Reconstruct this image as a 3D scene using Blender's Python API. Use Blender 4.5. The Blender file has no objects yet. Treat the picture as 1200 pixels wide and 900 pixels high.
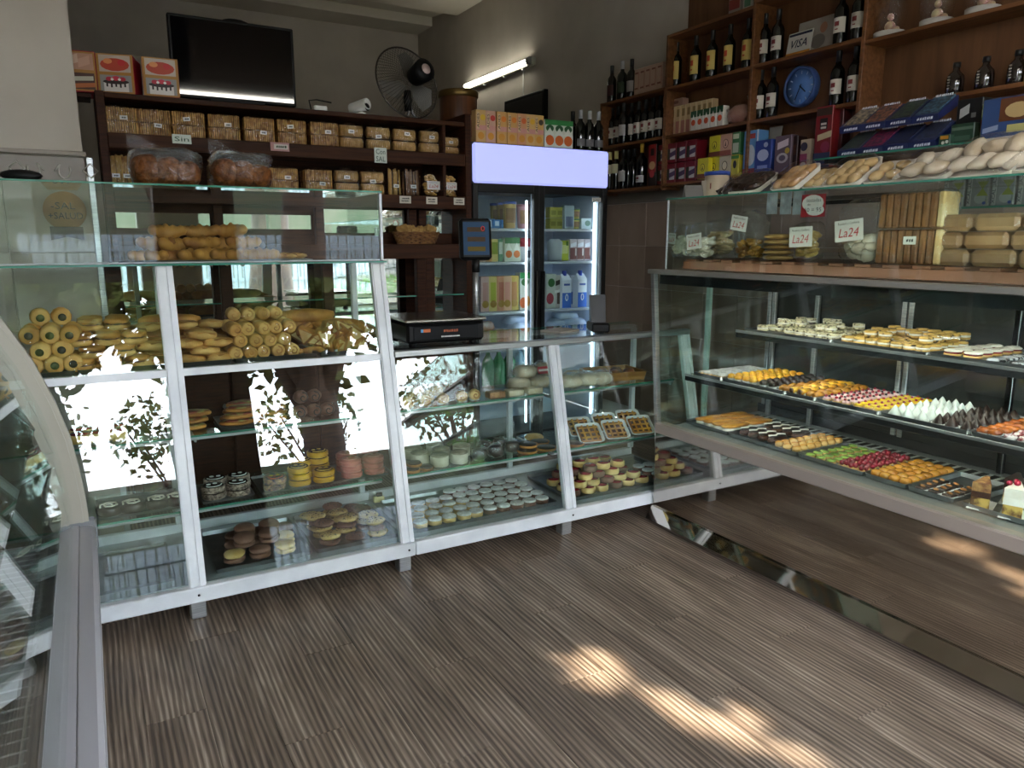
import bpy, bmesh, math, random
from mathutils import Matrix, Vector, noise
random.seed(7)
R = math.radians
SC = bpy.context.scene
COL = SC.collection

# ------------------------------------------------------------------ camera
FPX, YAW, PITCH, EYE = 873.0, R(29.5), R(10.9), 1.5
cam = bpy.data.cameras.new('camera'); cam.sensor_width = 36; cam.sensor_fit = 'HORIZONTAL'
cam.lens = 36 * FPX / 1200; cam.clip_start = 0.02; cam.clip_end = 200
co = bpy.data.objects.new('camera', cam); COL.objects.link(co)
co.location = (0, 0, EYE); co.rotation_euler = (math.pi / 2 - PITCH, 0, -YAW)
SC.camera = co
# ------------------------------------------------------------------ sky
SKY = 10.0
w = bpy.data.worlds.new('sky'); SC.world = w; w.use_nodes = True
nt = w.node_tree; bg = nt.nodes['Background']; bg.inputs['Strength'].default_value = SKY
tc = nt.nodes.new('ShaderNodeTexCoord'); sx = nt.nodes.new('ShaderNodeSeparateXYZ'); cr = nt.nodes.new('ShaderNodeValToRGB')
nt.links.new(tc.outputs['Generated'], sx.inputs[0]); nt.links.new(sx.outputs['Z'], cr.inputs[0]); nt.links.new(cr.outputs[0], bg.inputs[0])
cr.color_ramp.elements[0].position = 0.0; cr.color_ramp.elements[0].color = (.95, .97, 1, 1)
cr.color_ramp.elements[1].position = 0.9; cr.color_ramp.elements[1].color = (.55, .72, 1, 1)
# ------------------------------------------------------------------ sun
SUNDIR = Vector((0.30, -1.0, 0.98)).normalized()      # towards the sun
sl = bpy.data.lights.new('sun', 'SUN'); sl.energy = 9; sl.angle = R(.6); sl.color = (1, .87, .68)
so = bpy.data.objects.new('sun', sl); COL.objects.link(so); so.rotation_euler = SUNDIR.to_track_quat('Z', 'Y').to_euler(); so.location = (3, -9, 9)
# ------------------------------------------------------------------ exposure
SC.view_settings.view_transform = 'Standard'; SC.view_settings.look = 'None'
SC.view_settings.exposure = 1.4; SC.view_settings.gamma = 1; SC.view_settings.use_curve_mapping = False
SC.cycles.use_denoising = True
SC.cycles.max_bounces = 10; SC.cycles.diffuse_bounces = 5; SC.cycles.glossy_bounces = 6
SC.cycles.transparent_max_bounces = 40; SC.cycles.sample_clamp_indirect = 6

# ------------------------------------------------------------------ pixel -> place helpers (1200x900 frame)
_f = Vector((math.sin(YAW) * math.cos(PITCH), math.cos(YAW) * math.cos(PITCH), -math.sin(PITCH)))
_r = Vector((math.cos(YAW), -math.sin(YAW), 0)); _u = _r.cross(_f)
def ray(u, v): return _f + _r * ((u - 600) / FPX) - _u * ((v - 450) / FPX)
EYEV = Vector((0, 0, EYE))
def AZ(u, v, z): d = ray(u, v); return EYEV + d * ((z - EYE) / d.z)
def AY(u, v, y): d = ray(u, v); return EYEV + d * (y / d.y)
def AX(u, v, x): d = ray(u, v); return EYEV + d * (x / d.x)

# ------------------------------------------------------------------ materials
def lin(h):
    if not isinstance(h, str): return tuple(h) + (1,)
    h = h.lstrip('#'); c = [int(h[i:i + 2], 16) / 255 for i in (0, 2, 4)]
    return tuple(((x + .055) / 1.055) ** 2.4 if x > .04 else x / 12.92 for x in c) + (1,)
MATS = {}
def N(nt, t, **kw):
    n = nt.nodes.new(t)
    for k, v in kw.items(): setattr(n, k, v)
    return n
def M(name, col, rough=.5, metal=0, col2=None, scale=25, bump=0, spec=.5, emit=0, stretch=None, rnd=0, detail=4, lo=.35, hi=.65, coat=0):
    if name in MATS: return MATS[name]
    m = bpy.data.materials.new(name); m.use_nodes = True; nt = m.node_tree; b = nt.nodes['Principled BSDF']
    b.inputs['Base Color'].default_value = lin(col); b.inputs['Roughness'].default_value = rough; b.inputs['Metallic'].default_value = metal
    b.inputs['Specular IOR Level'].default_value = spec; b.inputs['Coat Weight'].default_value = coat
    if emit: b.inputs['Emission Color'].default_value = lin(col); b.inputs['Emission Strength'].default_value = emit
    if col2 or bump:
        t = N(nt, 'ShaderNodeTexCoord'); oi = N(nt, 'ShaderNodeObjectInfo'); mp = N(nt, 'ShaderNodeMapping'); no = N(nt, 'ShaderNodeTexNoise')
        nt.links.new(t.outputs['Object'], mp.inputs['Vector'])
        cmb = N(nt, 'ShaderNodeVectorMath', operation='SCALE'); cmb.inputs[0].default_value = (9, 7, 5)
        nt.links.new(oi.outputs['Random'], cmb.inputs['Scale']); nt.links.new(cmb.outputs[0], mp.inputs['Location'])
        if stretch: mp.inputs['Scale'].default_value = stretch
        nt.links.new(mp.outputs[0], no.inputs['Vector']); no.inputs['Scale'].default_value = scale; no.inputs['Detail'].default_value = detail
        if col2:
            ra = N(nt, 'ShaderNodeValToRGB'); ra.color_ramp.elements[0].color = lin(col); ra.color_ramp.elements[1].color = lin(col2)
            ra.color_ramp.elements[0].position = lo; ra.color_ramp.elements[1].position = hi
            nt.links.new(no.outputs['Fac'], ra.inputs[0]); out = ra.outputs[0]
            if rnd:
                hs = N(nt, 'ShaderNodeHueSaturation'); mr = N(nt, 'ShaderNodeMapRange'); mr.inputs['To Min'].default_value = 1 - rnd; mr.inputs['To Max'].default_value = 1 + rnd
                nt.links.new(oi.outputs['Random'], mr.inputs[0]); nt.links.new(mr.outputs[0], hs.inputs['Value']); nt.links.new(out, hs.inputs['Color']); out = hs.outputs[0]
            nt.links.new(out, b.inputs['Base Color'])
        if bump:
            bp = N(nt, 'ShaderNodeBump'); bp.inputs['Strength'].default_value = bump; bp.inputs['Distance'].default_value = .01
            nt.links.new(no.outputs['Fac'], bp.inputs['Height']); nt.links.new(bp.outputs[0], b.inputs['Normal'])
    MATS[name] = m; return m
def clear(name, tint='#ffffff', ior=1.5, rough=0.0, streak=0.0, boost=1.0):
    """thin clear pane or film: straight-through transmission plus a Fresnel reflection"""
    if name in MATS: return MATS[name]
    m = bpy.data.materials.new(name); m.use_nodes = True; nt = m.node_tree; nt.nodes.remove(nt.nodes['Principled BSDF'])
    out = nt.nodes['Material Output']; tr = N(nt, 'ShaderNodeBsdfTransparent'); gl = N(nt, 'ShaderNodeBsdfGlossy'); mx = N(nt, 'ShaderNodeMixShader')
    tr.inputs[0].default_value = lin(tint); gl.inputs['Roughness'].default_value = rough; gl.inputs[0].default_value = (1, 1, 1, 1)
    fr = N(nt, 'ShaderNodeFresnel'); ge = N(nt, 'ShaderNodeNewGeometry'); mr = N(nt, 'ShaderNodeMapRange')
    mr.inputs['To Min'].default_value = ior; mr.inputs['To Max'].default_value = 1 / ior
    nt.links.new(ge.outputs['Backfacing'], mr.inputs[0]); nt.links.new(mr.outputs[0], fr.inputs['IOR'])
    fac = fr.outputs[0]
    if boost != 1.0:
        mu = N(nt, 'ShaderNodeMath', operation='MULTIPLY'); mu.use_clamp = True; mu.inputs[1].default_value = boost; nt.links.new(fac, mu.inputs[0]); fac = mu.outputs[0]
    if streak:
        t = N(nt, 'ShaderNodeTexCoord'); no = N(nt, 'ShaderNodeTexNoise'); no.inputs['Scale'].default_value = 26; no.inputs['Detail'].default_value = 3
        nt.links.new(t.outputs['Object'], no.inputs['Vector'])
        bp = N(nt, 'ShaderNodeBump'); bp.inputs['Strength'].default_value = streak; bp.inputs['Distance'].default_value = .02
        nt.links.new(no.outputs['Fac'], bp.inputs['Height']); nt.links.new(bp.outputs[0], gl.inputs['Normal']); nt.links.new(bp.outputs[0], fr.inputs['Normal'])
    nt.links.new(fac, mx.inputs[0]); nt.links.new(tr.outputs[0], mx.inputs[1]); nt.links.new(gl.outputs[0], mx.inputs[2]); nt.links.new(mx.outputs[0], out.inputs[0])
    MATS[name] = m; return m
def floor_wood():
    m = bpy.data.materials.new('floor_wood'); m.use_nodes = True; nt = m.node_tree; b = nt.nodes['Principled BSDF']
    t = N(nt, 'ShaderNodeTexCoord'); oi = N(nt, 'ShaderNodeObjectInfo'); sc = N(nt, 'ShaderNodeVectorMath', operation='SCALE'); sc.inputs[0].default_value = (13, 31, 0)
    nt.links.new(oi.outputs['Random'], sc.inputs['Scale'])
    mp = N(nt, 'ShaderNodeMapping'); mp.inputs['Scale'].default_value = (75, 3.2, 1)
    nt.links.new(t.outputs['Object'], mp.inputs['Vector']); nt.links.new(sc.outputs[0], mp.inputs['Location'])
    n1 = N(nt, 'ShaderNodeTexNoise'); n1.inputs['Scale'].default_value = 1.6; n1.inputs['Detail'].default_value = 6; n1.inputs['Distortion'].default_value = .6
    mp2 = N(nt, 'ShaderNodeMapping'); mp2.inputs['Scale'].default_value = (7, .9, 1); nt.links.new(t.outputs['Object'], mp2.inputs['Vector']); nt.links.new(sc.outputs[0], mp2.inputs['Location'])
    n2 = N(nt, 'ShaderNodeTexNoise'); n2.inputs['Scale'].default_value = 1.5; n2.inputs['Detail'].default_value = 3
    nt.links.new(mp.outputs[0], n1.inputs['Vector']); nt.links.new(mp2.outputs[0], n2.inputs['Vector'])
    wv = N(nt, 'ShaderNodeTexWave', bands_direction='X'); wv.inputs['Scale'].default_value = 3.2; wv.inputs['Distortion'].default_value = 5; wv.inputs['Detail'].default_value = 2; wv.inputs['Detail Scale'].default_value = .7
    mp3 = N(nt, 'ShaderNodeMapping'); mp3.inputs['Scale'].default_value = (5, .55, 1); nt.links.new(t.outputs['Object'], mp3.inputs['Vector']); nt.links.new(sc.outputs[0], mp3.inputs['Location']); nt.links.new(mp3.outputs[0], wv.inputs['Vector'])
    ad = N(nt, 'ShaderNodeMath', operation='MULTIPLY_ADD'); ad.inputs[1].default_value = .40; nt.links.new(n1.outputs['Fac'], ad.inputs[0])
    a2 = N(nt, 'ShaderNodeMath', operation='MULTIPLY'); a2.inputs[1].default_value = .22; nt.links.new(wv.outputs['Fac'], a2.inputs[0])
    a3 = N(nt, 'ShaderNodeMath', operation='MULTIPLY_ADD'); a3.inputs[1].default_value = .42; nt.links.new(n2.outputs['Fac'], a3.inputs[0]); nt.links.new(a2.outputs[0], a3.inputs[2]); nt.links.new(a3.outputs[0], ad.inputs[2])
    ra = N(nt, 'ShaderNodeValToRGB'); e = ra.color_ramp.elements
    e[0].position = .38; e[0].color = lin('#4c4036'); e[1].position = .72; e[1].color = lin('#b5a594')
    x = e.new(.52); x.color = lin('#78685a'); x = e.new(.62); x.color = lin('#8f7e6f')
    nt.links.new(ad.outputs[0], ra.inputs[0])
    hs = N(nt, 'ShaderNodeHueSaturation'); mr = N(nt, 'ShaderNodeMapRange'); mr.inputs['To Min'].default_value = .9; mr.inputs['To Max'].default_value = 1.1
    nt.links.new(oi.outputs['Random'], mr.inputs[0]); nt.links.new(mr.outputs[0], hs.inputs['Value']); nt.links.new(ra.outputs[0], hs.inputs['Color']); nt.links.new(hs.outputs[0], b.inputs['Base Color'])
    b.inputs['Roughness'].default_value = .42; b.inputs['Specular IOR Level'].default_value = .45
    bp = N(nt, 'ShaderNodeBump'); bp.inputs['Strength'].default_value = .25; bp.inputs['Distance'].default_value = .004
    nt.links.new(ad.outputs[0], bp.inputs['Height']); nt.links.new(bp.outputs[0], b.inputs['Normal'])
    MATS['floor_wood'] = m; return m
FLOORW = floor_wood()
GLASS = clear('clear_glass', '#f5fbf9')
GLASSE = M('glass_edge', '#3f7f6c', .1, spec=.6)
FILM = clear('plastic_film', '#fdfdfd', 1.5, .07, 1.0, 1.1)
WRAP = clear('cling_wrap', '#ffffff', 1.45, .08, .35)
ALU = M('white_aluminium', '#d9dde0', .32, 0, '#c4c9ce', 6, spec=.6)
ALUM = M('brushed_aluminium', '#b9bcbd', .33, .85, '#9da1a3', 9, stretch=(1, 1, 30))
SILV = M('silver_profile', '#a8a6ab', .32, .25)
BEIGEAL = M('champagne_profile', '#9c978b', .4, .15)
STEEL = M('polished_steel', '#c9c2ba', .045, 1, '#bdb6ae', 1.5)
TRAYM = M('tray_metal', '#8b9093', .34, .9, '#767b7f', 14)
DARKM = M('dark_profile', '#1d2022', .35, .3)
BLACKP = M('black_plastic', '#09090a', .5, spec=.25)
WHITEP = M('white_plastic', '#d8d8d4', .4)
GREYP = M('grey_plastic', '#6f7276', .45)
BROWN = M('dark_walnut', '#41210f', .6, 0, '#2b140a', 3, stretch=(3, 3, 30), bump=.05, spec=.2)
BROWN2 = M('dark_walnut_board', '#43230f', .6, 0, '#2e160a', 3, stretch=(1, 20, 20), bump=.05, spec=.2)
OAK = M('stained_pine', '#7a4e2c', .5, 0, '#5c3719', 3, stretch=(14, 1, 14), bump=.05)
OAKV = M('stained_ply', '#6e4a2d', .55, 0, '#54341c', 2.2, stretch=(6, 6, .8))
MIRROR = M('mirror', '#d6dbd8', .02, 1)
DGLASS = M('smoked_glass', '#4a4d4b', .06, .65)
WALLP = M('wall_paint', '#c3bbb0', .8, 0, '#b6aea3', 2.5, bump=.03)
CEILP = M('ceiling_paint', '#c9c3b6', .8, 0, '#beb7a9', 2)
TILE = M('marble_tile', '#9d938a', .22, 0, '#bfb5aa', 2.6, rnd=.05, detail=7, spec=.5)
TILEB = M('brown_marble_tile', '#7f6c5f', .3, 0, '#9a8778', 2.2, rnd=.05, detail=7, stretch=(1, 1, .35))
GROUT = M('grout', '#b9b1a4', .8)
def col(c, rough=.5, **k): return M('paint_' + c.lstrip('#'), c, rough, **k)

# ------------------------------------------------------------------ mesh builder
class MB:
    def __init__(s): s.v = []; s.f = []; s.m = []; s.s = []; s.T = Matrix()
    def at(s, x=0, y=0, z=0, rz=0, rx=0, ry=0, sc=1):
        s.T = Matrix.Translation((x, y, z)) @ Matrix.Rotation(rz, 4, 'Z') @ Matrix.Rotation(ry, 4, 'Y') @ Matrix.Rotation(rx, 4, 'X') @ Matrix.Scale(sc, 4); return s
    def add(s, vs, fs, m=0, smooth=False):
        o = len(s.v); s.v += [tuple(s.T @ Vector(p)) for p in vs]
        for q in fs: s.f.append(tuple(o + i for i in q)); s.m.append(m); s.s.append(smooth)
        return s
    def box(s, x0, x1, y0, y1, z0, z1, m=0):
        return s.add([(x0, y0, z0), (x1, y0, z0), (x1, y1, z0), (x0, y1, z0), (x0, y0, z1), (x1, y0, z1), (x1, y1, z1), (x0, y1, z1)],
                     [(3, 2, 1, 0), (4, 5, 6, 7), (0, 1, 5, 4), (1, 2, 6, 5), (2, 3, 7, 6), (3, 0, 4, 7)], m)
    def bbox(s, x0, x1, y0, y1, z0, z1, b=.004, m=0):
        """box with chamfered edges"""
        vs = []; fs = []
        xs, ys, zs = (x0, x1), (y0, y1), (z0, z1); sg = (1, -1); idx = {}
        for i in (0, 1):
            for j in (0, 1):
                for k in (0, 1):
                    for a in range(3):
                        p = [xs[i] + sg[i] * b, ys[j] + sg[j] * b, zs[k] + sg[k] * b]
                        p[a] = (xs, ys, zs)[a][(i, j, k)[a]]
                        idx[i, j, k, a] = len(vs); vs.append(tuple(p))
        I = lambda i, j, k, a: idx[i, j, k, a]
        for a in range(3):
            for t in (0, 1):
                q = []
                for (p, r) in ((0, 0), (1, 0), (1, 1), (0, 1)):
                    c = [0, 0, 0]; c[a] = t; c[(a + 1) % 3] = p; c[(a + 2) % 3] = r; q.append(I(*c, a))
                fs.append(tuple(q if t else q[::-1]))
        for a in range(3):
            b1, b2 = (a + 1) % 3, (a + 2) % 3
            for p in (0, 1):
                for r in (0, 1):
                    c0 = [0, 0, 0]; c0[b1] = p; c0[b2] = r; c1 = list(c0); c1[a] = 1
                    q = [I(*c0, b1), I(*c1, b1), I(*c1, b2), I(*c0, b2)]
                    fs.append(tuple(q if (p == r) == False else q[::-1]))
        for i in (0, 1):
            for j in (0, 1):
                for k in (0, 1):
                    q = [I(i, j, k, 0), I(i, j, k, 1), I(i, j, k, 2)]; fs.append(tuple(q if (i + j + k) % 2 else q[::-1]))
        return s.add(vs, fs, m)
    def lathe(s, prof, n=16, m=0, smooth=True, cap=True, a0=0, a1=2 * math.pi):
        full = abs(a1 - a0 - 2 * math.pi) < 1e-6; k = n if full else n + 1
        vs = []; fs = []
        for r, z in prof:
            for i in range(k):
                a = a0 + (a1 - a0) * i / n; vs.append((r * math.cos(a), r * math.sin(a), z))
        for j in range(len(prof) - 1):
            for i in range(n):
                i2 = (i + 1) % k; fs.append((j * k + i, j * k + i2, (j + 1) * k + i2, (j + 1) * k + i))
        if cap and full:
            if prof[0][0] > 1e-5: fs.append(tuple(range(k))[::-1])
            if prof[-1][0] > 1e-5: fs.append(tuple((len(prof) - 1) * k + i for i in range(k)))
        return s.add(vs, fs, m, smooth)
    def tube(s, pts, r, n=8, m=0):
        P = [Vector(p) for p in pts]; vs = []; fs = []
        for i, p in enumerate(P):
            d = (P[min(i + 1, len(P) - 1)] - P[max(i - 1, 0)]).normalized(); a = d.orthogonal().normalized() if i == 0 else (a - d * a.dot(d)).normalized()
            b = d.cross(a); rr = r[i] if isinstance(r, (list, tuple)) else r
            vs += [tuple(p + (a * math.cos(2 * math.pi * k / n) + b * math.sin(2 * math.pi * k / n)) * rr) for k in range(n)]
        for i in range(len(P) - 1):
            for k in range(n): fs.append((i * n + k, i * n + (k + 1) % n, (i + 1) * n + (k + 1) % n, (i + 1) * n + k))
        fs.append(tuple(range(n))[::-1]); fs.append(tuple((len(P) - 1) * n + k for k in range(n)))
        return s.add(vs, fs, m, True)
    def blob(s, rx, ry, rz, c=(0, 0, 0), nu=10, nv=6, m=0, e=1.0, jit=0, seed=0):
        """(super)ellipsoid, e<1 squarer, jit = lumpiness"""
        vs = []; fs = []; sp = lambda t: math.copysign(abs(t) ** e, t)
        for j in range(nv + 1):
            ph = -math.pi / 2 + math.pi * j / nv
            for i in range(nu):
                th = 2 * math.pi * i / nu
                p = Vector((sp(math.cos(ph)) * sp(math.cos(th)) * rx, sp(math.cos(ph)) * sp(math.sin(th)) * ry, sp(math.sin(ph)) * rz))
                if jit and 0 < j < nv: p *= 1 + jit * noise.noise(p * (2.2 / max(rx, ry, rz)) + Vector((seed * 3.1, seed, 0)))
                vs.append((p.x + c[0], p.y + c[1], p.z + c[2]))
        for j in range(nv):
            for i in range(nu): fs.append((j * nu + i, j * nu + (i + 1) % nu, (j + 1) * nu + (i + 1) % nu, (j + 1) * nu + i))
        return s.add(vs, fs, m, True)
    def prism(s, poly, y0, y1, m=0, smooth=False):
        """polygon in x,z (counter-clockwise seen from -y) extruded along y"""
        n = len(poly); vs = [(x, y0, z) for x, z in poly] + [(x, y1, z) for x, z in poly]
        fs = [(i, (i + 1) % n, n + (i + 1) % n, n + i) for i in range(n)]
        s.add(vs, fs, m, smooth); return s.add(vs, [tuple(range(n))[::-1][::-1], tuple(range(2 * n - 1, n - 1, -1))], m)
    def slab(s, poly, z0, z1, m=0):
        n = len(poly); vs = [(x, y, z0) for x, y in poly] + [(x, y, z1) for x, y in poly]
        return s.add(vs, [tuple(range(n))[::-1], tuple(range(n, 2 * n))] + [(i, (i + 1) % n, n + (i + 1) % n, n + i) for i in range(n)], m)
    def hexa(s, a, b, m=0):
        """skewed bar between two quads a and b (4 points each)"""
        return s.add(list(a) + list(b), [(3, 2, 1, 0), (4, 5, 6, 7), (0, 1, 5, 4), (1, 2, 6, 5), (2, 3, 7, 6), (3, 0, 4, 7)], m)
    def mesh(s, name, *mats):
        me = bpy.data.meshes.new(name); me.from_pydata(s.v, [], s.f); me.validate(); 
        for m in mats: me.materials.append(m)
        if len(me.polygons) == len(s.f):
            me.polygons.foreach_set('material_index', s.m); me.polygons.foreach_set('use_smooth', s.s)
        bm = bmesh.new(); bm.from_mesh(me); bmesh.ops.recalc_face_normals(bm, faces=bm.faces); bm.to_mesh(me); bm.free()
        me.update(); return me
def rrect(w, d, r, n=4):
    p = []
    for cx, cy, a in ((w / 2 - r, d / 2 - r, 0), (-w / 2 + r, d / 2 - r, 90), (-w / 2 + r, -d / 2 + r, 180), (w / 2 - r, -d / 2 + r, 270)):
        p += [(cx + r * math.cos(R(a + 90 * i / n)), cy + r * math.sin(R(a + 90 * i / n))) for i in range(n + 1)]
    return p
TXT = {}
def text(s, h, mat, width=None, shear=0, bold=0.0):
    """flat lettering standing upright, facing -y, centred, h = letter height"""
    k = (s, h, mat.name, width, shear)
    if k in TXT: return TXT[k]
    c = bpy.data.curves.new('lettering', 'FONT'); c.body = s; c.size = 1; c.align_x = 'CENTER'; c.align_y = 'CENTER'; c.resolution_u = 2; c.shear = shear; c.offset = bold
    o = bpy.data.objects.new('lettering', c); COL.objects.link(o); dg = bpy.context.evaluated_depsgraph_get(); dg.update()
    me = bpy.data.meshes.new_from_object(o.evaluated_get(dg)); COL.objects.unlink(o); bpy.data.objects.remove(o)
    xs = [v.co.x for v in me.vertices]; zs = [v.co.y for v in me.vertices]
    sx = h / .7 if not width else width / max(1e-6, max(xs) - min(xs)); cx = (max(xs) + min(xs)) / 2; cz = (max(zs) + min(zs)) / 2
    for v in me.vertices: v.co = ((v.co.x - cx) * sx, 0, (v.co.y - cz) * h / .7)
    me.materials.clear(); me.materials.append(mat); me.name = 'lettering'; TXT[k] = me; return me

def strokes(w_, h_, mat, rows=1, seed=0, slant=0):
    """print too small to read in the photograph: short dashes of letter height"""
    rg = random.Random(seed); mb = MB(); rh = h_ / (rows * 1.5 - .5)
    for r_ in range(rows):
        x = -w_ / 2 + rg.uniform(0, w_ * .12); z = h_ / 2 - rh * (r_ * 1.5 + .5)
        while x < w_ / 2 - rh * .3:
            a = rh * rg.uniform(.35, .8); x1 = min(x + a, w_ / 2)
            mb.add([(x, 0, z - rh / 2), (x1, 0, z - rh * rg.uniform(.2, .5)), (x1, 0, z + rh / 2), (x, 0, z + rh * rg.uniform(.1, .5))], [(0, 1, 2, 3)]); x = x1 + rh * rg.uniform(.12, .3)
    return mb.mesh('small_print', mat)
# ------------------------------------------------------------------ scene tree
class S:
    """a thing or part: name, mesh (None = Empty), parts"""
    def __init__(s, name, mesh=None, *kids, loc=(0, 0, 0), rot=(0, 0, 0), label=None, kind=None):
        s.name, s.mesh, s.kids, s.loc, s.rot, s.label, s.kind = name, mesh, list(kids), loc, rot, label, kind
    def make(s, parent=None):
        o = bpy.data.objects.new(s.name, s.mesh); COL.objects.link(o); o.location = s.loc; o.rotation_euler = s.rot; o.parent = parent
        if s.mesh is None: o.empty_display_size = .05
        if s.label: o['label'] = s.label
        if s.kind: o['kind'] = s.kind
        for k in s.kids: k.make(o)
        return o
def put(spec, loc, label=None, cat=None, group=None, rz=0, rx=0, ry=0, sc=1, kind=None):
    o = spec.make(); o.location = loc; o.rotation_euler = (rx, ry, rz); o.scale = (sc, sc, sc)
    if label: o['label'] = label
    if cat: o['category'] = cat
    if group: o['group'] = group
    if kind: o['kind'] = kind
    return o
def built(name, label, cat, base, parts, group=None, kind=None):
    """a thing whose part meshes are made in room coordinates"""
    def shift(p, first):
        if first: p.loc = tuple(-b for b in base)
        for k in p.kids: shift(k, False)
    for p in parts: shift(p, True)
    return put(S(name, None, *parts), base, label, cat, group, kind=kind)
def structure(name, mesh, *kids):
    o = S(name, mesh, *kids).make(); o['kind'] = 'structure'; return o
def B(*a): return MB().box(*a)
def part(name, mb, mat, *kids, **k): return S(name, mb.mesh(name, *(mat if isinstance(mat, (list, tuple)) else (mat,))), *kids, **k)
J = lambda a: random.uniform(-a, a)

# ================================================================== the setting
XW, YB, ZC, YF, XL = 3.88, 9.24, 4.02, -0.6, -1.6
pm = MB().bbox(-.0892, .0892, -.624, .624, -.004, 0, .0008).mesh('plank', FLOORW)
planks = []
for i in range(16):
    off = (i * .47) % 1.25
    for k in range(5):
        planks.append(S('plank', pm, loc=(-.06 + .18 * i, -1.2 + off + 1.25 * k, 0)))
structure('floor', B(XL, XW, YF - .3, YB, -.1, -.004).mesh('floor', FLOORW), *planks)
structure('wall_back', B(XL, XW + .2, YB, YB + .15, 0, 4.4).mesh('wall_back', WALLP))
structure('wall_left', B(XL - .15, XL, YF, YB, 0, 4.4).mesh('wall_left', WALLP))
tiles = []
tz0 = AX(750, 238, XW).z
tmr = MB().bbox(-.008, 0, -.1655, .1655, -.1655, .1655, .002).mesh('tile', TILEB)
for i in range(12):
    for k in range(5):
        tiles.append(S('tile', tmr, loc=(XW, 5.2 - .333 * i, tz0 - .167 - .333 * k)))
structure('wall_right', B(XW, XW + .15, YF, YB, 0, 4.4).mesh('wall_right', WALLP), *tiles,
          part('tile_border', MB().bbox(XW - .012, XW, 1.0, 5.4, tz0 + .002, tz0 + .11, .003), col('#6d655d', .5)))
# protruding wall piece with marble tiles, decorated border and aluminium corner strip
YC = 4.0
tm = MB().bbox(-.1655, .1655, -.008, 0, -.1715, .1715, .002).mesh('tile', TILE)
tiles = [S('tile', tm, loc=(-.118 - .334 * i, YC, 1.274 + .345 * (1 - k))) for i in range(5) for k in range(5)]
orn = MB()
for i in range(5):
    cx = -.1 - .28 * i
    for sg in (-1, 1):
        pts = [(cx + sg * (.02 + .055 * t + .012 * math.sin(t * 9)), YC - .016, 1.80 + .03 * math.sin(t * 7.0) + .004) for t in [j / 12 for j in range(13)]]
        orn.tube(pts, .0035, 5)
    orn.tube([(cx + .13, YC - .016, 1.81), (cx + .16, YC - .016, 1.84), (cx + .13 + .06, YC - .016, 1.81), (cx + .16, YC - .016, 1.78), (cx + .13, YC - .016, 1.81)], .0035, 5)
    orn.lathe([(.012, 0), (.009, .004), (0, .005)], 8) if False else None
structure('wall_column', B(XL, .036, YC, YC + .25, 0, 4.4).mesh('wall_column', WALLP), *tiles,
          part('tile_border', MB().bbox(XL, .04, YC - .012, YC, 1.763, 1.868, .003), col('#8f867d', .4)),
          part('border_relief', orn, col('#c9c4bb', .4)),
          part('border_moulding', MB().bbox(XL, .05, YC - .025, YC, 1.872, 1.892, .004), col('#9a9086', .5)),
          part('corner_strip', MB().bbox(.046, .074, YC - .014, YC + .02, 0, 1.87, .003), ALUM))
# front wall with two tall openings to the street
fw = MB().box(XL, -.62, YF - .2, YF, 0, 4.4).box(.55, 1.2, YF - .2, YF, 0, 4.4).box(3.5, XW + .2, YF - .2, YF, 0, 4.4).box(-.62, 3.5, YF - .2, YF, 3.05, 4.4)
structure('wall_front', fw.mesh('wall_front', M('front_paint', '#6b5d50', .8)))
cm = MB().box(XL, XW, YF, 8.1, ZC - .05, ZC + .1).add([(XL, 8.1, ZC + .02), (XW, 8.1, ZC + .02), (XW, 8.8, ZC + .10), (XL, 8.8, ZC + .10), (XL, 8.1, ZC + .25), (XW, 8.1, ZC + .25), (XW, 8.8, ZC + .25), (XL, 8.8, ZC + .25)],
     [(0, 1, 2, 3), (4, 5, 6, 7), (0, 1, 5, 4), (2, 3, 7, 6)]).box(XL, XW, 8.8, YB, ZC, ZC + .2)
structure('ceiling', cm.mesh('ceiling', CEILP))

# ---- street outside the openings (seen in the glass and mirrors)
structure('ground', B(-30, 30, -40, YF - .3, -.12, -.06).mesh('ground', M('paving', '#6a6257', .9, 0, '#5a5248', 3)))
structure('facade', B(-30, 30, -22.3, -22, -.06, 4.5).mesh('facade', M('pale_render', '#4a4636', .9, 0, '#38402a', 1.2)))
def lawn():
    mb = MB(); rg = random.Random(3)
    for i in range(5000):
        x, y = rg.uniform(-6, 12), rg.uniform(-9.5, -6.2); a = rg.uniform(0, 3.14); h = rg.uniform(.05, .12); c, s_ = math.cos(a) * .03, math.sin(a) * .03
        mb.add([(x - c, y - s_, -.06), (x + c, y + s_, -.06), (x + c * .3, y + s_ * .3 + .02, h - .06)], [(0, 1, 2)])
    return mb
o = put(S('grass', lawn().mesh('grass', M('grass', '#6f9a2e', .8, 0, '#4e7a1e', 8))), (0, 0, 0), 'green grass strip beside the street tree', 'grass', kind='stuff')
bars = [S('bar', MB().lathe([(.012, 0), (.012, 1.25)], 6).mesh('bar', DARKM), loc=(.16 * i - 8, 0, 0)) for i in range(120)]
fr_ = B(-8.1, 11.2, -.02, .02, 1.05, 1.09).box(-8.1, 11.2, -.02, .02, .12, .16)
put(S('iron_fence', None, part('fence_rail', fr_, DARKM), *bars), (0, -10.2, -.06), 'dark iron railing fence across the street beyond the grass', 'fence')
put(S('white_fence', None, *[S('board', B(-.1, .1, -.015, .015, 0, 1.7).mesh('board', col('#7d8386', .7)), loc=(.24 * i, 0, 0)) for i in range(40)],
      part('fence_rail', B(-.1, 9.5, .015, .05, .4, .48).box(-.1, 9.5, .015, .05, 1.3, 1.38), col('#7d8386', .7))), (-1.2, -14, -.06), 'tall white board fence standing behind the street tree', 'fence')
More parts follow.
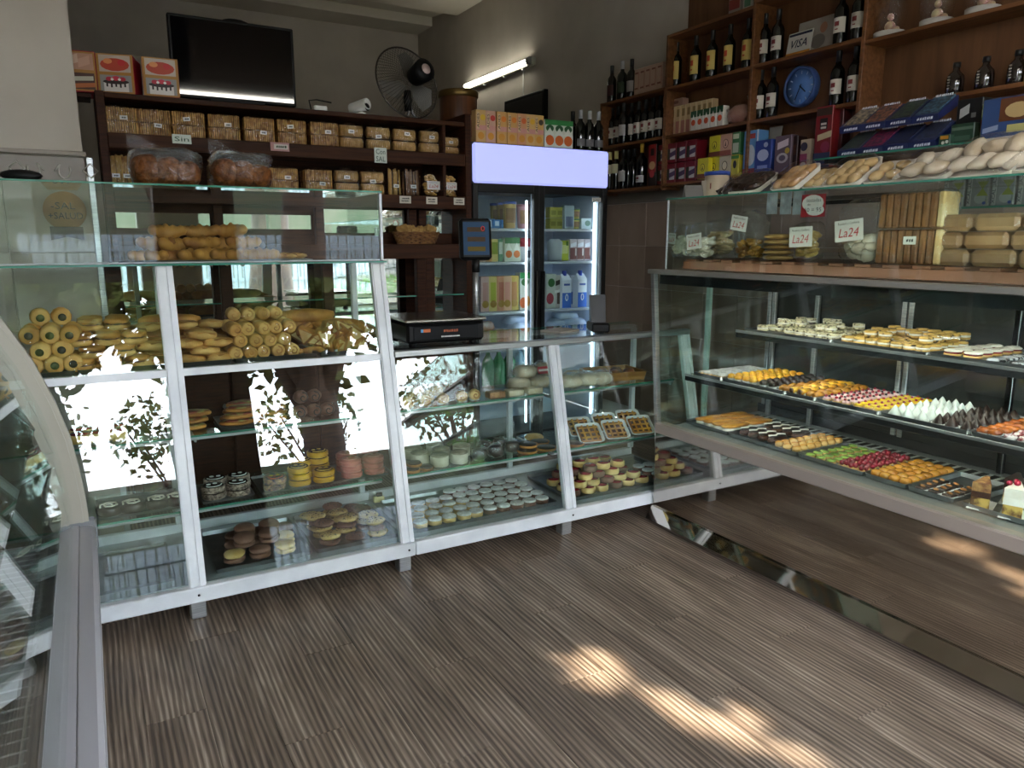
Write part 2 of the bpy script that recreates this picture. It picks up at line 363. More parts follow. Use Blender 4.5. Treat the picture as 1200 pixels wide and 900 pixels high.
# ---- street tree; gaps in the crown let sun flecks through onto the shop floor
FLECK = [(AZ(u, v, 0), r) for u, v, r in ((702, 770, .08), (733, 798, .08), (812, 845, .10), (848, 860, .10), (935, 885, .05), (980, 828, .04))]
for u, v, r in ((1110, 625, .05), (1150, 643, .06), (1195, 695, .05)):
    q = AZ(u, v, 0); FLECK.append((Vector((2 * 2.557 - q.x, q.y, 0)), r))
def tree(base, h, rad, n, seed, rt, zmin=2.4):
    rg = random.Random(seed); mb = MB(); c = Vector(base) + Vector((0, 0, h))
    for i in range(n):
        d = Vector((rg.gauss(0, 1), rg.gauss(0, 1), rg.gauss(0, .6))); d = d.normalized() * rad * (rg.random() ** .4)
        k = noise.noise((c + d) * .55 + Vector((seed, 0, 0)))
        if k < -.33: continue
        p = c + d; p.z = p.z if p.z > zmin + rg.random() * .5 or rg.random() < .05 else p.z + rad * .9
        hit = False
        for q, r_ in FLECK:
            t = (p - q).dot(SUNDIR); e = p - q - SUNDIR * t
            if e.length < r_ * .62 + .05: hit = True; break
        if hit: continue
        s_ = rg.uniform(.08, .18); a = Vector((rg.gauss(0, 1), rg.gauss(0, 1), rg.gauss(0, 1))).normalized(); b = a.orthogonal().normalized() * s_ * .55; a = a * s_
        mb.add([p - a, p + b, p + a, p - b], [(0, 1, 2, 3)])
    tk = MB().tube([(0, 0, -.1), (.02, .03, .35), (.05, 0, 1.2), (.1, .05, 2.4), (.0, .1, h - .3)], [rt * 1.9, rt * 1.25, rt, rt * .9, rt * .5], 12)
    for a in range(6):
        an = a * 1.05 + seed; tk.tube([(.08, .05, 2.0 + .15 * a), (.08 + math.cos(an) * rad * .3, math.sin(an) * rad * .3, h * .75), (math.cos(an) * rad * .75, math.sin(an) * rad * .75, h + .3)], [rt * .4, rt * .25, .03], 6)
    return S('tree', None, S('trunk', tk.mesh('trunk', M('bark', '#4a382b', .9, 0, '#2d2119', 6, stretch=(1, 1, .2), bump=.5))),
             S('foliage', mb.mesh('foliage', M('leaf', '#3f4f1c', .7, 0, '#5e6024', 2, rnd=0)), loc=tuple(-Vector(base)), kind='stuff'))
put(tree((2.9, -5.2, 0), 6.5, 3.7, 30000, 4, .34, 3.35), (2.9, -5.2, 0), 'thick-trunked street tree with a spreading leafy crown outside the shop', 'tree')
put(tree((-2.2, -7.6, 0), 5.8, 2.6, 9500, 9, .14, 3.8), (-2.2, -7.6, 0), 'slender street tree beyond the narrow opening', 'tree')

for tx, ty, th, tr, tn, ts in ((-2.0, -16, 5.0, 1.9, 650, 11), (1.8, -18, 5.2, 1.7, 600, 12), (6.0, -18, 5.0, 1.8, 650, 13), (10.5, -17, 5.2, 1.8, 800, 14)):
    put(tree((tx, ty, 0), th, tr, tn, ts, .13), (tx, ty, 0), 'small leafy street tree in the row before the far facade', 'tree', 'far street trees')
put(S('hanging_lamp', None, part('housing', MB().bbox(-.75, .75, -.06, .06, .03, .08, .006), WHITEP), *[part('tube', MB().at(-.72, y, .012, ry=R(90)).lathe([(.014, 0), (.014, 1.44)], 10), M('tube_glow2', '#fffaf0', .4, emit=11)) for y in (-.035, .035)], *[part('suspension_wire', MB().tube([(x, 0, .08), (x, 0, 1.03)], .003, 5), DARKM) for x in (-.6, .6)]), (1.5, .25, 2.93), 'twin-tube fluorescent lamp hanging from the ceiling near the entrance', 'lamp')

# ================================================================== sloping-front bakery counters (facing the shop)
def fy(z): return 3.0 + .226 * (z - .155)
PX = [-.62, .269, 1.155, 2.047, 2.936]
def slat(x0, x1, z0, z1, dy0, dy1):
    return ([(x0, fy(z0) + dy0, z0), (x1, fy(z0) + dy0, z0), (x1, fy(z0) + dy1, z0), (x0, fy(z0) + dy1, z0)],
            [(x0, fy(z1) + dy0, z1), (x1, fy(z1) + dy0, z1), (x1, fy(z1) + dy1, z1), (x0, fy(z1) + dy1, z1)])
def post(x, z1, w=.032):
    mb = MB().hexa(*slat(x - w, x + w, .15, z1, 0, .03))
    for q in (-.018, .018): mb.hexa(*slat(x + q - .009, x + q + .009, .152, z1 - .002, -.006, .001))
    return part('post', mb, ALU)
def pane(mb, name='glass_pane'): return part(name, mb, GLASS)
YBK = 3.66
def counter_parts(a, b, ztop, tall):
    xs = [x for x in PX if a - .01 <= x <= b + .01]; P = []
    P.append(part('base_rail', MB().bbox(a - .03 if tall else a + .034, b + .032, 2.985, 3.03, .092, .157, .004), ALU,
                  *[part('screw', MB().at(x_, 2.985, .125, rx=R(90)).lathe([(.005, 0), (.005, .003), (0, .004)], 8), DARKM) for x_ in xs[1:]]))
    P.append(part('deck', B(a + (0 if tall else .034), b + (.032 if tall else 0), 3.03, YBK, .14, .158), M('grey_deck', '#9aa0a2', .35, .5)))
    P.append(part('back_rail', MB().bbox(a + (0 if tall else .034), b + (.032 if tall else 0), YBK - .03, YBK, .1, .2, .003), ALU))
    for x in xs:
        if tall is False and abs(x - PX[2]) < .01: continue
        P.append(post(x, ztop))
        P.append(part('leg', MB().bbox(x - .03, x + .03, 3.04, 3.10, 0, .095, .004), ALUM))
        P.append(part('leg', MB().bbox(x - .03, x + .03, YBK - .08, YBK - .02, 0, .1, .004), ALUM))
        P.append(part('back_post', MB().bbox(x - .014, x + .014, YBK - .028, YBK, .2, ztop, .002), ALU))
    for x0, x1 in zip(xs[:-1], xs[1:]):
        P.append(pane(MB().hexa(*slat(x0 + .03, x1 - .03, .16, ztop - (.0 if tall else .02), .008, .013))))
    return P, xs
def shelf(x0, x1, z, y0, y1, name='glass_shelf'):
    return part(name, MB().box(x0, x1, y0, y1, z - .008, z), GLASS, part('edge', MB().box(x0, x1, y0 - .002, y0 + .001, z - .008, z), GLASSE),
                part('support_rail', MB().bbox(x0, x1, y0 + .004, y0 + .02, z - .022, z - .009, .002), ALUM))
# tall unit
P, xs = counter_parts(PX[0], PX[2], 1.402, True)
P.append(part('middle_rail', MB().hexa(*slat(PX[0], PX[2], .97, .998, .004, .03)), ALU))
P.append(part('bread_deck', B(PX[0], PX[2], fy(1) + .03, YBK, .985, .998), TRAYM))
for x0, x1 in ((PX[0] + .02, PX[1] - .02), (PX[1] + .04, PX[2] - .04)):
    P.append(shelf(x0, x1, .715, 3.22, 3.58)); P.append(shelf(x0, x1, .408, 3.20, 3.58))
    for z in (.715, .408):
        for x in (x0 + .02, x1 - .02): P.append(part('bracket', B(x - .004, x + .004, 3.24, YBK - .03, z - .035, z - .022), ALUM))
P.append(part('top_shelf', B(-1.2, 1.19, 3.255, 3.75, 1.402, 1.410), GLASS, part('edge', B(-1.2, 1.19, 3.253, 3.256, 1.402, 1.410), GLASSE)))
P.append(pane(B(-1.2, 1.165, 3.275, 3.281, 1.414, 1.708)))
P.append(pane(B(1.164, 1.170, 3.285, 3.74, 1.414, 1.708)))
P.append(pane(B(-1.2, 1.18, 3.262, 3.75, 1.709, 1.716), 'top_glass'))
P[-1].kids.append(part('edge', B(-1.2, 1.18, 3.259, 3.2625, 1.709, 1.716), GLASSE))
P.append(part('corner_strip', MB().bbox(1.170, 1.182, 3.272, 3.29, 1.412, 1.708, .002), ALU))
P.append(part('corner_clip', MB().bbox(1.15, 1.168, 3.285, 3.297, 1.52, 1.56, .003), M('clip', '#b7c9c6', .2)))
P.append(part('front_strip', MB().bbox(-.3, 1.165, 3.268, 3.290, 1.411, 1.417, .002), ALUM))
built('bakery_counter', 'tall white-framed bakery counter with sloping glass front and glass box on top', 'display counter', (.26, 3.3, 0), P)
# low unit
P, xs = counter_parts(PX[2] + .0, PX[4], .985, False)
P.append(part('top_rail', MB().bbox(PX[2] + .03, PX[4] + .03, fy(.99) - .012, fy(.99) + .03, .975, 1.006, .004), ALUM))
P.append(part('counter_top', B(PX[2] + .03, PX[4] + .02, fy(.99) + .03, 3.72, .992, 1.0), GLASS, part('edge', B(PX[2] + .03, PX[4] + .02, 3.72, 3.723, .992, 1.0), GLASSE)))
P.append(part('top_back_rail', MB().bbox(PX[2] + .034, PX[4], YBK - .03, YBK, .965, .991, .003), ALU))
for x0, x1 in ((PX[2] + .04, PX[3] - .02), (PX[3] + .02, PX[4] - .02)):
    P.append(shelf(x0, x1, .712, 3.24, 3.58)); P.append(shelf(x0, x1, .405, 3.20, 3.58))
    for z in (.712, .405):
        for x in (x0 + .02, x1 - .02): P.append(part('bracket', B(x - .004, x + .004, 3.24, YBK - .03, z - .035, z - .022), ALUM))
built('bakery_counter', 'low white-framed glass counter with sloping front under the weighing scale', 'display counter', (2.05, 3.3, 0), P)

# ================================================================== long pastry showcase on the right
XA, XT, XK, YE, YN = 2.557, 2.498, 3.33, 2.966, -.35
def fx(z): return XA + (XT - XA) * (z - .56) / (1.335 - .56)
def bar_y(z0, z1, d0, d1, y0=YN, y1=YE):
    return MB().hexa([(fx(z0) + d0, y0, z0), (fx(z0) + d1, y0, z0), (fx(z0) + d1, y1, z0), (fx(z0) + d0, y1, z0)], [(fx(z1) + d0, y0, z1), (fx(z1) + d1, y0, z1), (fx(z1) + d1, y1, z1), (fx(z1) + d0, y1, z1)])
LED = M('led_strip', '#fff6e6', .5, emit=15)
P = [part('plinth', MB().prism([(XA - .05, .03), (XK, .03), (XK, .092), (XA - .012, .092)], YN, YE), STEEL),
     *[part('foot', MB().at(x, y, 0).lathe([(.022, 0), (.022, .03)], 12), DARKM) for x in (XA + .06, XK - .08) for y in (YN + .1, 1.3, YE - .12)],
     part('steel_panel', MB().box(XA, XA + .02, YN, YE, .093, .50), STEEL),
     part('end_panel', MB().box(XA + .02, XK, YE - .02, YE, .093, .53), STEEL),
     part('front_curb', MB().bbox(XA - .012, XA + .05, YN, YE, .50, .556, .006), M('curb_steel', '#a2968d', .35, .35)),
     part('deck', B(XA + .05, XK, YN, YE - .005, .515, .53), M('grey_deck2', '#8f9493', .4, .6)),
     part('glass_pane', bar_y(.556, 1.336, .0, .006), GLASS),
     part('glass_pane', MB().add([(fx(.556) + .006, YE - .006, .556), (XK, YE - .006, .556), (XK, YE - .006, 1.336), (fx(1.336) + .006, YE - .006, 1.336), (fx(.556) + .006, YE, .556), (XK, YE, .556), (XK, YE, 1.336), (fx(1.336) + .006, YE, 1.336)],
                                [(0, 1, 2, 3), (4, 5, 6, 7), (0, 1, 5, 4), (2, 3, 7, 6), (1, 2, 6, 5), (0, 3, 7, 4)]), GLASS),
     part('corner_post', MB().hexa([(fx(.08) + a, YE + b, .08) for a, b in ((-.004, -.012), (.022, -.012), (.022, .012), (-.004, .012))], [(fx(1.336) + a, YE + b, 1.336) for a, b in ((-.004, -.012), (.022, -.012), (.022, .012), (-.004, .012))]), ALUM,
          part('gasket', bar_y(.08, 1.336, .004, .02, YE + .0125, YE + .016), DARKM)),
     part('top_rail', MB().bbox(XT - .02, XT + .045, YN, YE + .02, 1.336, 1.357, .003), M('top_alu', '#a9a7a2', .35, .7)),
     part('top_deck', B(XT + .045, XK, YN, YE, 1.346, 1.354), GLASS),
     part('inner_rail', B(XT + .03, XT + .05, YN, YE - .02, 1.285, 1.33), DARKM),
     part('light_strip', B(XT + .052, XT + .062, YN, YE - .05, 1.30, 1.315), LED),
     part('back_frame', MB().bbox(XK - .02, XK, YN, YE, 1.28, 1.345, .003).bbox(XK - .02, XK, YN, YE, .53, .58, .003), DARKM)]
for i in range(4):                                    # sliding back doors
    y1 = YE - .03 - .84 * i; y0 = y1 - .82; xk = XK - .012 - .012 * (i % 2)
    P.append(part('sliding_door', B(xk - .004, xk, y0, y1, .58, 1.28), DGLASS,
                  part('door_frame', MB().bbox(xk - .012, xk + .004, y1 - .022, y1, .58, 1.28, .002).bbox(xk - .012, xk + .004, y0, y0 + .022, .58, 1.28, .002), ALUM)))
for z, xf, ys in ((1.07, 2.745, 2.62), (.815, 2.685, 2.90)):
    P.append(part('glass_shelf', B(xf, XK - .04, YN, ys, z - .008, z), GLASS,
                  part('shelf_rail', MB().bbox(xf - .004, xf + .022, YN, ys, z - .034, z - .009, .002), DARKM),
                  part('edge', MB().bbox(xf - .006, xf, YN, ys, z - .010, z + .002, .001), ALUM),
                  part('light_strip', B(xf + .024, xf + .032, YN, ys - .05, z - .024, z - .014), LED)))
    for y in (ys - .03, 1.62, .4): P.append(part('upright', MB().bbox(XK - .05, XK - .03, y - .012, y + .012, .53, 1.3, .002), ALUM))
P.append(part('inner_upright', MB().bbox(2.93, 2.95, 3.0, 3.03, .53, 1.336, .002), M('frosted_strut', '#9fb5b0', .25, .2)))
gr = MB()
for i in range(70): gr.box(XK - .2, XK - .09, YN + .05 + .046 * i, YN + .05 + .046 * i + .026, .531, .5325)
P.append(part('vent_grille', B(XK - .21, XK - .08, YN, YE - .1, .5302, .5308), M('vent_plate', '#c9cdc6', .4, .2), part('slots', gr, M('slot_black', '#060606', .8))))
gr = MB()
for i in range(110): gr.box(XA + .055, XA + .095, YN + .05 + .03 * i, YN + .05 + .03 * i + .012, .531, .5325)
P.append(part('vent_grille', B(XA + .05, XA + .1, YN, YE - .1, .5302, .5308), M('vent_plate2', '#777c7a', .4, .4), part('slots', gr, MATS['slot_black'])))
# glass box on top
XU = 2.592
P += [part('box_glass', B(XU, XU + .005, 2.075, YE + .01, 1.357, 1.70), GLASS), part('box_glass', B(XU, XU + .005, YN, 2.07, 1.357, 1.70), GLASS),
      part('box_glass', B(XU + .006, XK, YE + .005, YE + .01, 1.357, 1.70), GLASS, part('edge_strip', MB().bbox(XU - .002, XU + .008, YE + .010, YE + .018, 1.357, 1.70, .002), ALUM)),
      part('top_glass', B(XU - .005, XK, YN, YE + .02, 1.701, 1.708), GLASS, part('edge', B(XU - .008, XU - .005, YN, YE + .02, 1.701, 1.708), GLASSE)),
      part('back_frame', MB().bbox(XK - .015, XK, YN, YE, 1.357, 1.38, .002).bbox(XK - .015, XK, YN, YE, 1.68, 1.70, .002), DARKM)]
rk = MB()
for i in range(28): rk.bbox(XU + .05, XK - .05, YE - .08 - .12 * i - .07, YE - .08 - .12 * i, 1.398, 1.41, .002)
P.append(part('slat_rack', rk.bbox(XU + .06, XU + .085, YN, YE - .05, 1.358, 1.398, .002).bbox(XK - .1, XK - .07, YN, YE - .05, 1.358, 1.398, .002), M('rack_wood', '#5b3520', .55, 0, '#43250f', 4)))
built('pastry_showcase', 'long glass pastry showcase with mirror-polished steel lower front', 'display case', (2.95, 1.4, 0), P)

# ================================================================== curved-glass case on the left
prof = [(-.078, .54), (-.080, .62), (-.088, .72), (-.104, .84), (-.135, .965), (-.185, 1.11), (-.255, 1.255), (-.345, 1.375), (-.455, 1.46), (-.58, 1.505), (-.72, 1.52)]
def offs(p, d):
    out = []
    for i, (x, z) in enumerate(p):
        a = Vector(p[max(i - 1, 0)]); b = Vector(p[min(i + 1, len(p) - 1)]); t = (b - a).normalized(); n = Vector((t.y, -t.x)); out.append((x + n.x * d, z + n.y * d))
    return out
def band(y0, y1, d0, d1, sm=True):
    A, Bq = offs(prof, d0), offs(prof, d1); n = len(prof); mb = MB()
    vs = [(x, y0, z) for x, z in A] + [(x, y0, z) for x, z in Bq] + [(x, y1, z) for x, z in A] + [(x, y1, z) for x, z in Bq]; fs = []
    for i in range(n - 1):
        for o_ in (0, 2 * n): fs.append((o_ + i, o_ + i + 1, o_ + n + i + 1, o_ + n + i))
        fs.append((i, i + 1, 2 * n + i + 1, 2 * n + i)); fs.append((n + i, n + i + 1, 3 * n + i + 1, 3 * n + i))
    fs += [(0, n, 3 * n, 2 * n), (n - 1, 2 * n - 1, 4 * n - 1, 3 * n - 1)]
    mb.add(vs, fs); return mb
CY0, CY1 = .2, 2.87
P = [part('front_panel', MB().bbox(-.9, -.085, CY0, CY1, .06, .44, .006), SILV), part('plinth', B(-.86, -.12, CY0 + .02, CY1 - .02, 0, .06), DARKM)]
bp = [(-.15, .44), (-.062, .44), (-.054, .455), (-.054, .47), (-.066, .476), (-.066, .49), (-.056, .497), (-.056, .512), (-.066, .522), (-.10, .527), (-.1005, .522), (-.104, .522), (-.1045, .527), (-.128, .531), (-.132, .54), (-.15, .54)]
P.append(part('bumper', MB().prism(bp, CY0, CY1), SILV))
P.append(part('bumper_cap', MB().bbox(-.15, -.05, CY1, CY1 + .025, .43, .548, .008), GREYP))
for y0 in (CY0, CY1 - .005): P.append(part('end_frame', band(y0, y0 + .028, -.050, .006), BEIGEAL, part('frame_ridge', band(y0 - .005, y0 + .001, -.020, -.010), BEIGEAL)))
P.append(part('curved_glass', band(CY0 + .02, CY1 - .006, -.046, -.041), GLASS))
P.append(part('base_well', MB().box(-.9, -.15, CY0, CY1, .44, .46), M('well_grey', '#a9a4ad', .4, .2)))
P.append(part('back_wall', B(-.93, -.9, CY0, CY1, .06, 1.52), M('case_back', '#8d867d', .5)))
P.append(part('top_cover', MB().bbox(-.93, -.70, CY0, CY1 + .02, 1.515, 1.55, .004), BEIGEAL))
endp = MB(); q = offs(prof, -.03); poly = [(-.9, .46)] + q + [(-.9, 1.51)]
P.append(part('end_glass', endp.prism(poly, CY1 - .002, CY1 + .003), GLASS))
def wire(z, x0, x1):
    mb = MB()
    for x in (x0, (x0 + x1) / 2, x1): mb.tube([(x, CY0 + .05, z), (x, CY1 - .05, z)], .004, 6)
    n = 60
    for i in range(n + 1):
        y = CY0 + .06 + (CY1 - CY0 - .12) * i / n
        mb.add([(x0 - .01, y - .0022, z + .004), (x1 + .01, y - .0022, z + .004), (x1 + .01, y + .0022, z + .006), (x0 - .01, y + .0022, z + .006)], [(0, 1, 2, 3)])
    return mb
WIRE = M('white_wire', '#d8d4dc', .35)
P.append(part('wire_rack', wire(.50, -.86, -.20), WIRE)); P.append(part('wire_shelf', wire(.80, -.86, -.34), WIRE)); P.append(part('wire_shelf', wire(1.10, -.86, -.42), WIRE))
for y in (.9, 1.9): P.append(part('shelf_arm', MB().tube([(-.88, y, .78), (-.34, y, .785)], .008, 6).tube([(-.88, y, 1.08), (-.42, y, 1.085)], .008, 6), ALUM))
built('curved_showcase', 'curved-glass refrigerated case with silver bumper rail beside the entrance', 'display case', (-.45, 1.5, 0), P)

# ================================================================== dark shelf unit with mirrors behind the counters
YS, YSB = 4.3, 4.64
def bx(name, x0, x1, y0, y1, z0, z1, mat, b=.003, *k): return part(name, MB().bbox(x0, x1, y0, y1, z0, z1, b), mat, *k)
P = [bx('side_post', .115, .155, YS, YSB, 0, 2.215, BROWN), bx('side_post', 2.098, 2.138, YS - .01, YSB, 0, 2.26, BROWN), bx('divider', 1.955, 1.975, YS + .01, YSB, 1.69, 2.19, BROWN),
     bx('top_board', .155, 2.098, YS, YSB, 2.185, 2.21, BROWN2), bx('shelf_board', .155, 2.098, YS + .01, YSB, 2.0, 2.018, BROWN2), bx('front_board', .155, 2.098, YS - .004, YS + .012, 1.95, 2.022, BROWN2),
     bx('shelf_board', .155, 2.098, YS + .01, YSB, 1.745, 1.763, BROWN2), bx('front_board', .155, 2.098, YS - .004, YS + .012, 1.69, 1.767, BROWN2),
     bx('shelf_board', .155, 2.098, YS + .01, YSB, 1.455, 1.475, BROWN2), bx('front_board', .155, 2.098, YS - .004, YS + .012, 1.392, 1.479, BROWN2),
     bx('back_panel', .155, 2.098, YSB, YSB + .01, 1.763, 2.2, BROWN2), bx('cabinet_top', .155, 2.098, YS - .0, YSB, .93, .95, BROWN2), bx('cabinet_back', .115, 2.138, YSB, YSB + .015, 0, 1.763, BROWN2)]
for x in (.11, .657, 1.215, 1.795, 1.853): P.append(bx('stile', x - .03, x + .03, YS, YS + .05, .95, 1.392, BROWN))
for x in (.657, 1.215, 1.795, 1.86): P.append(bx('stile', x - .025, x + .025, YS + .12, YS + .16, 1.475, 1.69, BROWN))
for a, b in ((.16, .62), (.69, 1.18), (1.25, 1.76), (1.89, 2.09)):
    P.append(part('mirror', B(a, b, YS + .18, YS + .184, .96, 1.45), MIRROR)); P.append(part('mirror', B(a, b, YS + .18, YS + .184, 1.565 if a < 1.2 else 1.545, 1.645 if a < 1.2 else 1.685), MIRROR)); P.append(part('niche_back', B(a, b, YS + .19, YS + .2, 1.48, 1.69), BROWN2))
for i in range(4):
    a = .16 + .485 * i; P.append(bx('cabinet_door', a, a + .475, YS, YS + .02, .1, .92, BROWN, .004, part('knob', MB().at(a + .44, YS - .02, .6).blob(.014, .018, .014), ALUM)))
P.append(part('ledge_glass', B(.16, 2.09, YS + .02, YS + .17, 1.16, 1.167), GLASS, part('edge', B(.16, 2.09, YS + .018, YS + .021, 1.16, 1.167), GLASSE)))
built('shelf_unit', 'dark wooden shelf unit with mirror panels behind the bakery counters', 'shelf unit', (1.12, 4.5, 0), P)

# ================================================================== two-door drinks fridge
FX0, FX1, FYF, FYB = 2.15, 3.195, 4.3, 4.98
FRW = M('fridge_liner', '#c3d0e6', .4); FBLK = M('fridge_black', '#08090a', .35)
FLED = M('fridge_led', '#eaf3ff', .5, emit=2.6)
SIGN = M('sign_light', '#a9b0f6', .5, emit=.36)
P = [bx('side_panel', FX0, FX0 + .03, FYF + .02, FYB, .05, 1.86, FBLK), bx('side_panel', FX1 - .03, FX1, FYF + .02, FYB, .05, 1.86, M('fridge_side', '#8f8d8c', .4, .4)),
     part('liner', B(FX0 + .03, FX1 - .03, FYB - .04, FYB, .15, 1.82), FRW), part('liner_side', B(FX0 + .03, FX0 + .04, FYF + .06, FYB - .04, .15, 1.82), FRW), part('liner_side', B(FX1 - .04, FX1 - .03, FYF + .06, FYB - .04, .15, 1.82), FRW),
     bx('top_panel', FX0, FX1, FYF + .02, FYB, 1.82, 1.86, FBLK), bx('base', FX0, FX1, FYF + .02, FYB, 0, .15, FBLK),
     bx('header_box', FX0 + .005, FX1, FYF + .03, FYB - .1, 1.86, 2.105, FBLK)]
mb = MB(); n = 10                                   # bowed illuminated header panel
for i in range(n):
    x0 = FX0 + .01 + (FX1 - FX0 - .012) * i / n; x1 = FX0 + .01 + (FX1 - FX0 - .012) * (i + 1) / n
    mb.box(x0, x1, FYF, FYF + .03, 1.862, 2.095)
P.append(part('light_panel', MB().bbox(FX0 + .008, FX1 + .002, FYF - .004, FYF + .03, 1.856, 2.098, .012), SIGN))
FM = (FX0 + FX1) / 2 - .03
for a, b, hx in ((FX0, FM - .0, 1), (FM, FX1, -1)):
    fr = MB().bbox(a, a + .04, FYF, FYF + .04, .15, 1.855, .004).bbox(b - .04, b, FYF, FYF + .04, .15, 1.855, .004).bbox(a + .04, b - .04, FYF, FYF + .04, 1.80, 1.855, .004).bbox(a + .04, b - .04, FYF, FYF + .04, .15, .2, .004)
    P.append(part('door', fr, FBLK, part('glass_pane', B(a + .04, b - .04, FYF + .012, FYF + .018, .2, 1.80), GLASS), part('handle', MB().bbox((b - .03 if hx > 0 else a + .012), (b - .012 if hx > 0 else a + .03), FYF - .03, FYF - .004, .9, 1.3, .004), FBLK)))
P.append(part('light_tube', MB().at(FX1 - .06, FYF + .07, 0).lathe([(.007, .25), (.007, 1.76)], 10), FLED))
P.append(part('light_tube', MB().at(FM - .06, FYF + .07, 0).lathe([(.007, .25), (.007, 1.76)], 10), FLED))
FSH = [1.58, 1.36, 1.03, .78, .5]
WSH = M('wire_white', '#cfd8e4', .35)
for z in FSH:
    for a, b in ((FX0 + .045, FM - .045), (FM + .0, FX1 - .05)):
        mb = MB().bbox(a, b, FYF + .08, FYF + .095, z - .018, z - .002, .002).bbox(a, b, FYB - .08, FYB - .06, z - .014, z - .004, .002)
        for i in range(22): x = a + (b - a) * (i + .5) / 22; mb.box(x - .003, x + .003, FYF + .09, FYB - .06, z - .009, z - .003)
        P.append(part('wire_shelf', mb, WSH))
P.append(part('divider_post', MB().bbox(FM - .012, FM + .012, FYF + .06, FYF + .10, .15, 1.82, .003), FRW))
P.append(S('brand_plate', B(FX1 - .125, FX1 - .052, FYF + .009, FYF + .0118, 1.762, 1.79).mesh('brand_plate', WHITEP), S('lettering', text('ECOLD', .018, BLACKP, .055), loc=(FX1 - .088, FYF + .008, 1.776))))
built('display_fridge', 'two-door glass drinks fridge with glowing pale violet header panel', 'fridge', (2.67, 4.6, 0), P)

# ================================================================== pine wall shelves for wine and groceries
XSF, XSB = 3.68, 3.86
ZB = [1.905, 2.235, 2.558, 2.905]
def hb(n, y0, y1, z, t=.02): return part(n, MB().bbox(XSF, XSB, y0, y1, z - t, z, .002), OAK)
def vb(n, y, z0, z1, t=.022): return part(n, MB().bbox(XSF, XSB, y - t / 2, y + t / 2, z0, z1, .002), OAK)
P = [vb('end_panel', 4.30, ZB[0] - .02, ZB[3]), vb('divider', 3.515, ZB[0] - .02, 3.3), vb('divider', 2.745, ZB[0] - .02, 3.4)]
P += [hb('shelf_board', 3.526, 4.289, z) for z in ZB] + [hb('shelf_board', 2.756, 3.504, z) for z in (ZB[0], ZB[1], ZB[2], 2.93)] + [hb('shelf_board', .4, 2.734, z) for z in (2.19, 2.535, 2.95)]
P += [part('back_panel', B(XSB, XSB + .012, .4, 4.3, ZB[0], 3.4), OAKV), part('end_panel', MB().bbox(XSF, XSB, .38, .4, 2.17, 3.4, .002), OAK)]
built('wall_shelf', 'tall stained-pine wall shelving holding wine and grocery boxes', 'shelf', (3.77, 3.0, 1.9), P)
P = [vb('end_panel', 5.07, 1.86, 2.568), vb('end_panel', 4.315, 1.86, 2.55, .006)] + [hb('shelf_board', 4.318, 5.06, z) for z in (1.895, 2.235, 2.566)] + [part('back_panel', B(XSB, XSB + .012, 4.312, 5.06, 1.9, 2.56), OAKV)]
built('wall_shelf', 'shorter dark wooden wine shelf above the fridge corner', 'shelf', (3.77, 4.7, 1.9), P)

# ================================================================== goods: builders
def fprint(name, marks, d):
    """flat print on the -y face at y=-d; marks = (kind,x,z,w,h,material)"""
    mb = MB(); ms = []
    for i, (k, x, z, w_, h_, m) in enumerate(marks):
        if m not in ms: ms.append(m)
        y = -d - .0004 * (i + 1)
        if k == 'r': mb.add([(x - w_ / 2, y, z - h_ / 2), (x + w_ / 2, y, z - h_ / 2), (x + w_ / 2, y, z + h_ / 2), (x - w_ / 2, y, z + h_ / 2)], [(0, 1, 2, 3)], ms.index(m))
        elif k == 'o': mb.add([(x + w_ / 2 * math.cos(2 * math.pi * j / 14), y, z + h_ / 2 * math.sin(2 * math.pi * j / 14)) for j in range(14)], [tuple(range(14))], ms.index(m))
        elif k == 't': mb.add([(x - w_ / 2, y, z - h_ / 2), (x + w_ / 2, y, z - h_ / 2), (x, y, z + h_ / 2)], [(0, 1, 2)], ms.index(m))
        elif k == 'd': mb.add([(x - w_ / 2, y, z - h_ / 2), (x + w_ / 2, y, z - h_ / 6), (x + w_ / 2, y, z + h_ / 2), (x - w_ / 2, y, z + h_ / 6)], [(0, 1, 2, 3)], ms.index(m))
    return S(name, mb.mesh(name, *ms))
def carton(name, w_, d, h, c, marks=(), words=(), top=None, rough=.45):
    kids = []
    if marks: kids.append(fprint('printed_front', [(k, x, z, a, b, col(m, .5)) for k, x, z, a, b, m in marks], d / 2))
    for t, th, tw, x, z, c_, rot in words: kids.append(S('lettering', text(t, th, col(c_, .5), tw), loc=(x, -d / 2 - .003, z), rot=(0, rot, 0)))
    body = MB().bbox(-w_ / 2, w_ / 2, -d / 2, d / 2, 0, h, .003)
    if top: body.bbox(-w_ / 2 - .0005, w_ / 2 + .0005, -d / 2 - .0003, d / 2, h * .9, h + .0005, .003, 1)
    return S(name, body.mesh(name, col(c, rough), *([col(top, rough)] if top else [])), *kids)
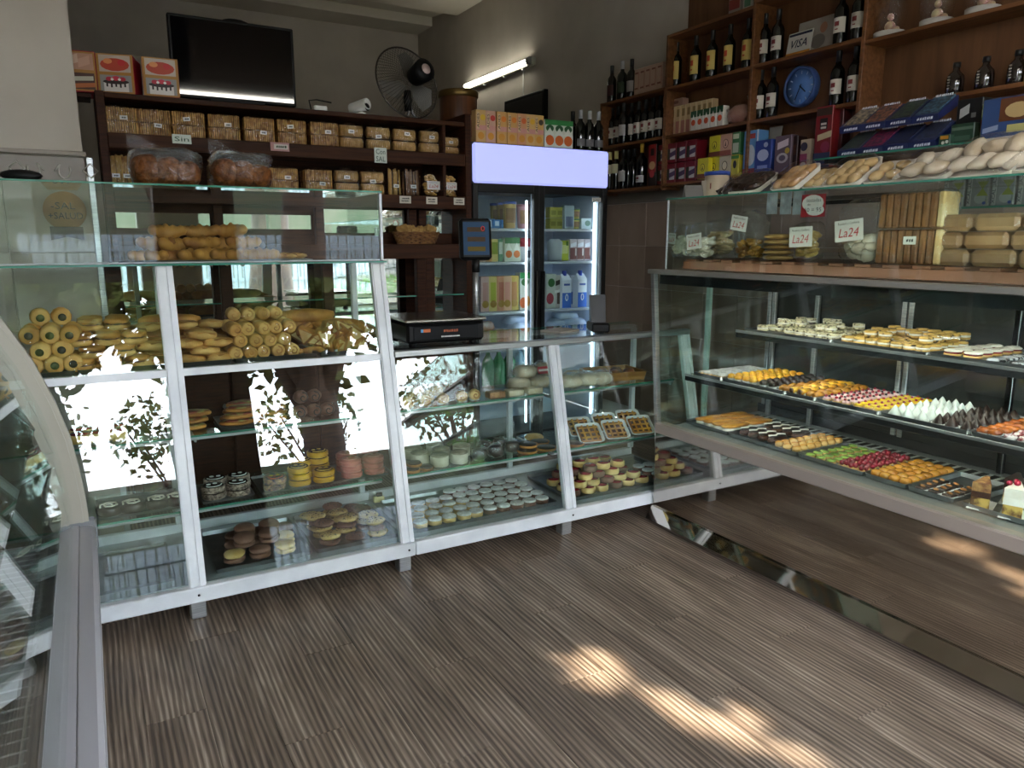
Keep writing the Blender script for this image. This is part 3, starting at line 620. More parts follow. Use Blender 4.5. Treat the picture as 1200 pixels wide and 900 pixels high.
def bottle(c, lab=None, cap='#141414', r=.0375, h=.30, neck=.0145, body=.62, lz=(.07, .15), mark=None, name='wine_bottle', rough=.08):
    m = M('bottle_' + c.lstrip('#'), c, rough, spec=.7)
    bd = MB().lathe([(r * .9, 0), (r, .008), (r, h * body), (r * .86, h * (body + .06)), (neck * 1.15, h * (body + .13)), (neck, h * .82), (neck, h * .985), (neck * 1.1, h * .99), (neck * 1.1, h), (0, h)], 16)
    kids = [part('capsule', MB().lathe([(neck * 1.06, h * .80), (neck * 1.1, h * .985), (neck * 1.16, h * 1.001), (0, h * 1.003)], 12), col(cap, .35))]
    if lab:
        z0, z1 = lz; k = [part('crest', MB().lathe([(r * 1.012, z0 + (z1 - z0) * a), (r * 1.012, z0 + (z1 - z0) * b)], 6, cap=False, a0=R(-112), a1=R(-68)).lathe([(r * 1.012, z0 + (z1 - z0) * .2), (r * 1.012, z0 + (z1 - z0) * .28)], 6, cap=False, a0=R(-104), a1=R(-76)), col(mark, .6)) for a, b in ((.45, .75),)] if mark else []
        kids.append(part('label', MB().lathe([(r * 1.006, z0), (r * 1.006, z1)], 14, cap=False, a0=R(-165), a1=R(-15)), col(lab, .65), *k))
    return S(name, bd.mesh(name, m), *kids)
RZR = -math.pi / 2                                    # facing the shop from the right-hand wall
def shelfpos(u, z, x): return AX(u, 100, x).y
def row(spec, us, x, z, label, cat, group, jit=.03, sc=1):
    for u in us: put(spec, (x, AX(u, 100, x).y, z), label, cat, group, RZR + J(jit), sc=sc)
WB = {'white': bottle('#0c0d0b', '#cfc6b8', mark='#7a2a2a', h=.305), 'yellow': bottle('#0d120c', '#d8bd6a', '#1a1712', .037, .31, lz=(.06, .18), mark='#c24a2a'), 'plain': bottle('#0c0d0d'),
      'silver': bottle('#0d1310', '#1f2f1a', '#a9a9a9', .041, .31), 'red': bottle('#120a0a', '#3a1114', '#111111'), 'greyl': bottle('#0c0d0d', '#a7a2a0', '#0f0f0f', lz=(.06, .14)),
      'gold': bottle('#0a0b10', '#b9b4b6', '#c8a23a', .042, .32, lz=(.04, .09), mark='#6a1d2a')}
XB_ = 3.77
row(WB['yellow'], (792, 814, 833, 853, 874), XB_, ZB[2], 'dark sparkling wine bottle with yellow label on the top pine shelf', 'wine bottle', 'yellow-label bottles')
row(WB['white'], (893, 908, 980, 1000), XB_, ZB[2], 'dark wine bottle with white label beside the card sign', 'wine bottle', 'white-label bottles around the card sign')
row(WB['white'], (892, 906, 981, 1001), XB_, ZB[1], 'dark wine bottle with white label beside the blue clock', 'wine bottle', 'white-label bottles around the clock')
put(WB['red'], (3.80, AX(717, 100, 3.8).y, 2.566), 'dark bottle with maroon label on top of the shorter wine shelf', 'wine bottle', rz=RZR)
put(WB['silver'], (3.80, AX(729, 100, 3.8).y, 2.566), 'sparkling wine bottle with silver neck on top of the shorter shelf', 'wine bottle', rz=RZR)
put(WB['greyl'], (3.80, AX(740, 100, 3.8).y, 2.566), 'dark wine bottle with pale grey label on top of the shorter shelf', 'wine bottle', rz=RZR)
row(WB['white'], (718.5, 725.5, 741, 749.5, 758, 766.5, 775), 3.79, 2.235, 'dark wine bottle with white label in the shorter wine shelf', 'wine bottle', 'bottles in the shorter wine shelf')
put(WB['greyl'], (3.715, AX(732, 100, 3.715).y, 2.235), 'wine bottle with long grey label standing proud of its row', 'wine bottle', rz=RZR)
put(bottle('#0d0e10', cap='#b9b9b9', r=.045, h=.18, neck=.03, name='jar_bottle'), (3.76, AX(710, 100, 3.76).y, 2.235), 'squat dark bottle with pale cap at the shelf end', 'bottle', rz=RZR)
row(WB['plain'], (739, 745.5), 3.78, 1.895, 'plain dark wine bottle on the lowest wine shelf', 'wine bottle', 'plain bottles on the lowest wine shelf')
put(WB['greyl'], (3.74, AX(731.5, 150, 3.74).y, 1.895), 'wine bottle with pale capsule beside the gold-necked bottle', 'wine bottle', rz=RZR)
put(WB['gold'], (3.75, AX(755, 100, 3.75).y, 1.895), 'sparkling wine bottle with gold foil neck', 'wine bottle', rz=RZR)
row(bottle('#0c0d0c', '#d5cda8', '#cfc27e', lz=(.13, .2)), (717, 724.5), 3.75, 1.895, 'bottle with pale gold capsule and cream label', 'wine bottle', 'pale gold bottles')
put(carton('gift_carton', .085, .085, .30, '#1c1516', [('r', 0, .2, .083, .2, '#8e1f22'), ('o', 0, .15, .07, .06, '#c9a87a'), ('o', 0, .09, .055, .055, '#b23a3f'), ('r', 0, .245, .04, .05, '#15110f')]), (3.76, AX(771, 150, 3.76).y, 1.895), 'red and black gift carton beside the gold-necked bottle', 'box', rz=RZR)
# small cream cartons
cr = carton('cream_carton', .066, .06, .20, '#b89a86', [('r', 0, .17, .05, .012, '#7c4a3c'), ('r', 0, .06, .05, .012, '#7c4a3c'), ('r', .02, .11, .012, .13, '#a97f6d')])
row(cr, (750, 756.5, 763, 769.5, 776.5), 3.78, 2.566, 'narrow pinkish drink carton on top of the shorter wine shelf', 'carton', 'pinkish cartons', 0.01, 1)
cy = carton('juice_carton', .052, .05, .20, '#c2a67a', [('r', 0, .05, .048, .09, '#a8705f'), ('r', 0, .15, .03, .05, '#8a7042'), ('r', .018, .1, .008, .19, '#d6c39a')])
row(cy, [787 + 6.2 * i for i in range(9)], 3.775, ZB[1], 'slim yellow-pink juice carton in a row on the pine shelf', 'carton', 'slim juice cartons', .01)
put(carton('flat_carton', .20, .06, .05, '#9c7a68', [('r', 0, .025, .12, .02, '#6d4538')]), (3.78, AX(793, 100, 3.78).y, ZB[1] + .201), 'flat pinkish carton lying on top of the slim juice cartons', 'carton', rz=RZR)
tj = carton('juice_carton', .055, .055, .125, '#d3cfc4', [('r', 0, .105, .055, .04, '#1d4a2c'), ('t', 0, .08, .03, .05, '#e8e4da'), ('o', 0, .05, .04, .04, '#c4522a')])
row(tj, (818, 825.5, 833, 841, 849), 3.712, ZB[1], 'small green and white juice carton with orange fruit picture', 'carton', 'small orange juice cartons', .01)
put(S('bread_bag', part('bread', MB().blob(.09, .06, .06, (0, 0, .06), jit=.2), M('rusk', '#a47a68', .7, 0, '#8b5d4d', 12)).mesh, part('bag', MB().blob(.1, .066, .066, (0, 0, .066), 14, 8, jit=.25).blob(.03, .03, .05, (.10, 0, .14), 8, 5, jit=.4), FILM)), (3.75, AX(869, 100, 3.75).y, ZB[1]), 'clear bag of pinkish rusks at the end of the juice cartons', 'bag', rz=RZR)
# red boxes with white script panels
rb = carton('red_box', .094, .1, .135, '#6d0f1d', [('r', .012, .06, .054, .075, '#b9b6b4'), ('r', -.031, .06, .026, .075, '#2c3422'), ('d', .012, .06, .06, .05, '#4b3a5c')])
for k in range(2):
    for i, u in enumerate((785.5, 796.5, 808, 820, 832)):
        if k == 0 and i == 4: continue
        put(rb, (3.76, AX(u, 100, 3.76).y, ZB[0] + .137 * (1 - k) * 1.02 if k == 0 else ZB[0]), 'dark red grocery box with white script panel', 'box', 'dark red boxes', RZR)
yb = carton('tea_box', .1, .1, .135, '#c3b81c', [('o', 0, .075, .042, .05, '#20210c'), ('o', 0, .075, .034, .042, '#d2c730'), ('r', 0, .018, .1, .03, '#6e3a1a'), ('t', 0, .075, .014, .03, '#20210c')])
pb = carton('tea_box', .1, .1, .135, '#b98d78', [('o', 0, .075, .05, .058, '#3c211a'), ('o', 0, .075, .042, .05, '#c79d88'), ('r', 0, .018, .1, .03, '#8a4a38'), ('t', 0, .075, .014, .03, '#3c211a')])
wb_ = carton('tea_box', .1, .1, .135, '#b9ad92', [('o', 0, .075, .05, .06, '#1d1712'), ('o', 0, .075, .04, .05, '#cfc4aa'), ('r', 0, .018, .1, .03, '#7a6a50')])
gb = carton('tea_box', .065, .1, .135, '#2f6b3a', [('r', 0, .04, .05, .06, '#a9b09a'), ('r', 0, .11, .05, .03, '#bcc7a4')])
yA = lambda u, x=3.74: AX(u, 150, x).y
put(yb, (3.74, yA(845), ZB[0] + .138), 'yellow tea box with round emblem stacked beside the red boxes', 'box', rz=RZR); put(yb, (3.74, yA(845), ZB[0]), 'yellow tea box with round emblem at the bottom of its stack', 'box', rz=RZR)
put(yb, (3.70, yA(832, 3.70), ZB[0]), 'yellow tea box partly behind the blue-lidded tub', 'box', rz=RZR)
put(pb, (3.74, yA(858), ZB[0] + .138), 'salmon pink tea box with round emblem', 'box', rz=RZR); put(wb_, (3.74, yA(858), ZB[0]), 'cream tea box with round emblem under the salmon pink one', 'box', rz=RZR)
put(gb, (3.74, yA(870), ZB[0] + .138), 'green tea box with white panel on a yellow one', 'box', rz=RZR); put(carton('tea_box', .065, .1, .135, '#b7ab28', [('o', 0, .075, .03, .05, '#22230e'), ('r', 0, .12, .065, .02, '#3c7a2a')]), (3.74, yA(870), ZB[0]), 'small yellow tea box with green top strip', 'box', rz=RZR)
put(carton('milk_powder_box', .12, .09, .27, '#5b8fc0', [('r', -.0, .235, .07, .03, '#a33a34'), ('o', 0, .12, .08, .13, '#c4cbd2'), ('r', 0, .02, .11, .04, '#8a2440'), ('r', .055, .14, .012, .26, '#cfd4d8')]), (3.74, yA(887), ZB[0]), 'sky blue milk powder carton with white splash picture', 'box', rz=RZR)
put(carton('blue_box', .13, .09, .2, '#223a86', [('o', 0, .11, .09, .07, '#aeb6d4'), ('r', 0, .04, .08, .02, '#7f8cc4'), ('o', .02, .17, .035, .03, '#b5bcd8')]), (3.73, yA(902, 3.73), ZB[0]), 'dark blue grocery box with pale oval emblem', 'box', rz=RZR)
put(carton('dessert_box', .12, .06, .21, '#5d4a55', [('d', .0, .16, .08, .06, '#c9b6bf'), ('o', 0, .08, .085, .06, '#b7aeb4'), ('o', 0, .08, .05, .035, '#5a4f63'), ('o', .035, .12, .035, .035, '#c2a03c')]), (3.72, yA(923, 3.72), ZB[0]), 'mauve dessert mix box with cup picture', 'box', rz=RZR)
put(carton('brown_box', .07, .08, .2, '#2b1612', [('r', 0, .12, .05, .06, '#4a2b20')]), (3.75, yA(936, 3.75), ZB[0]), 'very dark brown grocery box between two dessert boxes', 'box', rz=RZR)
put(carton('cream_box', .075, .05, .17, '#b3a08a', [('o', -.01, .13, .05, .05, '#272338'), ('r', -.01, .06, .05, .06, '#8e3a5a'), ('o', -.01, .03, .04, .03, '#cfc6c6')]), (3.72, yA(949, 3.72), ZB[0]), 'cream and purple dessert box with dark roundel', 'box', rz=RZR)
put(carton('chocolate_box', .11, .07, .33, '#7c1a1c', [('r', 0, .30, .1, .04, '#3a2a1c'), ('r', 0, .235, .05, .06, '#12100f'), ('r', .0, .235, .036, .012, '#d8d4cc'), ('r', 0, .215, .036, .012, '#d8d4cc'), ('d', .01, .17, .09, .05, '#c7b68f'), ('r', 0, .04, .11, .08, '#2c2e52'), ('o', .02, .11, .06, .06, '#8c2f4a')]), (3.70, yA(970, 3.7), ZB[0]), 'tall red and navy cocoa pouch box', 'box', rz=RZR)
put(carton('red_box', .08, .07, .33, '#3c0f10', [('r', 0, .2, .05, .1, '#55181a')]), (3.76, yA(985, 3.76), ZB[0]), 'deep maroon box beside the tall cocoa pouch box', 'box', rz=RZR)
put(S('paper_note', MB().bbox(-.05, .05, -.001, .001, 0, .1, .0003).mesh('paper_note', col('#8f8a80', .8))), (3.80, yA(908, 3.8), ZB[0] + .19), 'curled plain paper note standing behind the blue box', 'paper', rz=RZR, rx=R(-8))
# clock
mb = MB().at(rx=R(90)).lathe([(.112, 0), (.116, .012), (.116, .05), (.106, .055), (.102, .045)], 40, cap=False)
hands = MB().box(-.003, .003, -.036, -.0345, -.005, .055); ticks = MB()
for i in range(12):
    a = i * math.pi / 6; ticks.T = Matrix.Rotation(a, 4, 'Y'); ticks.box(-.003, .003, -.034, -.0335, .072, .09)
ck = S('wall_clock', mb.mesh('rim', col('#3c568c', .35)), part('dial', MB().at(0, -.03, 0, rx=R(90)).lathe([(.104, 0), (.104, .002), (0, .002)], 40), col('#5d86c6', .4)), part('tick_marks', ticks, col('#b9c8e4', .5), kind='stuff'),
       S('hour_hand', B(-.0035, .0035, -.038, -.0365, -.01, .05).mesh('hand', col('#1a2742')), rot=(0, R(132), 0)), S('minute_hand', B(-.0025, .0025, -.041, -.0395, -.015, .08).mesh('hand', col('#1a2742')), rot=(0, R(205), 0)))
c_ = AX(941, 102, 3.84); put(ck, (3.855, c_.y, c_.z), 'round blue wall clock with pale dial marks', 'clock', rz=RZR)
# card sign and picture
vs = S('card_sign', MB().bbox(-.085, .085, -.003, .003, 0, .135, .001).mesh('card_sign', col('#c4c0b6', .5)), fprint('printed_bands', [('r', 0, .122, .16, .014, col('#171b36')), ('r', 0, .012, .17, .018, col('#b5771f'))], .003), S('lettering', text('VISA', .045, col('#171b36'), .115, .25, .012), loc=(0, -.005, .068)))
put(vs, (3.72, AX(932, 100, 3.72).y, ZB[2]), 'white standing card-payment sign with blue and gold bands', 'sign', rz=RZR, rx=R(-10))
pc = S('picture_card', MB().bbox(-.13, .13, -.006, .006, 0, .2, .002).mesh('picture_card', M('picture', '#a39d92', .7, 0, '#8a8078', 8)), fprint('faded_print', [('o', .02, .07, .1, .08, col('#6f6862')), ('o', .05, .14, .05, .06, col('#9a6a52')), ('o', -.04, .12, .08, .05, col('#948a80'))], .006))
put(pc, (3.79, AX(951, 100, 3.79).y, ZB[2]), 'faded rectangular picture leaning behind the card sign', 'picture', rz=RZR, rx=R(-6))
# upper right: gift bags, small bottles, boxes on the very top shelf
gift = S('gift_bag', part('doily', MB().lathe([(.075, 0), (.08, .006), (.08, .03), (.075, .03)], 18), col('#b5aea6', .6)).mesh,
         part('figurine', MB().blob(.03, .025, .03, (0, 0, .06)).blob(.018, .018, .02, (0, 0, .11)).blob(.028, .02, .018, (.03, 0, .04)), M('figurine_pink', '#b27d78', .5, 0, '#c9b78a', 30)),
         part('cellophane', MB().blob(.09, .08, .13, (0, 0, .13), 14, 10, jit=.3).lathe([(.01, .24), (.045, .31)], 10, cap=False), FILM), part('cut_outs', MB(), col('#171413')) if False else part('ribbon', MB().tube([(-.02, -.01, .245), (.0, -.02, .25), (.02, -.01, .245)], .006), col('#a9a9b2', .3)))
for u, nm in ((1043, 'beside the wine divider'), (1097, 'in the middle of the top shelf'), (1150, 'at the far end of the row')):
    put(gift, (3.76, AX(u, 30, 3.76).y, 2.535), 'cellophane gift bag with small figurine, ' + nm, 'gift bag', rz=RZR, sc=.95)
sb = S('spirit_bottle', MB().lathe([(.036, 0), (.04, .006), (.04, .07), (.036, .09), (.018, .11), (.015, .118), (.015, .13), (0, .13)], 14).mesh('spirit_bottle', M('dim_glass', '#241c17', .06, spec=.8)), part('cap', MB().lathe([(.017, .126), (.017, .15), (0, .151)], 12), col('#0e0d0d')),
       fprint('vertical_print', [('r', -.008, .03 + .013 * i, .012, .007, col('#8e8880')) for i in range(5)], .041))
row(sb, (1119, 1153, 1190), 3.74, 2.19, 'small clear spirit bottle with black cap on the bare wood shelf', 'bottle', 'small spirit bottles', 0)
row(carton('grocery_box', .1, .08, .12, '#8c8378', [('r', 0, .06, .09, .06, '#7a2c26')]), (861,), 3.76, ZB[3], 'red and grey box on the very top of the pine shelving', 'box', None, 0)
row(carton('grocery_box', .08, .08, .12, '#9a958c', [('r', 0, .06, .05, .08, '#3c6a50')]), (876,), 3.76, ZB[3], 'pale box with green mark on the very top of the pine shelving', 'box', None, 0)
# blue sweets rack on a glass ledge
LG = 1.90
put(S('glass_ledge', B(-.16, .14, -1.4, 1.0, -.008, 0).mesh('glass_ledge', GLASS), part('edge', B(-.163, -.16, -1.4, 1.0, -.008, 0), GLASSE), part('bracket', B(-.15, .33, .93, .95, -.03, -.008).box(-.15, .33, -.5, -.48, -.03, -.008), DARKM)), (3.38, 1.62, LG), 'dark green glass ledge carrying the blue sweets rack', 'shelf')
NAVY = '#1a2450'
def sweets(c1):
    return S('sweets_tray', MB().hexa([(-.062, -.09, 0), (.062, -.09, 0), (.062, .05, .075), (-.062, .05, .075)], [(-.062, -.095, .03), (.062, -.095, .03), (.062, .045, .12), (-.062, .045, .12)]).mesh('sweets_tray', col(NAVY, .4)),
             part('sweets', MB().hexa([(-.052, -.085, .032), (.052, -.085, .032), (.052, .04, .115), (-.052, .04, .115)], [(-.05, -.082, .04), (.05, -.082, .04), (.05, .04, .125), (-.05, .04, .125)]), M('sweets_' + c1.lstrip('#'), c1, .4, 0, '#2a2d36', 60)),
             S('small_print', strokes(.085, .013, col('#d3d6e0'), 1, 2), loc=(0, -.0975, .015)), S('small_print', strokes(.085, .011, col('#d3d6e0'), 1, 4), loc=(0, .038, .128)))
for k, (cs, z, dx) in enumerate(((('#b7a489', '#a1694e', '#41543f', '#4f7488'), LG + .12, .06), (('#3d4a3c', '#8c2a52', '#1f2a55', '#38405f'), LG, 0))):
    for i, c1 in enumerate(cs):
        put(sweets(c1), (3.36 + dx, AX((1012, 1038, 1067, 1098)[i], 140, 3.36 + dx).y, z), ('upper-row' if k == 0 else 'lower-row') + ' navy sweets tray with ' + ('cream', 'orange', 'dark green', 'pale blue', 'grey-green', 'crimson', 'navy', 'slate')[i + 4 * k] + ' packets', 'sweets tray', rz=RZR)
put(carton('mint_box', .05, .1, .05, '#1c3a2a', [('o', -.005, .015, .014, .014, '#c9c9c4'), ('o', .012, .018, .014, .014, '#c9c9c4'), ('r', 0, .037, .036, .014, '#b07a1f')]), (3.33, AX(1115, 160, 3.33).y, LG), 'little green mint box at the end of the sweets rack', 'box', rz=RZR)
put(carton('green_box', .1, .1, .09, '#1f3a2a', [('r', 0, .07, .09, .012, '#56685a'), ('r', 0, .03, .07, .02, '#3c5546')]), (3.36, AX(1135, 160, 3.36).y, LG), 'low dark green box beside the mint box', 'box', rz=RZR)
put(carton('dark_box', .11, .08, .2, '#0c0d10', [('d', -.02, .15, .04, .06, '#a9a9a9'), ('r', .02, .13, .02, .02, '#777777')]), (3.42, AX(1140, 150, 3.42).y, LG), 'tall black packet behind the low green box', 'box', rz=RZR)
put(carton('stick_pack', .025, .05, .16, '#8c9a2a', [('r', 0, .07, .022, .05, '#8a3a2a'), ('r', 0, .12, .022, .03, '#c9cf9a')]), (3.34, AX(1156, 150, 3.34).y, LG), 'thin lime green stick pack beside the blue biscuit box', 'box', rz=RZR)
put(carton('biscuit_box', .2, .12, .17, '#2c4470', [('r', .03, .12, .12, .09, '#5d3418'), ('o', .04, .115, .1, .06, '#b59a6a'), ('d', -.06, .05, .06, .03, '#8d9ab8'), ('r', .04, .045, .07, .03, '#b0a86a')]), (3.36, AX(1188, 150, 3.36).y, LG), 'blue open-front biscuit display box on the glass ledge', 'box', rz=RZR)
put(carton('yellow_pack', .05, .05, .14, '#a8912a', [('r', 0, .07, .04, .02, '#3a3a3a')]), (3.46, AX(1190, 105, 3.46).y, 2.19) if False else (3.74, AX(1208, 105, 3.74).y, 2.19), 'yellow pack on the bare wood shelf', 'box', rz=RZR)

# ---- fluorescent tube, wall monitor
a, b = AX(545, 101, XW - .06), AX(618, 71, XW - .06); L_ = abs(a.y - b.y)
put(S('fluorescent_lamp', None, part('channel', MB().bbox(.015, .06, -L_ / 2 - .06, L_ / 2, -.045, .03, .006), col('#b5b1a0', .5)), part('tube', MB().at(0, -L_ / 2 + .02, 0, rx=R(-90)).lathe([(.018, 0), (.018, L_ - .02)], 12), M('tube_glow', '#fffbe8', .4, emit=7)),
      part('end_cap', MB().at(.02, -L_ / 2 - .05, 0, rx=R(-90)).lathe([(.03, 0), (.04, .02), (.04, .06), (.025, .075)], 12), M('endcap_grey', '#8b8a88', .3, .5)),
      *[part('clip', MB().at(.03, L_ * t, 0).bbox(-.012, .02, -.012, .012, -.062, -.04, .003), WHITEP) for t in (-.4, -.12, .2)], part('cord', MB().tube([(.05, -L_ * .38, -.04), (.052, -L_ * .38, -.5)], .006, 6), WHITEP)),
    (XW - .06, (a.y + b.y) / 2, (a.z + b.z) / 2), 'lit fluorescent tube lamp high on the right-hand wall', 'lamp')
a = AX(593, 131, XW - .03); b = AX(640, 104, XW - .03)
put(S('wall_screen', MB().bbox(-.02, .025, b.y, a.y, b.z - .62, b.z, .004).mesh('wall_screen', BLACKP), part('display', B(-.022, -.0205, b.y + .03, a.y - .03, b.z - .59, b.z - .03), M('screen_off', '#070708', .35))), (XW - .03, 0, 0), 'black flat screen mounted on the right-hand wall below the tube lamp', 'screen')

# ================================================================== on and in the shelf unit
CRK = M('cracker', '#cb9d55', .7, 0, '#8a5a26', 40, rnd=.08); CRK2 = M('cracker_pale', '#cfa968', .7, 0, '#b08748', 40, rnd=.08)
STICK = M('breadstick', '#c9a052', .65, 0, '#a87c34', 30, rnd=.06); STICKD = M('breadstick_dark', '#8a6238', .7, 0, '#6a4524', 30)
TAG = col('#d6d2c8', .6); INK = col('#1b1b1b', .6); REDINK = col('#b02a33', .5); BLUEINK = col('#2a3f8a', .5)
def tag_(x, y, z, w_=.035, h_=.02, rot=0):
    return S('price_tag', B(-w_ / 2, w_ / 2, -.0006, .0006, -h_ / 2, h_ / 2).mesh('price_tag', TAG), S('small_print', strokes(w_ * .62, h_ * .4, INK), loc=(0, -.0015, 0)), loc=(x, y, z), rot=(0, rot, 0))
def crackers(w_, d, h, rows=2, n=15, round_=False, seed=0, mat=None):
    mb = MB(); rg = random.Random(seed); hh = h / rows
    for r_ in range(rows):
        for i in range(n):
            x = -w_ / 2 + w_ * (i + .5) / n; z0 = r_ * hh + rg.uniform(0, .003); t = w_ / n * .34
            if round_: mb.at(x - t, 0, r_ * hh + hh / 2, ry=R(90)).lathe([(hh * .44, 0), (hh * .48, t), (hh * .44, 2 * t)], 10); mb.at()
            else: mb.bbox(x - t, x + t, -d / 2 + rg.uniform(0, .006), d / 2, z0, r_ * hh + hh * rg.uniform(.9, .98), .0015)
    film = MB().blob(w_ / 2 + .004, d / 2 + .005, h / 2 + .004, (0, 0, h / 2 + .001), 16, 8, e=.25)
    film.blob(w_ * .3, d * .3, .012, (0, 0, h + .006), 10, 5, jit=.4, seed=seed)
    return S('cracker_pack', mb.mesh('crackers', mat or CRK), part('wrapper', film, FILM), tag_(rg.uniform(-.02, .02), -d / 2 - .008, h * rg.uniform(.4, .75), rot=rg.uniform(-.15, .15)))
XAT = lambda u, v, y: AY(u, v, y).x
Z1, Z2, YP = 2.0185, 1.7635, 4.40
sq = [crackers(.158, .13, .135, 2, 15, seed=i) for i in range(3)]; rd = [crackers(.135, .10, .14, 2, 16, True, seed=i, mat=CRK2) for i in range(3)]
for i, (u0, u1) in enumerate(((122, 156), (159, 198), (201, 236), (240, 280), (282, 319), (320, 356), (358, 394))):
    x = (XAT(u0, 140, YP) + XAT(u1, 140, YP)) / 2; put(sq[i % 3], (x, YP, Z1), 'pack of square crackers under the screen and cake boxes, top row', 'crackers', 'square cracker packs, top row', J(.03))
for i, (u0, u1) in enumerate(((395, 425), (427, 457), (458, 487), (488, 518))):
    x = (XAT(u0, 155, YP) + XAT(u1, 155, YP)) / 2; put(rd[i % 3], (x, YP, Z1), 'pack of round crackers beneath the fan, top row', 'crackers', 'round cracker packs, top row', J(.03))
put(rd[0], (2.04, YP, Z1), 'pack of round crackers in the narrow end bay of the dark shelf', 'crackers', rz=0, sc=.8)
for i, u in enumerate((330, 370)): put(sq[i], (XAT(u, 205, YP), YP, Z2), ('pack of square crackers on the second row beside the bagged loaf', 'pack of square crackers on the second row, next to the round ones')[i], 'crackers', sc=.98)
for i, u in enumerate((405, 435)): put(rd[i], (XAT(u, 205, YP), YP, Z2), 'pack of round crackers on the second row', 'crackers', 'round cracker packs, second row')
put(sq[2], (XAT(262, 200, YP), YP, Z2), 'pack of square crackers behind the two bagged loaves', 'crackers')
put(sq[1], (XAT(205, 200, YP), YP, Z2), 'pack of square crackers behind the loaf with the short note', 'crackers')
def sticks(n, w_, h, mat, tied=False, seed=0):
    mb = MB(); rg = random.Random(seed)
    for i in range(n):
        x = -w_ / 2 + w_ * (i + .5) / n; y = rg.uniform(-.02, .02); mb.tube([(x + rg.uniform(-.004, .004), y, 0), (x * .95, y, h * rg.uniform(.9, 1))], w_ / n * .5, 6)
    return S('breadstick_pack', mb.mesh('breadsticks', mat), part('wrapper', MB().blob(w_ / 2 + .006, .035, h / 2 + .006, (0, 0, h / 2 + .004), 12, 8, e=.4), FILM), tag_(.0, -.045, h * .35))
put(sticks(8, .085, .165, STICK, seed=1), (XAT(461, 205, YP), YP, Z2), 'pack of pale breadsticks standing upright on the second row', 'breadsticks')
put(sticks(9, .1, .165, STICKD, seed=2), (XAT(481, 205, YP), YP, Z2), 'pack of dark wholemeal breadsticks standing upright', 'breadsticks')
put(sticks(9, .085, .165, STICK, seed=3), (XAT(135, 200, YP), YP, Z2), 'pack of pale breadsticks against the side post', 'breadsticks')
put(sticks(4, .04, .165, CRK, seed=4), (XAT(148, 200, YP), YP, Z2), 'narrow pack of breadsticks beside the big bagged loaf', 'breadsticks')
def la24(w_=.07, h_=.045):
    return S('brand_label', B(-w_ / 2, w_ / 2, -.0006, .0006, -h_ / 2, h_ / 2).mesh('brand_label', col('#cfc9c2', .55)), S('lettering', text('La24', h_ * .42, REDINK, w_ * .72, .25), loc=(0, -.0016, -h_ * .1)), S('lettering', text('Panaderia y Confiteria', h_ * .12, INK, w_ * .75), loc=(0, -.0016, h_ * .32)))
def bag(w_, d, h, inner, label_at=None, seed=0, lw=.07, lh=.045, name='snack_bag'):
    film = MB().blob(w_ / 2, d / 2, h * .5, (0, 0, h * .5), 16, 10, e=.55, jit=.12, seed=seed)
    kids = [part('bag_film', film, FILM)]
    if label_at:
        l = la24(lw, lh); l.loc = (label_at[0], -d / 2 - .004, label_at[1]); l.rot = (0, label_at[2], 0); kids.append(l)
    return S(name, inner.mesh if isinstance(inner, S) else inner, *kids)
def heap(mat, w_, d, h, n, size, seed=0, flat=.6, lump=.15):
    rg = random.Random(seed); mb = MB()
    for i in range(n):
        z = size * .5 + (h - size) * (i / n); s_ = size * rg.uniform(.8, 1.15)
        mb.at(rg.uniform(-.5, .5) * (w_ - size), rg.uniform(-.5, .5) * (d - size), z, rz=rg.uniform(0, 6), rx=rg.uniform(-.7, .7)); mb.blob(s_ / 2, s_ / 2, s_ / 2 * flat, nu=8, nv=5, jit=lump, seed=i)
    mb.at(); return mb.mesh('contents', mat)
put(bag(.125, .07, .165, heap(STICK, .11, .06, .15, 34, .035, 1), (0, .07, 0), 1, .085, .05), (XAT(505, 205, YP), YP, Z2), 'bag of golden nibbles with red and white brand label', 'snack bag')
put(bag(.10, .07, .165, heap(STICK, .09, .06, .15, 28, .035, 2), (0, .07, 0), 2, .07, .045), (2.035, YP, Z2), 'bag of golden nibbles in the narrow end bay', 'snack bag')
# paper notes on the boards
def note(t, w_, h_, c='#cfd6cd', tc='#1f4a38', edge=None):
    return S('paper_note', B(-w_ / 2, w_ / 2, -.0006, .0006, -h_ / 2, h_ / 2).mesh('paper_note', col(c, .7)), *[S('lettering', text(a, h_ * (.34 if len(t) > 1 else .5), col(tc, .6), w_ * .75), loc=(0, -.0016, h_ * (.24 - .48 * i) if len(t) > 1 else 0)) for i, a in enumerate(t)])
p = AY(446, 182, YS - .006); put(note(['Con', 'SAL'], .075, .085), p, 'handwritten salted note hanging over the second shelf board', 'note', rz=0)
p = AY(213, 163, YS - .006); put(note(['Sin'], .09, .045), p, 'handwritten unsalted note on the shelf board above the loaf', 'note')
p = AY(328, 172, YS - .006); put(S('paper_note', B(-.05, .05, -.0006, .0006, -.0225, .0225).mesh('paper_note', col('#b58a88', .7)), fprint('white_panel', [('r', .006, 0, .075, .026, col('#cfc9c2'))], .0006), S('small_print', strokes(.065, .013, col('#3a4a38')), loc=(.006, -.003, 0))), p, 'pink-edged paper note on the shelf board', 'note')
for i, (u, v) in enumerate(((475, 234), (506, 235), (538, 236))):
    p = AY(u, v, YS - .006); put(S('price_card', B(-.036, .036, -.0006, .0006, -.021, .021).mesh('price_card', col('#c6beb0', .7)), S('small_print', strokes(.05, .024, col('#2a2a2a'), 2, i), loc=(0, -.002, 0))), p, ('small typed price card under the breadsticks', 'small typed price card under the branded nibbles bag', 'small typed price card in the narrow end bay')[i], 'price card')
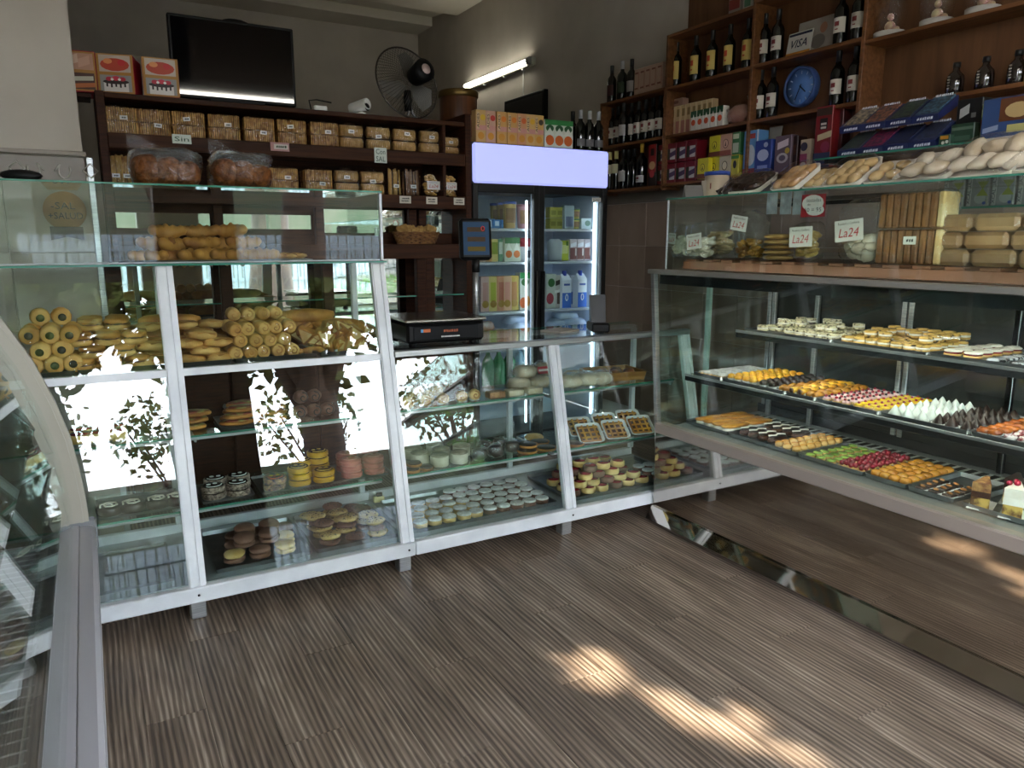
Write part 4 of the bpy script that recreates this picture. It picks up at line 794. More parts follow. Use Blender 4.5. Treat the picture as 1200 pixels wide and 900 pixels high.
# screen, cake boxes, fan, security camera, adapter, wooden tub on the top board
ZT = 2.2105
tv = S('flat_screen', MB().bbox(-.312, .312, -.02, .02, .0, .40, .005).mesh('flat_screen', BLACKP), part('display', B(-.298, .298, -.0212, -.0203, .016, .386), M('screen_gloss', '#0b0b0d', .04, spec=1.0)), part('foot', MB().bbox(-.14, .14, -.05, .09, -.012, 0, .003), BLACKP),
       part('top_bump', MB().blob(.07, .015, .02, (.02, .005, .398)), BLACKP))
put(tv, (.782, 4.36, ZT + .012), 'black flat television standing on the dark shelf unit', 'television', ry=R(0))
def cake_box():
    w_, h_ = .165, .185
    m = [('r', 0, .093, .163, .183, '#a5742f'), ('r', -.0, .140, .14, .078, '#b9a89a'), ('o', 0, .135, .13, .06, '#b5422a'), ('o', -.03, .15, .04, .025, '#d98a52'), ('o', .03, .145, .035, .03, '#c22a2f'), ('r', 0, .048, .14, .076, '#8d8a86'), ('r', 0, .032, .11, .045, '#d6cfcb'),
         ('o', 0, .055, .118, .022, '#2a1518'), ('o', -.03, .068, .03, .02, '#b3263a'), ('o', 0, .071, .034, .022, '#c93048'), ('o', .03, .068, .03, .02, '#b3263a'), ('o', .016, .066, .014, .012, '#e6dcd8'), ('o', -.016, .066, .014, .012, '#e6dcd8')]
    m += [('r', -.04 + .02 * i, .042, .008, .022 + .006 * (i % 2), '#2a1518') for i in range(5)]
    return carton('cake_box', w_, .20, h_, '#a8182c', m)
cb = cake_box()
put(cb, (.24, 4.43, ZT), 'red cake box with cherry cake picture at the end of the dark shelf top', 'cake box', rz=R(-14)); put(cb, (.424, 4.41, ZT), 'red cake box with cherry cake picture pressed against the television', 'cake box', rz=R(-4))
put(carton('cake_box', .16, .2, .19, '#a01a2a', [('r', 0, .095, .155, .18, '#a5742f'), ('r', 0, .14, .14, .075, '#b78a72'), ('d', -.02, .145, .05, .06, '#cfae96'), ('d', .03, .14, .05, .06, '#c99c84'), ('r', 0, .05, .14, .075, '#4a2a1c'), ('d', 0, .06, .13, .03, '#b9b6a2'), ('d', .02, .03, .1, .03, '#b5622f')]), (.065, 4.46, ZT), 'red cake box with sandwich picture beside the wall column', 'cake box', rz=R(-6))
put(S('shelf_bracket_box', B(-.01, .1, -.08, .1, -.02, 0).mesh('box_support', BROWN)), (.0, 4.46, ZT), 'small dark wooden ledge under the sandwich-picture cake box', 'shelf')
FANC = AY(462, 100, 4.47)
fan = MB()
for k in range(7): fan.at(rx=R(90)).lathe([(.03 + .026 * k, .045 - .006 * k), (.033 + .026 * k, .045 - .006 * k)], 36, cap=False)
cage = MB()
for i in range(60):
    a = 2 * math.pi * i / 60
    cage.tube([(.045 * math.cos(a), .07, .045 * math.sin(a)), (.13 * math.cos(a), .06, .13 * math.sin(a)), (.196 * math.cos(a), .0, .196 * math.sin(a)), (.13 * math.cos(a), -.055, .13 * math.sin(a)), (.03 * math.cos(a), -.065, .03 * math.sin(a))], .0012, 4)
FCAGE = M('fan_wire', '#4c4741', .35, .7)
rim = MB().tube([(.2 * math.cos(2 * math.pi * i / 40), 0, .2 * math.sin(2 * math.pi * i / 40)) for i in range(41)], .005, 6)
bl = MB()
for k in range(3):
    a = k * 2.094
    bl.T = Matrix.Rotation(a, 4, 'Y'); bl.add([(-.02, -.01, .03), (.03, .015, .03), (.085, .02, .15), (.02, .0, .18), (-.05, -.02, .14)], [(0, 1, 2, 3, 4)], 0, True)
bl.T = Matrix()
cyl = lambda r0, r1, y0, y1: MB().at(0, y0, 0, rx=R(-90)).lathe([(r0 * .6, 0), (r0, .01), (r1, y1 - y0 - .02), (r1 * .75, y1 - y0)], 18)
fanS = S('desk_fan', None,
         S('head', None, part('grille', cage, FCAGE, kind='stuff'), part('rim', rim, FCAGE), part('blade_set', bl, M('fan_blade', '#6d6a64', .4)), part('motor', cyl(.062, .05, -.19, -.06), BLACKP, part('sticker', MB().at(0, -.1905, 0, rx=R(90)).lathe([(.028, 0), (.028, .001)], 12), col('#b9a29c'))), part('knob', MB().at(.02, -.13, .062).lathe([(.008, 0), (.008, .02)], 8), BLACKP), loc=(0, 0, .21), rot=(R(-14), 0, R(12))),
         part('neck', MB().lathe([(.02, .06), (.025, .12), (.02, .17)], 10), BLACKP),
         part('leg', MB().tube([(.01, -.01, .1), (.0, -.01, .05), (-.02, -.015, .018), (-.06, -.02, .007), (-.17, -.03, .007)], .007, 8), ALUM), part('leg', MB().tube([(.02, .01, .1), (.03, .01, .05), (.06, .0, .015), (.12, -.01, .007), (.15, -.01, .007)], .007, 8), ALUM))
put(fanS, (1.80, 4.47, ZT), 'wire-cage fan with black motor and bent steel legs on the dark shelf', 'fan', sc=1.08)
put(S('security_camera', MB().at(0, 0, .045, rx=R(80), ry=R(0)).lathe([(.03, -.07), (.032, -.065), (.032, .05), (.028, .055), (.026, .045)], 16).mesh('security_camera', WHITEP), part('lens', MB().at(0, -.048, .036, rx=R(80)).lathe([(.022, 0), (.02, .002), (0, .003)], 14), BLACKP), part('bracket', MB().lathe([(.03, 0), (.03, .006), (.012, .012), (.012, .03)], 12), WHITEP)), (1.455, 4.33, ZT), 'small white bullet security camera on the dark shelf top', 'camera', rz=R(30))
put(S('power_adapter', MB().bbox(-.035, .035, -.02, .02, 0, .025, .004).mesh('power_adapter', WHITEP), part('cable', MB().tube([(-.05, 0, .005), (-.06, .0, .05), (-.02, -.01, .055), (.06, -.02, .045)], .004, 6), BLACKP)), (1.22, 4.33, ZT), 'white power adapter with black cable beside the television', 'adapter')
put(S('wooden_tub', MB().lathe([(.122, 0), (.125, .01), (.125, .34), (.122, .345)], 28).mesh('wooden_tub', M('tub_wood', '#4a2a16', .4, 0, '#6a3d1f', 3, stretch=(12, 12, .6))), part('rim_band', MB().lathe([(.127, .32), (.134, .325), (.134, .355), (.126, .365), (.10, .365)], 28), M('brass', '#7a6236', .35, .8))), (2.26, 4.72, 2.106), 'round wooden tub with brass rim on top of the fridge corner', 'tub')

# ---- drink cartons and bottles on top of the fridge
ades = lambda c, fruit: carton('juice_carton', .072, .06, .195, c, [('o', .014, .15, .036, .036, fruit), ('o', 0, .04, .045, .045, '#c98a2a'), ('r', 0, .088, .07, .03, '#c78f86'), ('r', -.02, .13, .018, .1, '#cdb08a')], [('ADES', .016, .085, -.02, .13, '#2a1c16', R(-90))])
zt = 2.1055
for i, (u, c, fr) in enumerate(((561, '#c9a36a', '#d8b22a'), (572.5, '#c49a86', '#b9302a'), (585.5, '#c99a5a', '#d87a1f'), (597.5, '#c99a5a', '#d87a1f'), (609, '#c9916a', '#d2622a'), (619, '#cfa76a', '#d8a82a'), (629, '#c9a05a', '#3a2c1c'))):
    put(ades(c, fr), (AY(u, 150, 4.37).x, 4.37, zt), ('yellow lemon', 'pink apple', 'orange', 'amber orange', 'peach', 'yellow pineapple', 'amber grape')[i] + ' soy-drink carton in the row on top of the fridge', 'carton', rz=J(.04))
grn = carton('juice_carton', .078, .06, .175, '#c9cfc0', [('r', 0, .158, .077, .033, '#2c7a3c'), ('o', 0, .12, .062, .045, '#1d4f28'), ('t', 0, .10, .075, .05, '#d3d8cc'), ('o', 0, .045, .066, .066, '#c45f22')])
for i, u in enumerate((631 + 1, 642.5, 653.5, 664)):
    if i == 0: continue
    put(grn, (AY(u - 1, 150, 4.37).x, 4.37, zt), 'green and white orange-juice carton on top of the fridge', 'carton', 'green juice cartons on the fridge', J(.02))
put(grn, (AY(631.5 + 7.5, 150, 4.44).x - .04, 4.46, zt), 'green and white orange-juice carton set behind the front row', 'carton')
for i in range(3): put(carton('juice_carton', .06, .055, .17, '#b98f6a', [('r', 0, .09, .05, .1, '#a5685a')]), (2.186 + .001 * i, 4.44 + .058 * i, zt), 'pinkish drink carton in the file running back along the fridge edge', 'carton', 'filed cartons on the fridge')
bs = bottle('#0c100d', '#6f6d70', '#a9a9ac', .036, .30, lz=(.05, .1)); bk = bottle('#0b0c0b')
for i, u in enumerate((671, 680)): put(bk, (AY(u, 160, 4.66).x, 4.66, zt), 'plain dark bottle behind the juice cartons on the fridge', 'wine bottle', 'plain bottles on the fridge')
for i, u in enumerate((680, 690.5, 701)): put(bs, (AY(u, 160, 4.55).x, 4.55, zt), 'silver-necked sparkling bottle on top of the fridge', 'wine bottle', 'silver-necked bottles on the fridge', sc=.98)

# ---- inside the fridge
def tubpot(c, lid, h=.14, r=.045, name='yogurt_pot'): return S(name, MB().lathe([(r * .85, 0), (r, h * .9), (r * .96, h * .92)], 14).mesh(name, col(c, .5)), part('lid', MB().lathe([(r * 1.04, h * .9), (r * 1.04, h), (0, h)], 14), col(lid, .4)), part('label', MB().lathe([(r * .93, h * .2), (r * .99, h * .75)], 14, cap=False, a0=R(-150), a1=R(-30)), col('#8a6a4a', .5)))
yf = 4.47
def fput(spec, u, z, label, cat, group=None, y=yf, sc=1): put(spec, (AY(u, 300, y).x, y, z), label, cat, group, J(.05), sc=sc)
for i, (u, c) in enumerate(((582, '#b9a26a'), (590, '#a58a4f'), (597, '#c9a86a'))): fput(tubpot(c, '#2a4aa0', .17), u, FSH[0], 'tall yellow yogurt tub with blue lid, ' + ('beside the milk sachets', 'in the middle of its shelf', 'beside the pink tub')[i], 'yogurt', None, 4.62 - .12 * i)
fput(tubpot('#b98a94', '#a87a86', .16), 613, FSH[0], 'tall pink yogurt tub on the top fridge shelf', 'yogurt')
fput(carton('flat_pack', .12, .1, .06, '#7f9ac8', [('r', 0, .03, .1, .04, '#c3cfe0')]), 567, FSH[0], 'flat blue and white dairy pack on the top fridge shelf', 'dairy pack')
for i, u in enumerate((580, 590)): fput(carton('dessert_pot', .055, .06, .055, '#3f7ab8', [('r', 0, .03, .03, .03, '#b8cfe6')]), u, FSH[0], 'small blue dessert pot on the top fridge shelf', 'dessert pot', 'blue dessert pots', 4.43)
for i, (u, k) in enumerate(((645.5, 0), (653, 0))):
    for z in (0, .075): fput(carton('yellow_pot', .06, .06, .073, '#9c9a3a', [('r', 0, .035, .04, .03, '#7a7a20')]), u, FSH[0] + z, 'olive yellow square pot stacked in the right fridge door', 'dessert pot', 'olive yellow pots', 4.50)
fput(carton('clear_pack', .08, .06, .16, '#9fb0b8', [('r', 0, .05, .06, .07, '#5a6a8a')]), 664, FSH[0], 'clear tall dessert pack on the top right fridge shelf', 'dairy pack')
for z in (0, .07): fput(tubpot('#b8b35a', '#2f7a4a', .068, .035), 673, FSH[0] + z, 'small yellow pot with green lid, stacked in twos', 'dessert pot', 'green-lidded pots')
fput(carton('cheese_pack', .11, .08, .075, '#b3c3c8', [('o', 0, .04, .05, .04, '#5a7a6a')]), 684, FSH[0], 'white cheese pack with green emblem on the top right fridge shelf', 'dairy pack')
for i, (u, c, m_) in enumerate(((563, '#c9b29a', '#b98a3a'), (570, '#c99a5a', '#b9602a'), (577, '#cfc07a', '#8a9a3a'), (586, '#6a9a7a', '#cfd6cc'))): fput(carton('juice_carton', .058, .06, .15, c, [('r', 0, .09, .05, .08, m_)]), u, FSH[1], ('cream', 'orange', 'lemon', 'mint green')[i] + ' small juice carton on the second fridge shelf', 'carton', None, 4.5)
for i, u in enumerate((594, 603)): fput(carton('juice_carton', .066, .06, .16, '#b9c2b0', [('r', 0, .14, .06, .04, '#2c6a38'), ('t', 0, .1, .05, .05, '#d6dccf'), ('o', 0, .05, .05, .05, '#c46a2a')]), u, FSH[1], 'green-topped orange juice carton on the second fridge shelf', 'carton', 'green-topped cartons')
fput(S('dessert_tub', MB().lathe([(.055, 0), (.062, .10)], 16).mesh('dessert_tub', col('#b9bfc6', .4)), part('lid', MB().lathe([(.065, .1), (.065, .155), (0, .16)], 16), col('#8a2a34', .4)), fprint('label', [('o', 0, .05, .07, .05, col('#3a3a44'))], .062)), 615, FSH[1], 'white dessert tub with dark red lid on the second fridge shelf', 'dessert tub')
fput(S('dessert_tub', MB().lathe([(.05, 0), (.055, .13), (.03, .15)], 16).mesh('dessert_tub', col('#b0bac6', .4))), 650, FSH[1], 'white rounded tub on the second right fridge shelf', 'dessert tub')
fput(carton('lime_carton', .07, .06, .14, '#b6bf3a', [('r', 0, .08, .05, .06, '#d4d890'), ('r', .02, .12, .02, .03, '#5a7a2a')]), 659, FSH[1], 'lime yellow carton on the second right fridge shelf', 'carton')
for i, u in enumerate((669, 677.5, 686)): fput(carton('milk_carton', .06, .06, .15, '#c3b9bd', [('r', 0, .05, .058, .08, '#7a4a44'), ('d', 0, .11, .05, .04, '#dfe2ea'), ('r', .02, .06, .012, .05, '#d5c9c4')]), u, FSH[1], 'brown and white chocolate milk carton in the right fridge door', 'carton', 'chocolate milk cartons')
for i, (u, c, m_) in enumerate(((566, '#c3a2a0', '#b98a86'), (575, '#cfc07a', '#a8b03a'), (584.5, '#c08a6a', '#a5604a'), (592, '#cfa98a', '#c48a7a'), (600, '#b5a04a', '#a5703a'))):
    fput(carton('juice_carton', .07, .065, .235, c, [('r', 0, .12, .04, .15, m_), ('o', 0, .05, .05, .05, '#9a7a2a')]), u, FSH[2], ('pink', 'lemon', 'brown', 'peach', 'olive')[i] + ' litre juice carton in the left fridge door', 'carton')
fput(carton('juice_carton', .08, .07, .255, '#c9cfc6', [('r', 0, .235, .078, .04, '#2c8a48'), ('o', 0, .19, .06, .05, '#2a6a30'), ('o', -.012, .05, .06, .075, '#c4622a'), ('o', .02, .06, .04, .07, '#d89a4a')]), 612.5, FSH[2], 'litre orange juice carton with green cap in the left fridge door', 'carton')
fput(carton('juice_carton', .075, .07, .24, '#c3c9c4', [('o', 0, .18, .055, .06, '#2a6a34'), ('o', -.01, .07, .06, .08, '#a83a4a')]), 643.5, FSH[2], 'litre apple juice carton with red fruit in the right fridge door', 'carton')
fput(carton('milk_carton', .065, .07, .23, '#b9b5b4', [('d', 0, .18, .06, .05, '#2a2424'), ('r', .005, .08, .03, .1, '#4a3a34'), ('d', 0, .12, .06, .03, '#e3e3e3')]), 651.5, FSH[2], 'litre chocolate milk carton with brown splash', 'carton')
for i, u in enumerate((661.5, 680)):
    milk = S('milk_carton', MB().bbox(-.038, .038, -.035, .035, 0, .2, .003).add([(-.038, -.035, .2), (.038, -.035, .2), (.038, .035, .2), (-.038, .035, .2), (-.03, 0, .24), (.03, 0, .24)], [(0, 1, 5, 4), (1, 2, 5), (2, 3, 4, 5), (3, 0, 4)]).mesh('milk_carton', col('#dfe6f2', .4)), fprint('printed_front', [('r', 0, .055, .074, .105, col('#2f6ad0')), ('o', 0, .075, .026, .05, col('#e6ecf6')), ('o', 0, .075, .014, .034, col('#2f6ad0')), ('r', 0, .165, .05, .014, col('#3a5aa8'))], .035), part('cap', MB().lathe([(.016, .225), (.016, .26), (0, .262)], 12), col('#2a4ab8', .4)))
    fput(milk, u, FSH[2], ('gable-top blue and white zero milk carton beside the chocolate milk' if i == 0 else 'gable-top blue and white zero milk carton beside the fridge light'), 'milk carton', None, 4.44)
fput(carton('milk_carton', .06, .06, .22, '#c9ced8', [('r', 0, .06, .05, .09, '#3a5aa0')]), 671, FSH[2], 'plain pale milk carton set back between the blue and white ones', 'milk carton', None, 4.55)
SACH = M('milk_sachet', '#c3d3ea', .35, 0, '#9fb4d8', 9, bump=.3); SACHR = M('sachet_red', '#b9764a', .4, 0, '#c9c2c0', 14, bump=.3)
sach = S('milk_sachet', MB().blob(.085, .06, .03, (0, 0, .03), 14, 7, e=.6, jit=.2).mesh('milk_sachet', SACH)); sachr = S('milk_sachet', MB().blob(.07, .06, .032, (0, 0, .032), 14, 7, e=.6, jit=.25).mesh('milk_sachet', SACHR))
rg = random.Random(5)
for i, (u, dz) in enumerate(((645, 0), (662, 0), (680, 0), (650, .055), (670, .055), (655, .11), (674, .11), (664, .16))): fput(sach, u, FSH[3] + dz, 'pale blue milk sachet piled behind the right fridge door', 'milk sachet', 'milk sachets, right door', 4.46 + rg.uniform(0, .06))
for i, (u, dz) in enumerate(((600, .0), (612, .05), (598, .06), (610, .11), (604, .15))): fput(sach, u, FSH[3] + dz, 'pale blue milk sachet piled behind the left fridge door', 'milk sachet', 'milk sachets, left door', 4.46 + rg.uniform(0, .06))
for i, (u, dz) in enumerate(((566, 0), (578, 0), (588, .0), (570, .06), (582, .06), (566, .12))): fput(sachr, u, FSH[3] + dz, 'orange and red dairy sachet in the pile beside the milk sachets', 'dairy sachet', 'orange sachets', 4.46 + rg.uniform(0, .06))
pet = S('soda_bottle', MB().lathe([(.04, 0), (.045, .02), (.045, .14), (.042, .18), (.016, .23), (.014, .25)], 14).mesh('soda_bottle', M('soda_green', '#3f8a5a', .1, spec=.7)), part('cap', MB().lathe([(.016, .248), (.016, .268), (0, .27)], 12), col('#2a6a3c', .4)))
for i, u in enumerate((571, 584, 597)): fput(pet, u, FSH[4], 'green soda bottle on the lowest fridge shelf', 'soda bottle', 'green soda bottles')
fput(S('water_bottle', MB().lathe([(.04, 0), (.045, .02), (.045, .14), (.042, .18), (.016, .23), (.014, .25)], 14).mesh('water_bottle', M('soda_clear', '#7fa0b8', .1, spec=.7)), part('cap', MB().lathe([(.016, .248), (.016, .268), (0, .27)], 12), col('#2a4ac0', .4))), 610, FSH[4], 'clear water bottle with blue cap on the lowest fridge shelf', 'water bottle')

# ================================================================== scale on the low counter
GL = 1.0005
sc_ = S('weighing_scale', None,
        part('body', MB().bbox(-.165, .165, -.15, .15, .018, .095, .01), BLACKP, part('front_panel', MB().bbox(-.14, .14, -.153, -.148, .03, .085, .003), M('panel_black', '#0d0e12', .6, spec=.2))),
        part('pan', MB().bbox(-.172, .172, -.16, .155, .10, .113, .004), M('pan_steel', '#8b8781', .25, .9), part('pan_support', MB().box(-.12, .12, -.1, .1, .094, .101), BLACKP)),
        part('sticker', B(-.11, -.07, -.1545, -.1535, .062, .074), col('#c4662a'), part('blue_end', B(-.11, -.1, -.1555, -.1547, .062, .074), col('#4a90c4'))),
        S('small_print', strokes(.062, .011, col('#9a4a1f'), 1, 3), loc=(.015, -.155, .064)), S('small_print', strokes(.085, .006, WHITEP, 1, 5), loc=(.012, -.155, .042)),
        *[part('foot', MB().at(x, y, 0).lathe([(.014, 0), (.016, .012), (.01, .019)], 10), BLACKP) for x in (-.13, .13) for y in (-.11, .11)],
        part('pole_clamp', MB().bbox(.17, .215, -.03, .03, .03, .09, .004), BLACKP), part('pole', MB().at(.195, 0, 0).lathe([(.013, .06), (.013, .33)], 14), ALUM, part('collar', MB().at(.195, 0, 0).lathe([(.017, .285), (.017, .34)], 12), BLACKP)),
        S('display_head', MB().bbox(-.068, .068, -.022, .022, 0, .172, .012).mesh('display_head', BLACKP), part('face', B(-.055, .055, -.0235, -.0225, .02, .155), M('face_blue', '#2f4660', .6, spec=.1)), part('readout', B(-.038, .038, -.0255, -.0238, .115, .134), M('lcd', '#4a3a2a', .6, spec=.1)), part('readout', B(-.038, .038, -.0255, -.0238, .075, .094), M('lcd', '#4a3a2a', .6, spec=.1)), part('readout', B(-.038, .038, -.0255, -.0238, .035, .054), M('lcd2', '#5f5022', .6, spec=.1)), part('red_charm', MB().tube([(.028 + .007 * math.cos(t * .9), -.028, .128 + .009 * math.sin(t * .9)) for t in range(8)], .002, 5), col('#d02a3a')), loc=(.195, 0, .335), rot=(R(-6), 0, R(-10))))
put(sc_, (AY(508, 392, 3.42).x, 3.42, GL), 'black weighing scale with steel pan and display on a pole', 'scale', rz=R(-3), sc=1.2)
put(S('bread_chunk', MB().blob(.02, .02, .025, (0, 0, .025), jit=.2).mesh('bread_chunk', M('chunk', '#b5803f', .7, 0, '#8a5526', 30))), (1.215, 3.33, GL), 'small golden bread chunk beside the weighing scale', 'bread')
# card terminal and papers near the fridge corner
put(S('card_terminal', MB().bbox(-.05, .05, -.09, .09, 0, .05, .008).mesh('card_terminal', BLACKP), part('stand', MB().hexa([(-.04, -.02, .05), (.04, -.02, .05), (.04, .06, .05), (-.04, .06, .05)], [(-.045, .03, .2), (.045, .03, .2), (.045, .05, .2), (-.045, .05, .2)]), M('terminal_grey', '#23272e', .4), part('sticker', B(-.005, .025, .012, .016, .12, .145), WHITEP))), (2.48, 3.40, GL), 'black card terminal on a stand at the corner of the low counter', 'card terminal', rz=R(-25))
put(S('paper_stack', MB().bbox(-.09, .09, -.07, .07, 0, .012, .001).mesh('paper_stack', col('#9f988d', .8))), (2.27, 3.47, GL), 'thin stack of paper beside the card terminal', 'paper', rz=R(20))
# basket of rusks in the mirror niche, round sign on the column
wv = MB()
for k in range(7):
    z = .006 + .011 * k; f = .8 + .2 * k / 6
    wv.tube([(.15 * f * math.cos(2 * math.pi * i / 28), .075 * f * math.sin(2 * math.pi * i / 28), z + .003 * (-1) ** (i + k)) for i in range(29)], .0065, 6)
bk_ = S('wicker_basket', wv.mesh('weave', M('wicker', '#6a4526', .7, 0, '#8a6236', 40)), part('basket_base', MB().lathe([(.0, .0), (.055, .0), (.06, .006)], 14), M('wicker', '#6a4526')), kind=None)
put(bk_, (AY(488, 290, YS + .085).x, YS + .085, 1.4755), 'oval wicker basket in the mirror niche of the dark shelf', 'basket')
rg = random.Random(8)
rusk = S('bread_slice', MB().bbox(-.035, .035, -.01, .01, -.022, .022, .006).mesh('bread_slice', M('toast', '#b08c52', .8, 0, '#8d6a36', 30, rnd=.1)))
for i in range(8): put(rusk, (AY(488, 290, YS + .085).x - .095 + .027 * i, YS + .085 + rg.uniform(-.02, .02), 1.4755 + .088 + rg.uniform(-.004, .008)), 'slice of toasted bread heaped in the wicker basket', 'bread', 'toast slices in the basket', rg.uniform(-.5, .5), rg.uniform(-.4, .4), rg.uniform(-.4, .4))
p = AY(76, 247, YC - .012)
sg = S('round_sign', MB().at(rx=R(90)).lathe([(.085, -.003), (.085, .003)], 32).mesh('round_sign', col('#a87a4c', .5)), S('lettering', text('-SAL', .03, col('#2c2320'), .095), loc=(-.005, -.006, .022)), S('lettering', text('+SALUD', .028, col('#2c2320'), .135), loc=(.002, -.006, -.022)), part('backing_card', B(-.12, .12, .004, .006, -.135, .13), col('#a89c8c', .6)), part('ribbon', MB().add([(-.065, -.0035, -.07), (.065, -.0035, -.07), (.065, -.0035, -.13), (0, -.0035, -.115), (-.065, -.0035, -.13)], [(0, 1, 2, 3, 4)]), col('#3b2a26', .5)))
put(sg, p, 'round brown less-salt more-health sign on the tiled column', 'sign')

# ================================================================== baked goods
def ring_mesh(rings, cap0=True, cap1=True, smooth=False):
    n = len(rings[0]); mb = MB(); vs = [p for r_ in rings for p in r_]; fs = []
    for j in range(len(rings) - 1):
        for i in range(n): fs.append((j * n + i, j * n + (i + 1) % n, (j + 1) * n + (i + 1) % n, (j + 1) * n + i))
    if cap0: fs.append(tuple(range(n))[::-1])
    if cap1: fs.append(tuple((len(rings) - 1) * n + i for i in range(n)))
    return mb.add(vs, fs, 0, smooth)
def tray(w_, d, h=.022, mat=TRAYM, name='baking_tray', r=.012, lip=.006, flare=.006):
    R3 = lambda a, z: [(x, y, z) for x, y in rrect(w_ + a, d + a, max(r + a / 2, .004), 3)]
    return S(name, ring_mesh([R3(-2 * flare, 0), R3(0, h), R3(-lip, h), R3(-2 * flare - .006, .003)]).mesh(name, mat))
CUPM = M('paper_cup', '#dfe0de', .7)
def cup(r, h=.014): return part('paper_cup', MB().lathe([(r * .75, 0), (r * 1.05, h), (r * 1.0, h), (r * .7, .0015)], 12, smooth=False), CUPM)
GOLD = M('golden_bake', '#d39a3c', .5, 0, '#b06f22', 14, rnd=.1, bump=.15); PALE = M('pale_bake', '#dcb878', .65, 0, '#c08f48', 14, rnd=.1, bump=.2); BAKE = M('brown_bake', '#c48a48', .6, 0, '#8f5524', 12, rnd=.12, bump=.2)
YEL = M('yellow_glaze', '#ecb93a', .3, 0, '#d6921c', 18, rnd=.1); CHOC = M('chocolate', '#2b1913', .32, 0, '#1a0f0b', 12, rnd=.15); CHOCM = M('milk_chocolate', '#5a3322', .4, 0, '#3f2115', 14, rnd=.1)
CREAM = M('cream', '#e9e4da', .55, 0, '#dcd4c4', 20); MERI = M('meringue', '#e2e8e2', .5, 0, '#d2dad4', 15); PINKC = M('pink_cream', '#d9a3a3', .5, 0, '#e3c4bd', 20, rnd=.1)
BERRY = M('berry', '#b0203e', .2, 0, '#7c0f26', 25); BERRYD = M('dark_berry', '#2c1430', .25); RASP = M('raspberry', '#9c0f2a', .12, 0, '#5f0719', 40, coat=.5); KIWI = M('kiwi', '#8fae4c', .3, 0, '#6a8a35', 30); TOFF = M('toffee', '#c2882c', .25, 0, '#a86a1c', 25, rnd=.12)
SUG = M('icing_sugar', '#e3e4e4', .8, 0, '#c4c6c6', 60, bump=.2); VAN = M('vanilla', '#dec084', .65, 0, '#cfa862', 20, rnd=.06); COCO = M('cocoa_dough', '#7d5a4a', .75, 0, '#6a483a', 25, rnd=.08, bump=.2); JAM = M('jam', '#5f1020', .15, 0, '#8f1c2c', 10)
rows_ = lambda lab, cat, grp: (lab, cat, grp)
mini = {}
mini['bar'] = S('iced_bar', MB().bbox(-.013, .013, -.03, .03, 0, .012, .003).mesh('bar', PALE), part('icing', MB().bbox(-.0115, .0115, -.028, .028, .011, .019, .004), SUG))
mini['puff'] = S('cream_puff', MB().blob(.021, .021, .017, (0, 0, .02), 9, 6, jit=.15).mesh('puff', YEL), cup(.019))
mini['truffle'] = S('chocolate_puff', MB().blob(.021, .021, .018, (0, 0, .02), 9, 6, jit=.12).mesh('truffle', CHOC), cup(.019))
mini['cannoli'] = S('filled_horn', MB().tube([(0, -.028, .018), (0, 0, .018), (0, .026, .018)], [.018, .016, .013], 9).mesh('horn', YEL), part('filling', MB().at(0, -.029, .018, rx=R(90)).lathe([(.013, 0), (.008, .004), (0, .005)], 9), CHOCM), part('paper_cup', MB().blob(.023, .032, .009, (0, 0, .008), 9, 4), CUPM))
mini['horn'] = S('filled_horn', MB().tube([(0, -.026, .015), (0, .0, .017), (0, .026, .015)], [.012, .016, .012], 9).mesh('horn', TOFF), part('paper_cup', MB().blob(.02, .03, .008, (0, 0, .007), 9, 4), CUPM))
mini['berry'] = S('berry_tartlet', MB().lathe([(.014, 0), (.02, .011), (.0, .013)], 10).mesh('tart_shell', PALE), part('cream_top', MB().blob(.018, .018, .009, (0, 0, .013), 9, 4), PINKC), part('berry', MB().blob(.007, .007, .007, (-.004, -.003, .023), 7, 4), BERRY), part('berry', MB().blob(.006, .006, .006, (.007, .005, .022), 7, 4), BERRYD))
mini['fruit'] = S('fruit_tartlet', MB().lathe([(.015, 0), (.021, .012), (.0, .014)], 10).mesh('tart_shell', PALE), part('glaze', MB().blob(.019, .019, .008, (0, 0, .014), 9, 4), M('lemon_glaze', '#e8c81c', .18, 0, '#dbb010', 20)), part('berry', MB().blob(.006, .006, .006, (.002, -.002, .023), 7, 4), BERRY))
kiss = [(.022, 0), (.024, .006), (.018, .018), (.012, .028), (.004, .040), (0, .044)]
mini['kiss'] = S('meringue_kiss', MB().lathe(kiss, 12).mesh('meringue', MERI)); mini['choco_kiss'] = S('chocolate_kiss', MB().lathe(kiss, 12).mesh('chocolate_kiss', CHOC), part('paper_cup', MB().lathe([(.022, 0), (.028, .008), (.026, .008), (.02, .002)], 12), CUPM))
mini['caramel'] = S('caramel_cluster', MB().blob(.024, .022, .014, (0, 0, .015), 9, 6, jit=.5).mesh('caramel', M('caramel_nut', '#c06a1c', .3, 0, '#8a3d10', 25)), cup(.02, .01))
mini['sprinkle'] = S('cherry_cluster', MB().blob(.022, .02, .011, (0, 0, .013), 9, 5, jit=.3).mesh('sprinkle', M('speckled', '#d8cdca', .6, 0, '#7a1c2c', 60, lo=.45, hi=.55)), cup(.02, .01))
ZS2 = .815 + .0045
def front2(u): return AX(u, 433 + (u - 813) * 90 / 387, 2.70).y
def grid(kind, u0, u1, x0, x1, px, py, z, lab, cat, grp, fr, jit=.003, sc=1, rzj=.1, skip=0):
    y1, y0 = fr(u0), fr(u1); ny = max(1, int(round((y1 - y0) / py))); nx = max(1, int(round((x1 - x0) / px)))
    for i in range(ny):
        for k in range(nx):
            if skip and random.random() < skip: continue
            put(mini[kind], (x0 + (x1 - x0) * (k + .5) / nx + J(jit), y1 - (y1 - y0) * (i + .5) / ny + J(jit), z), lab, cat, grp, RZR + J(rzj), sc=sc)
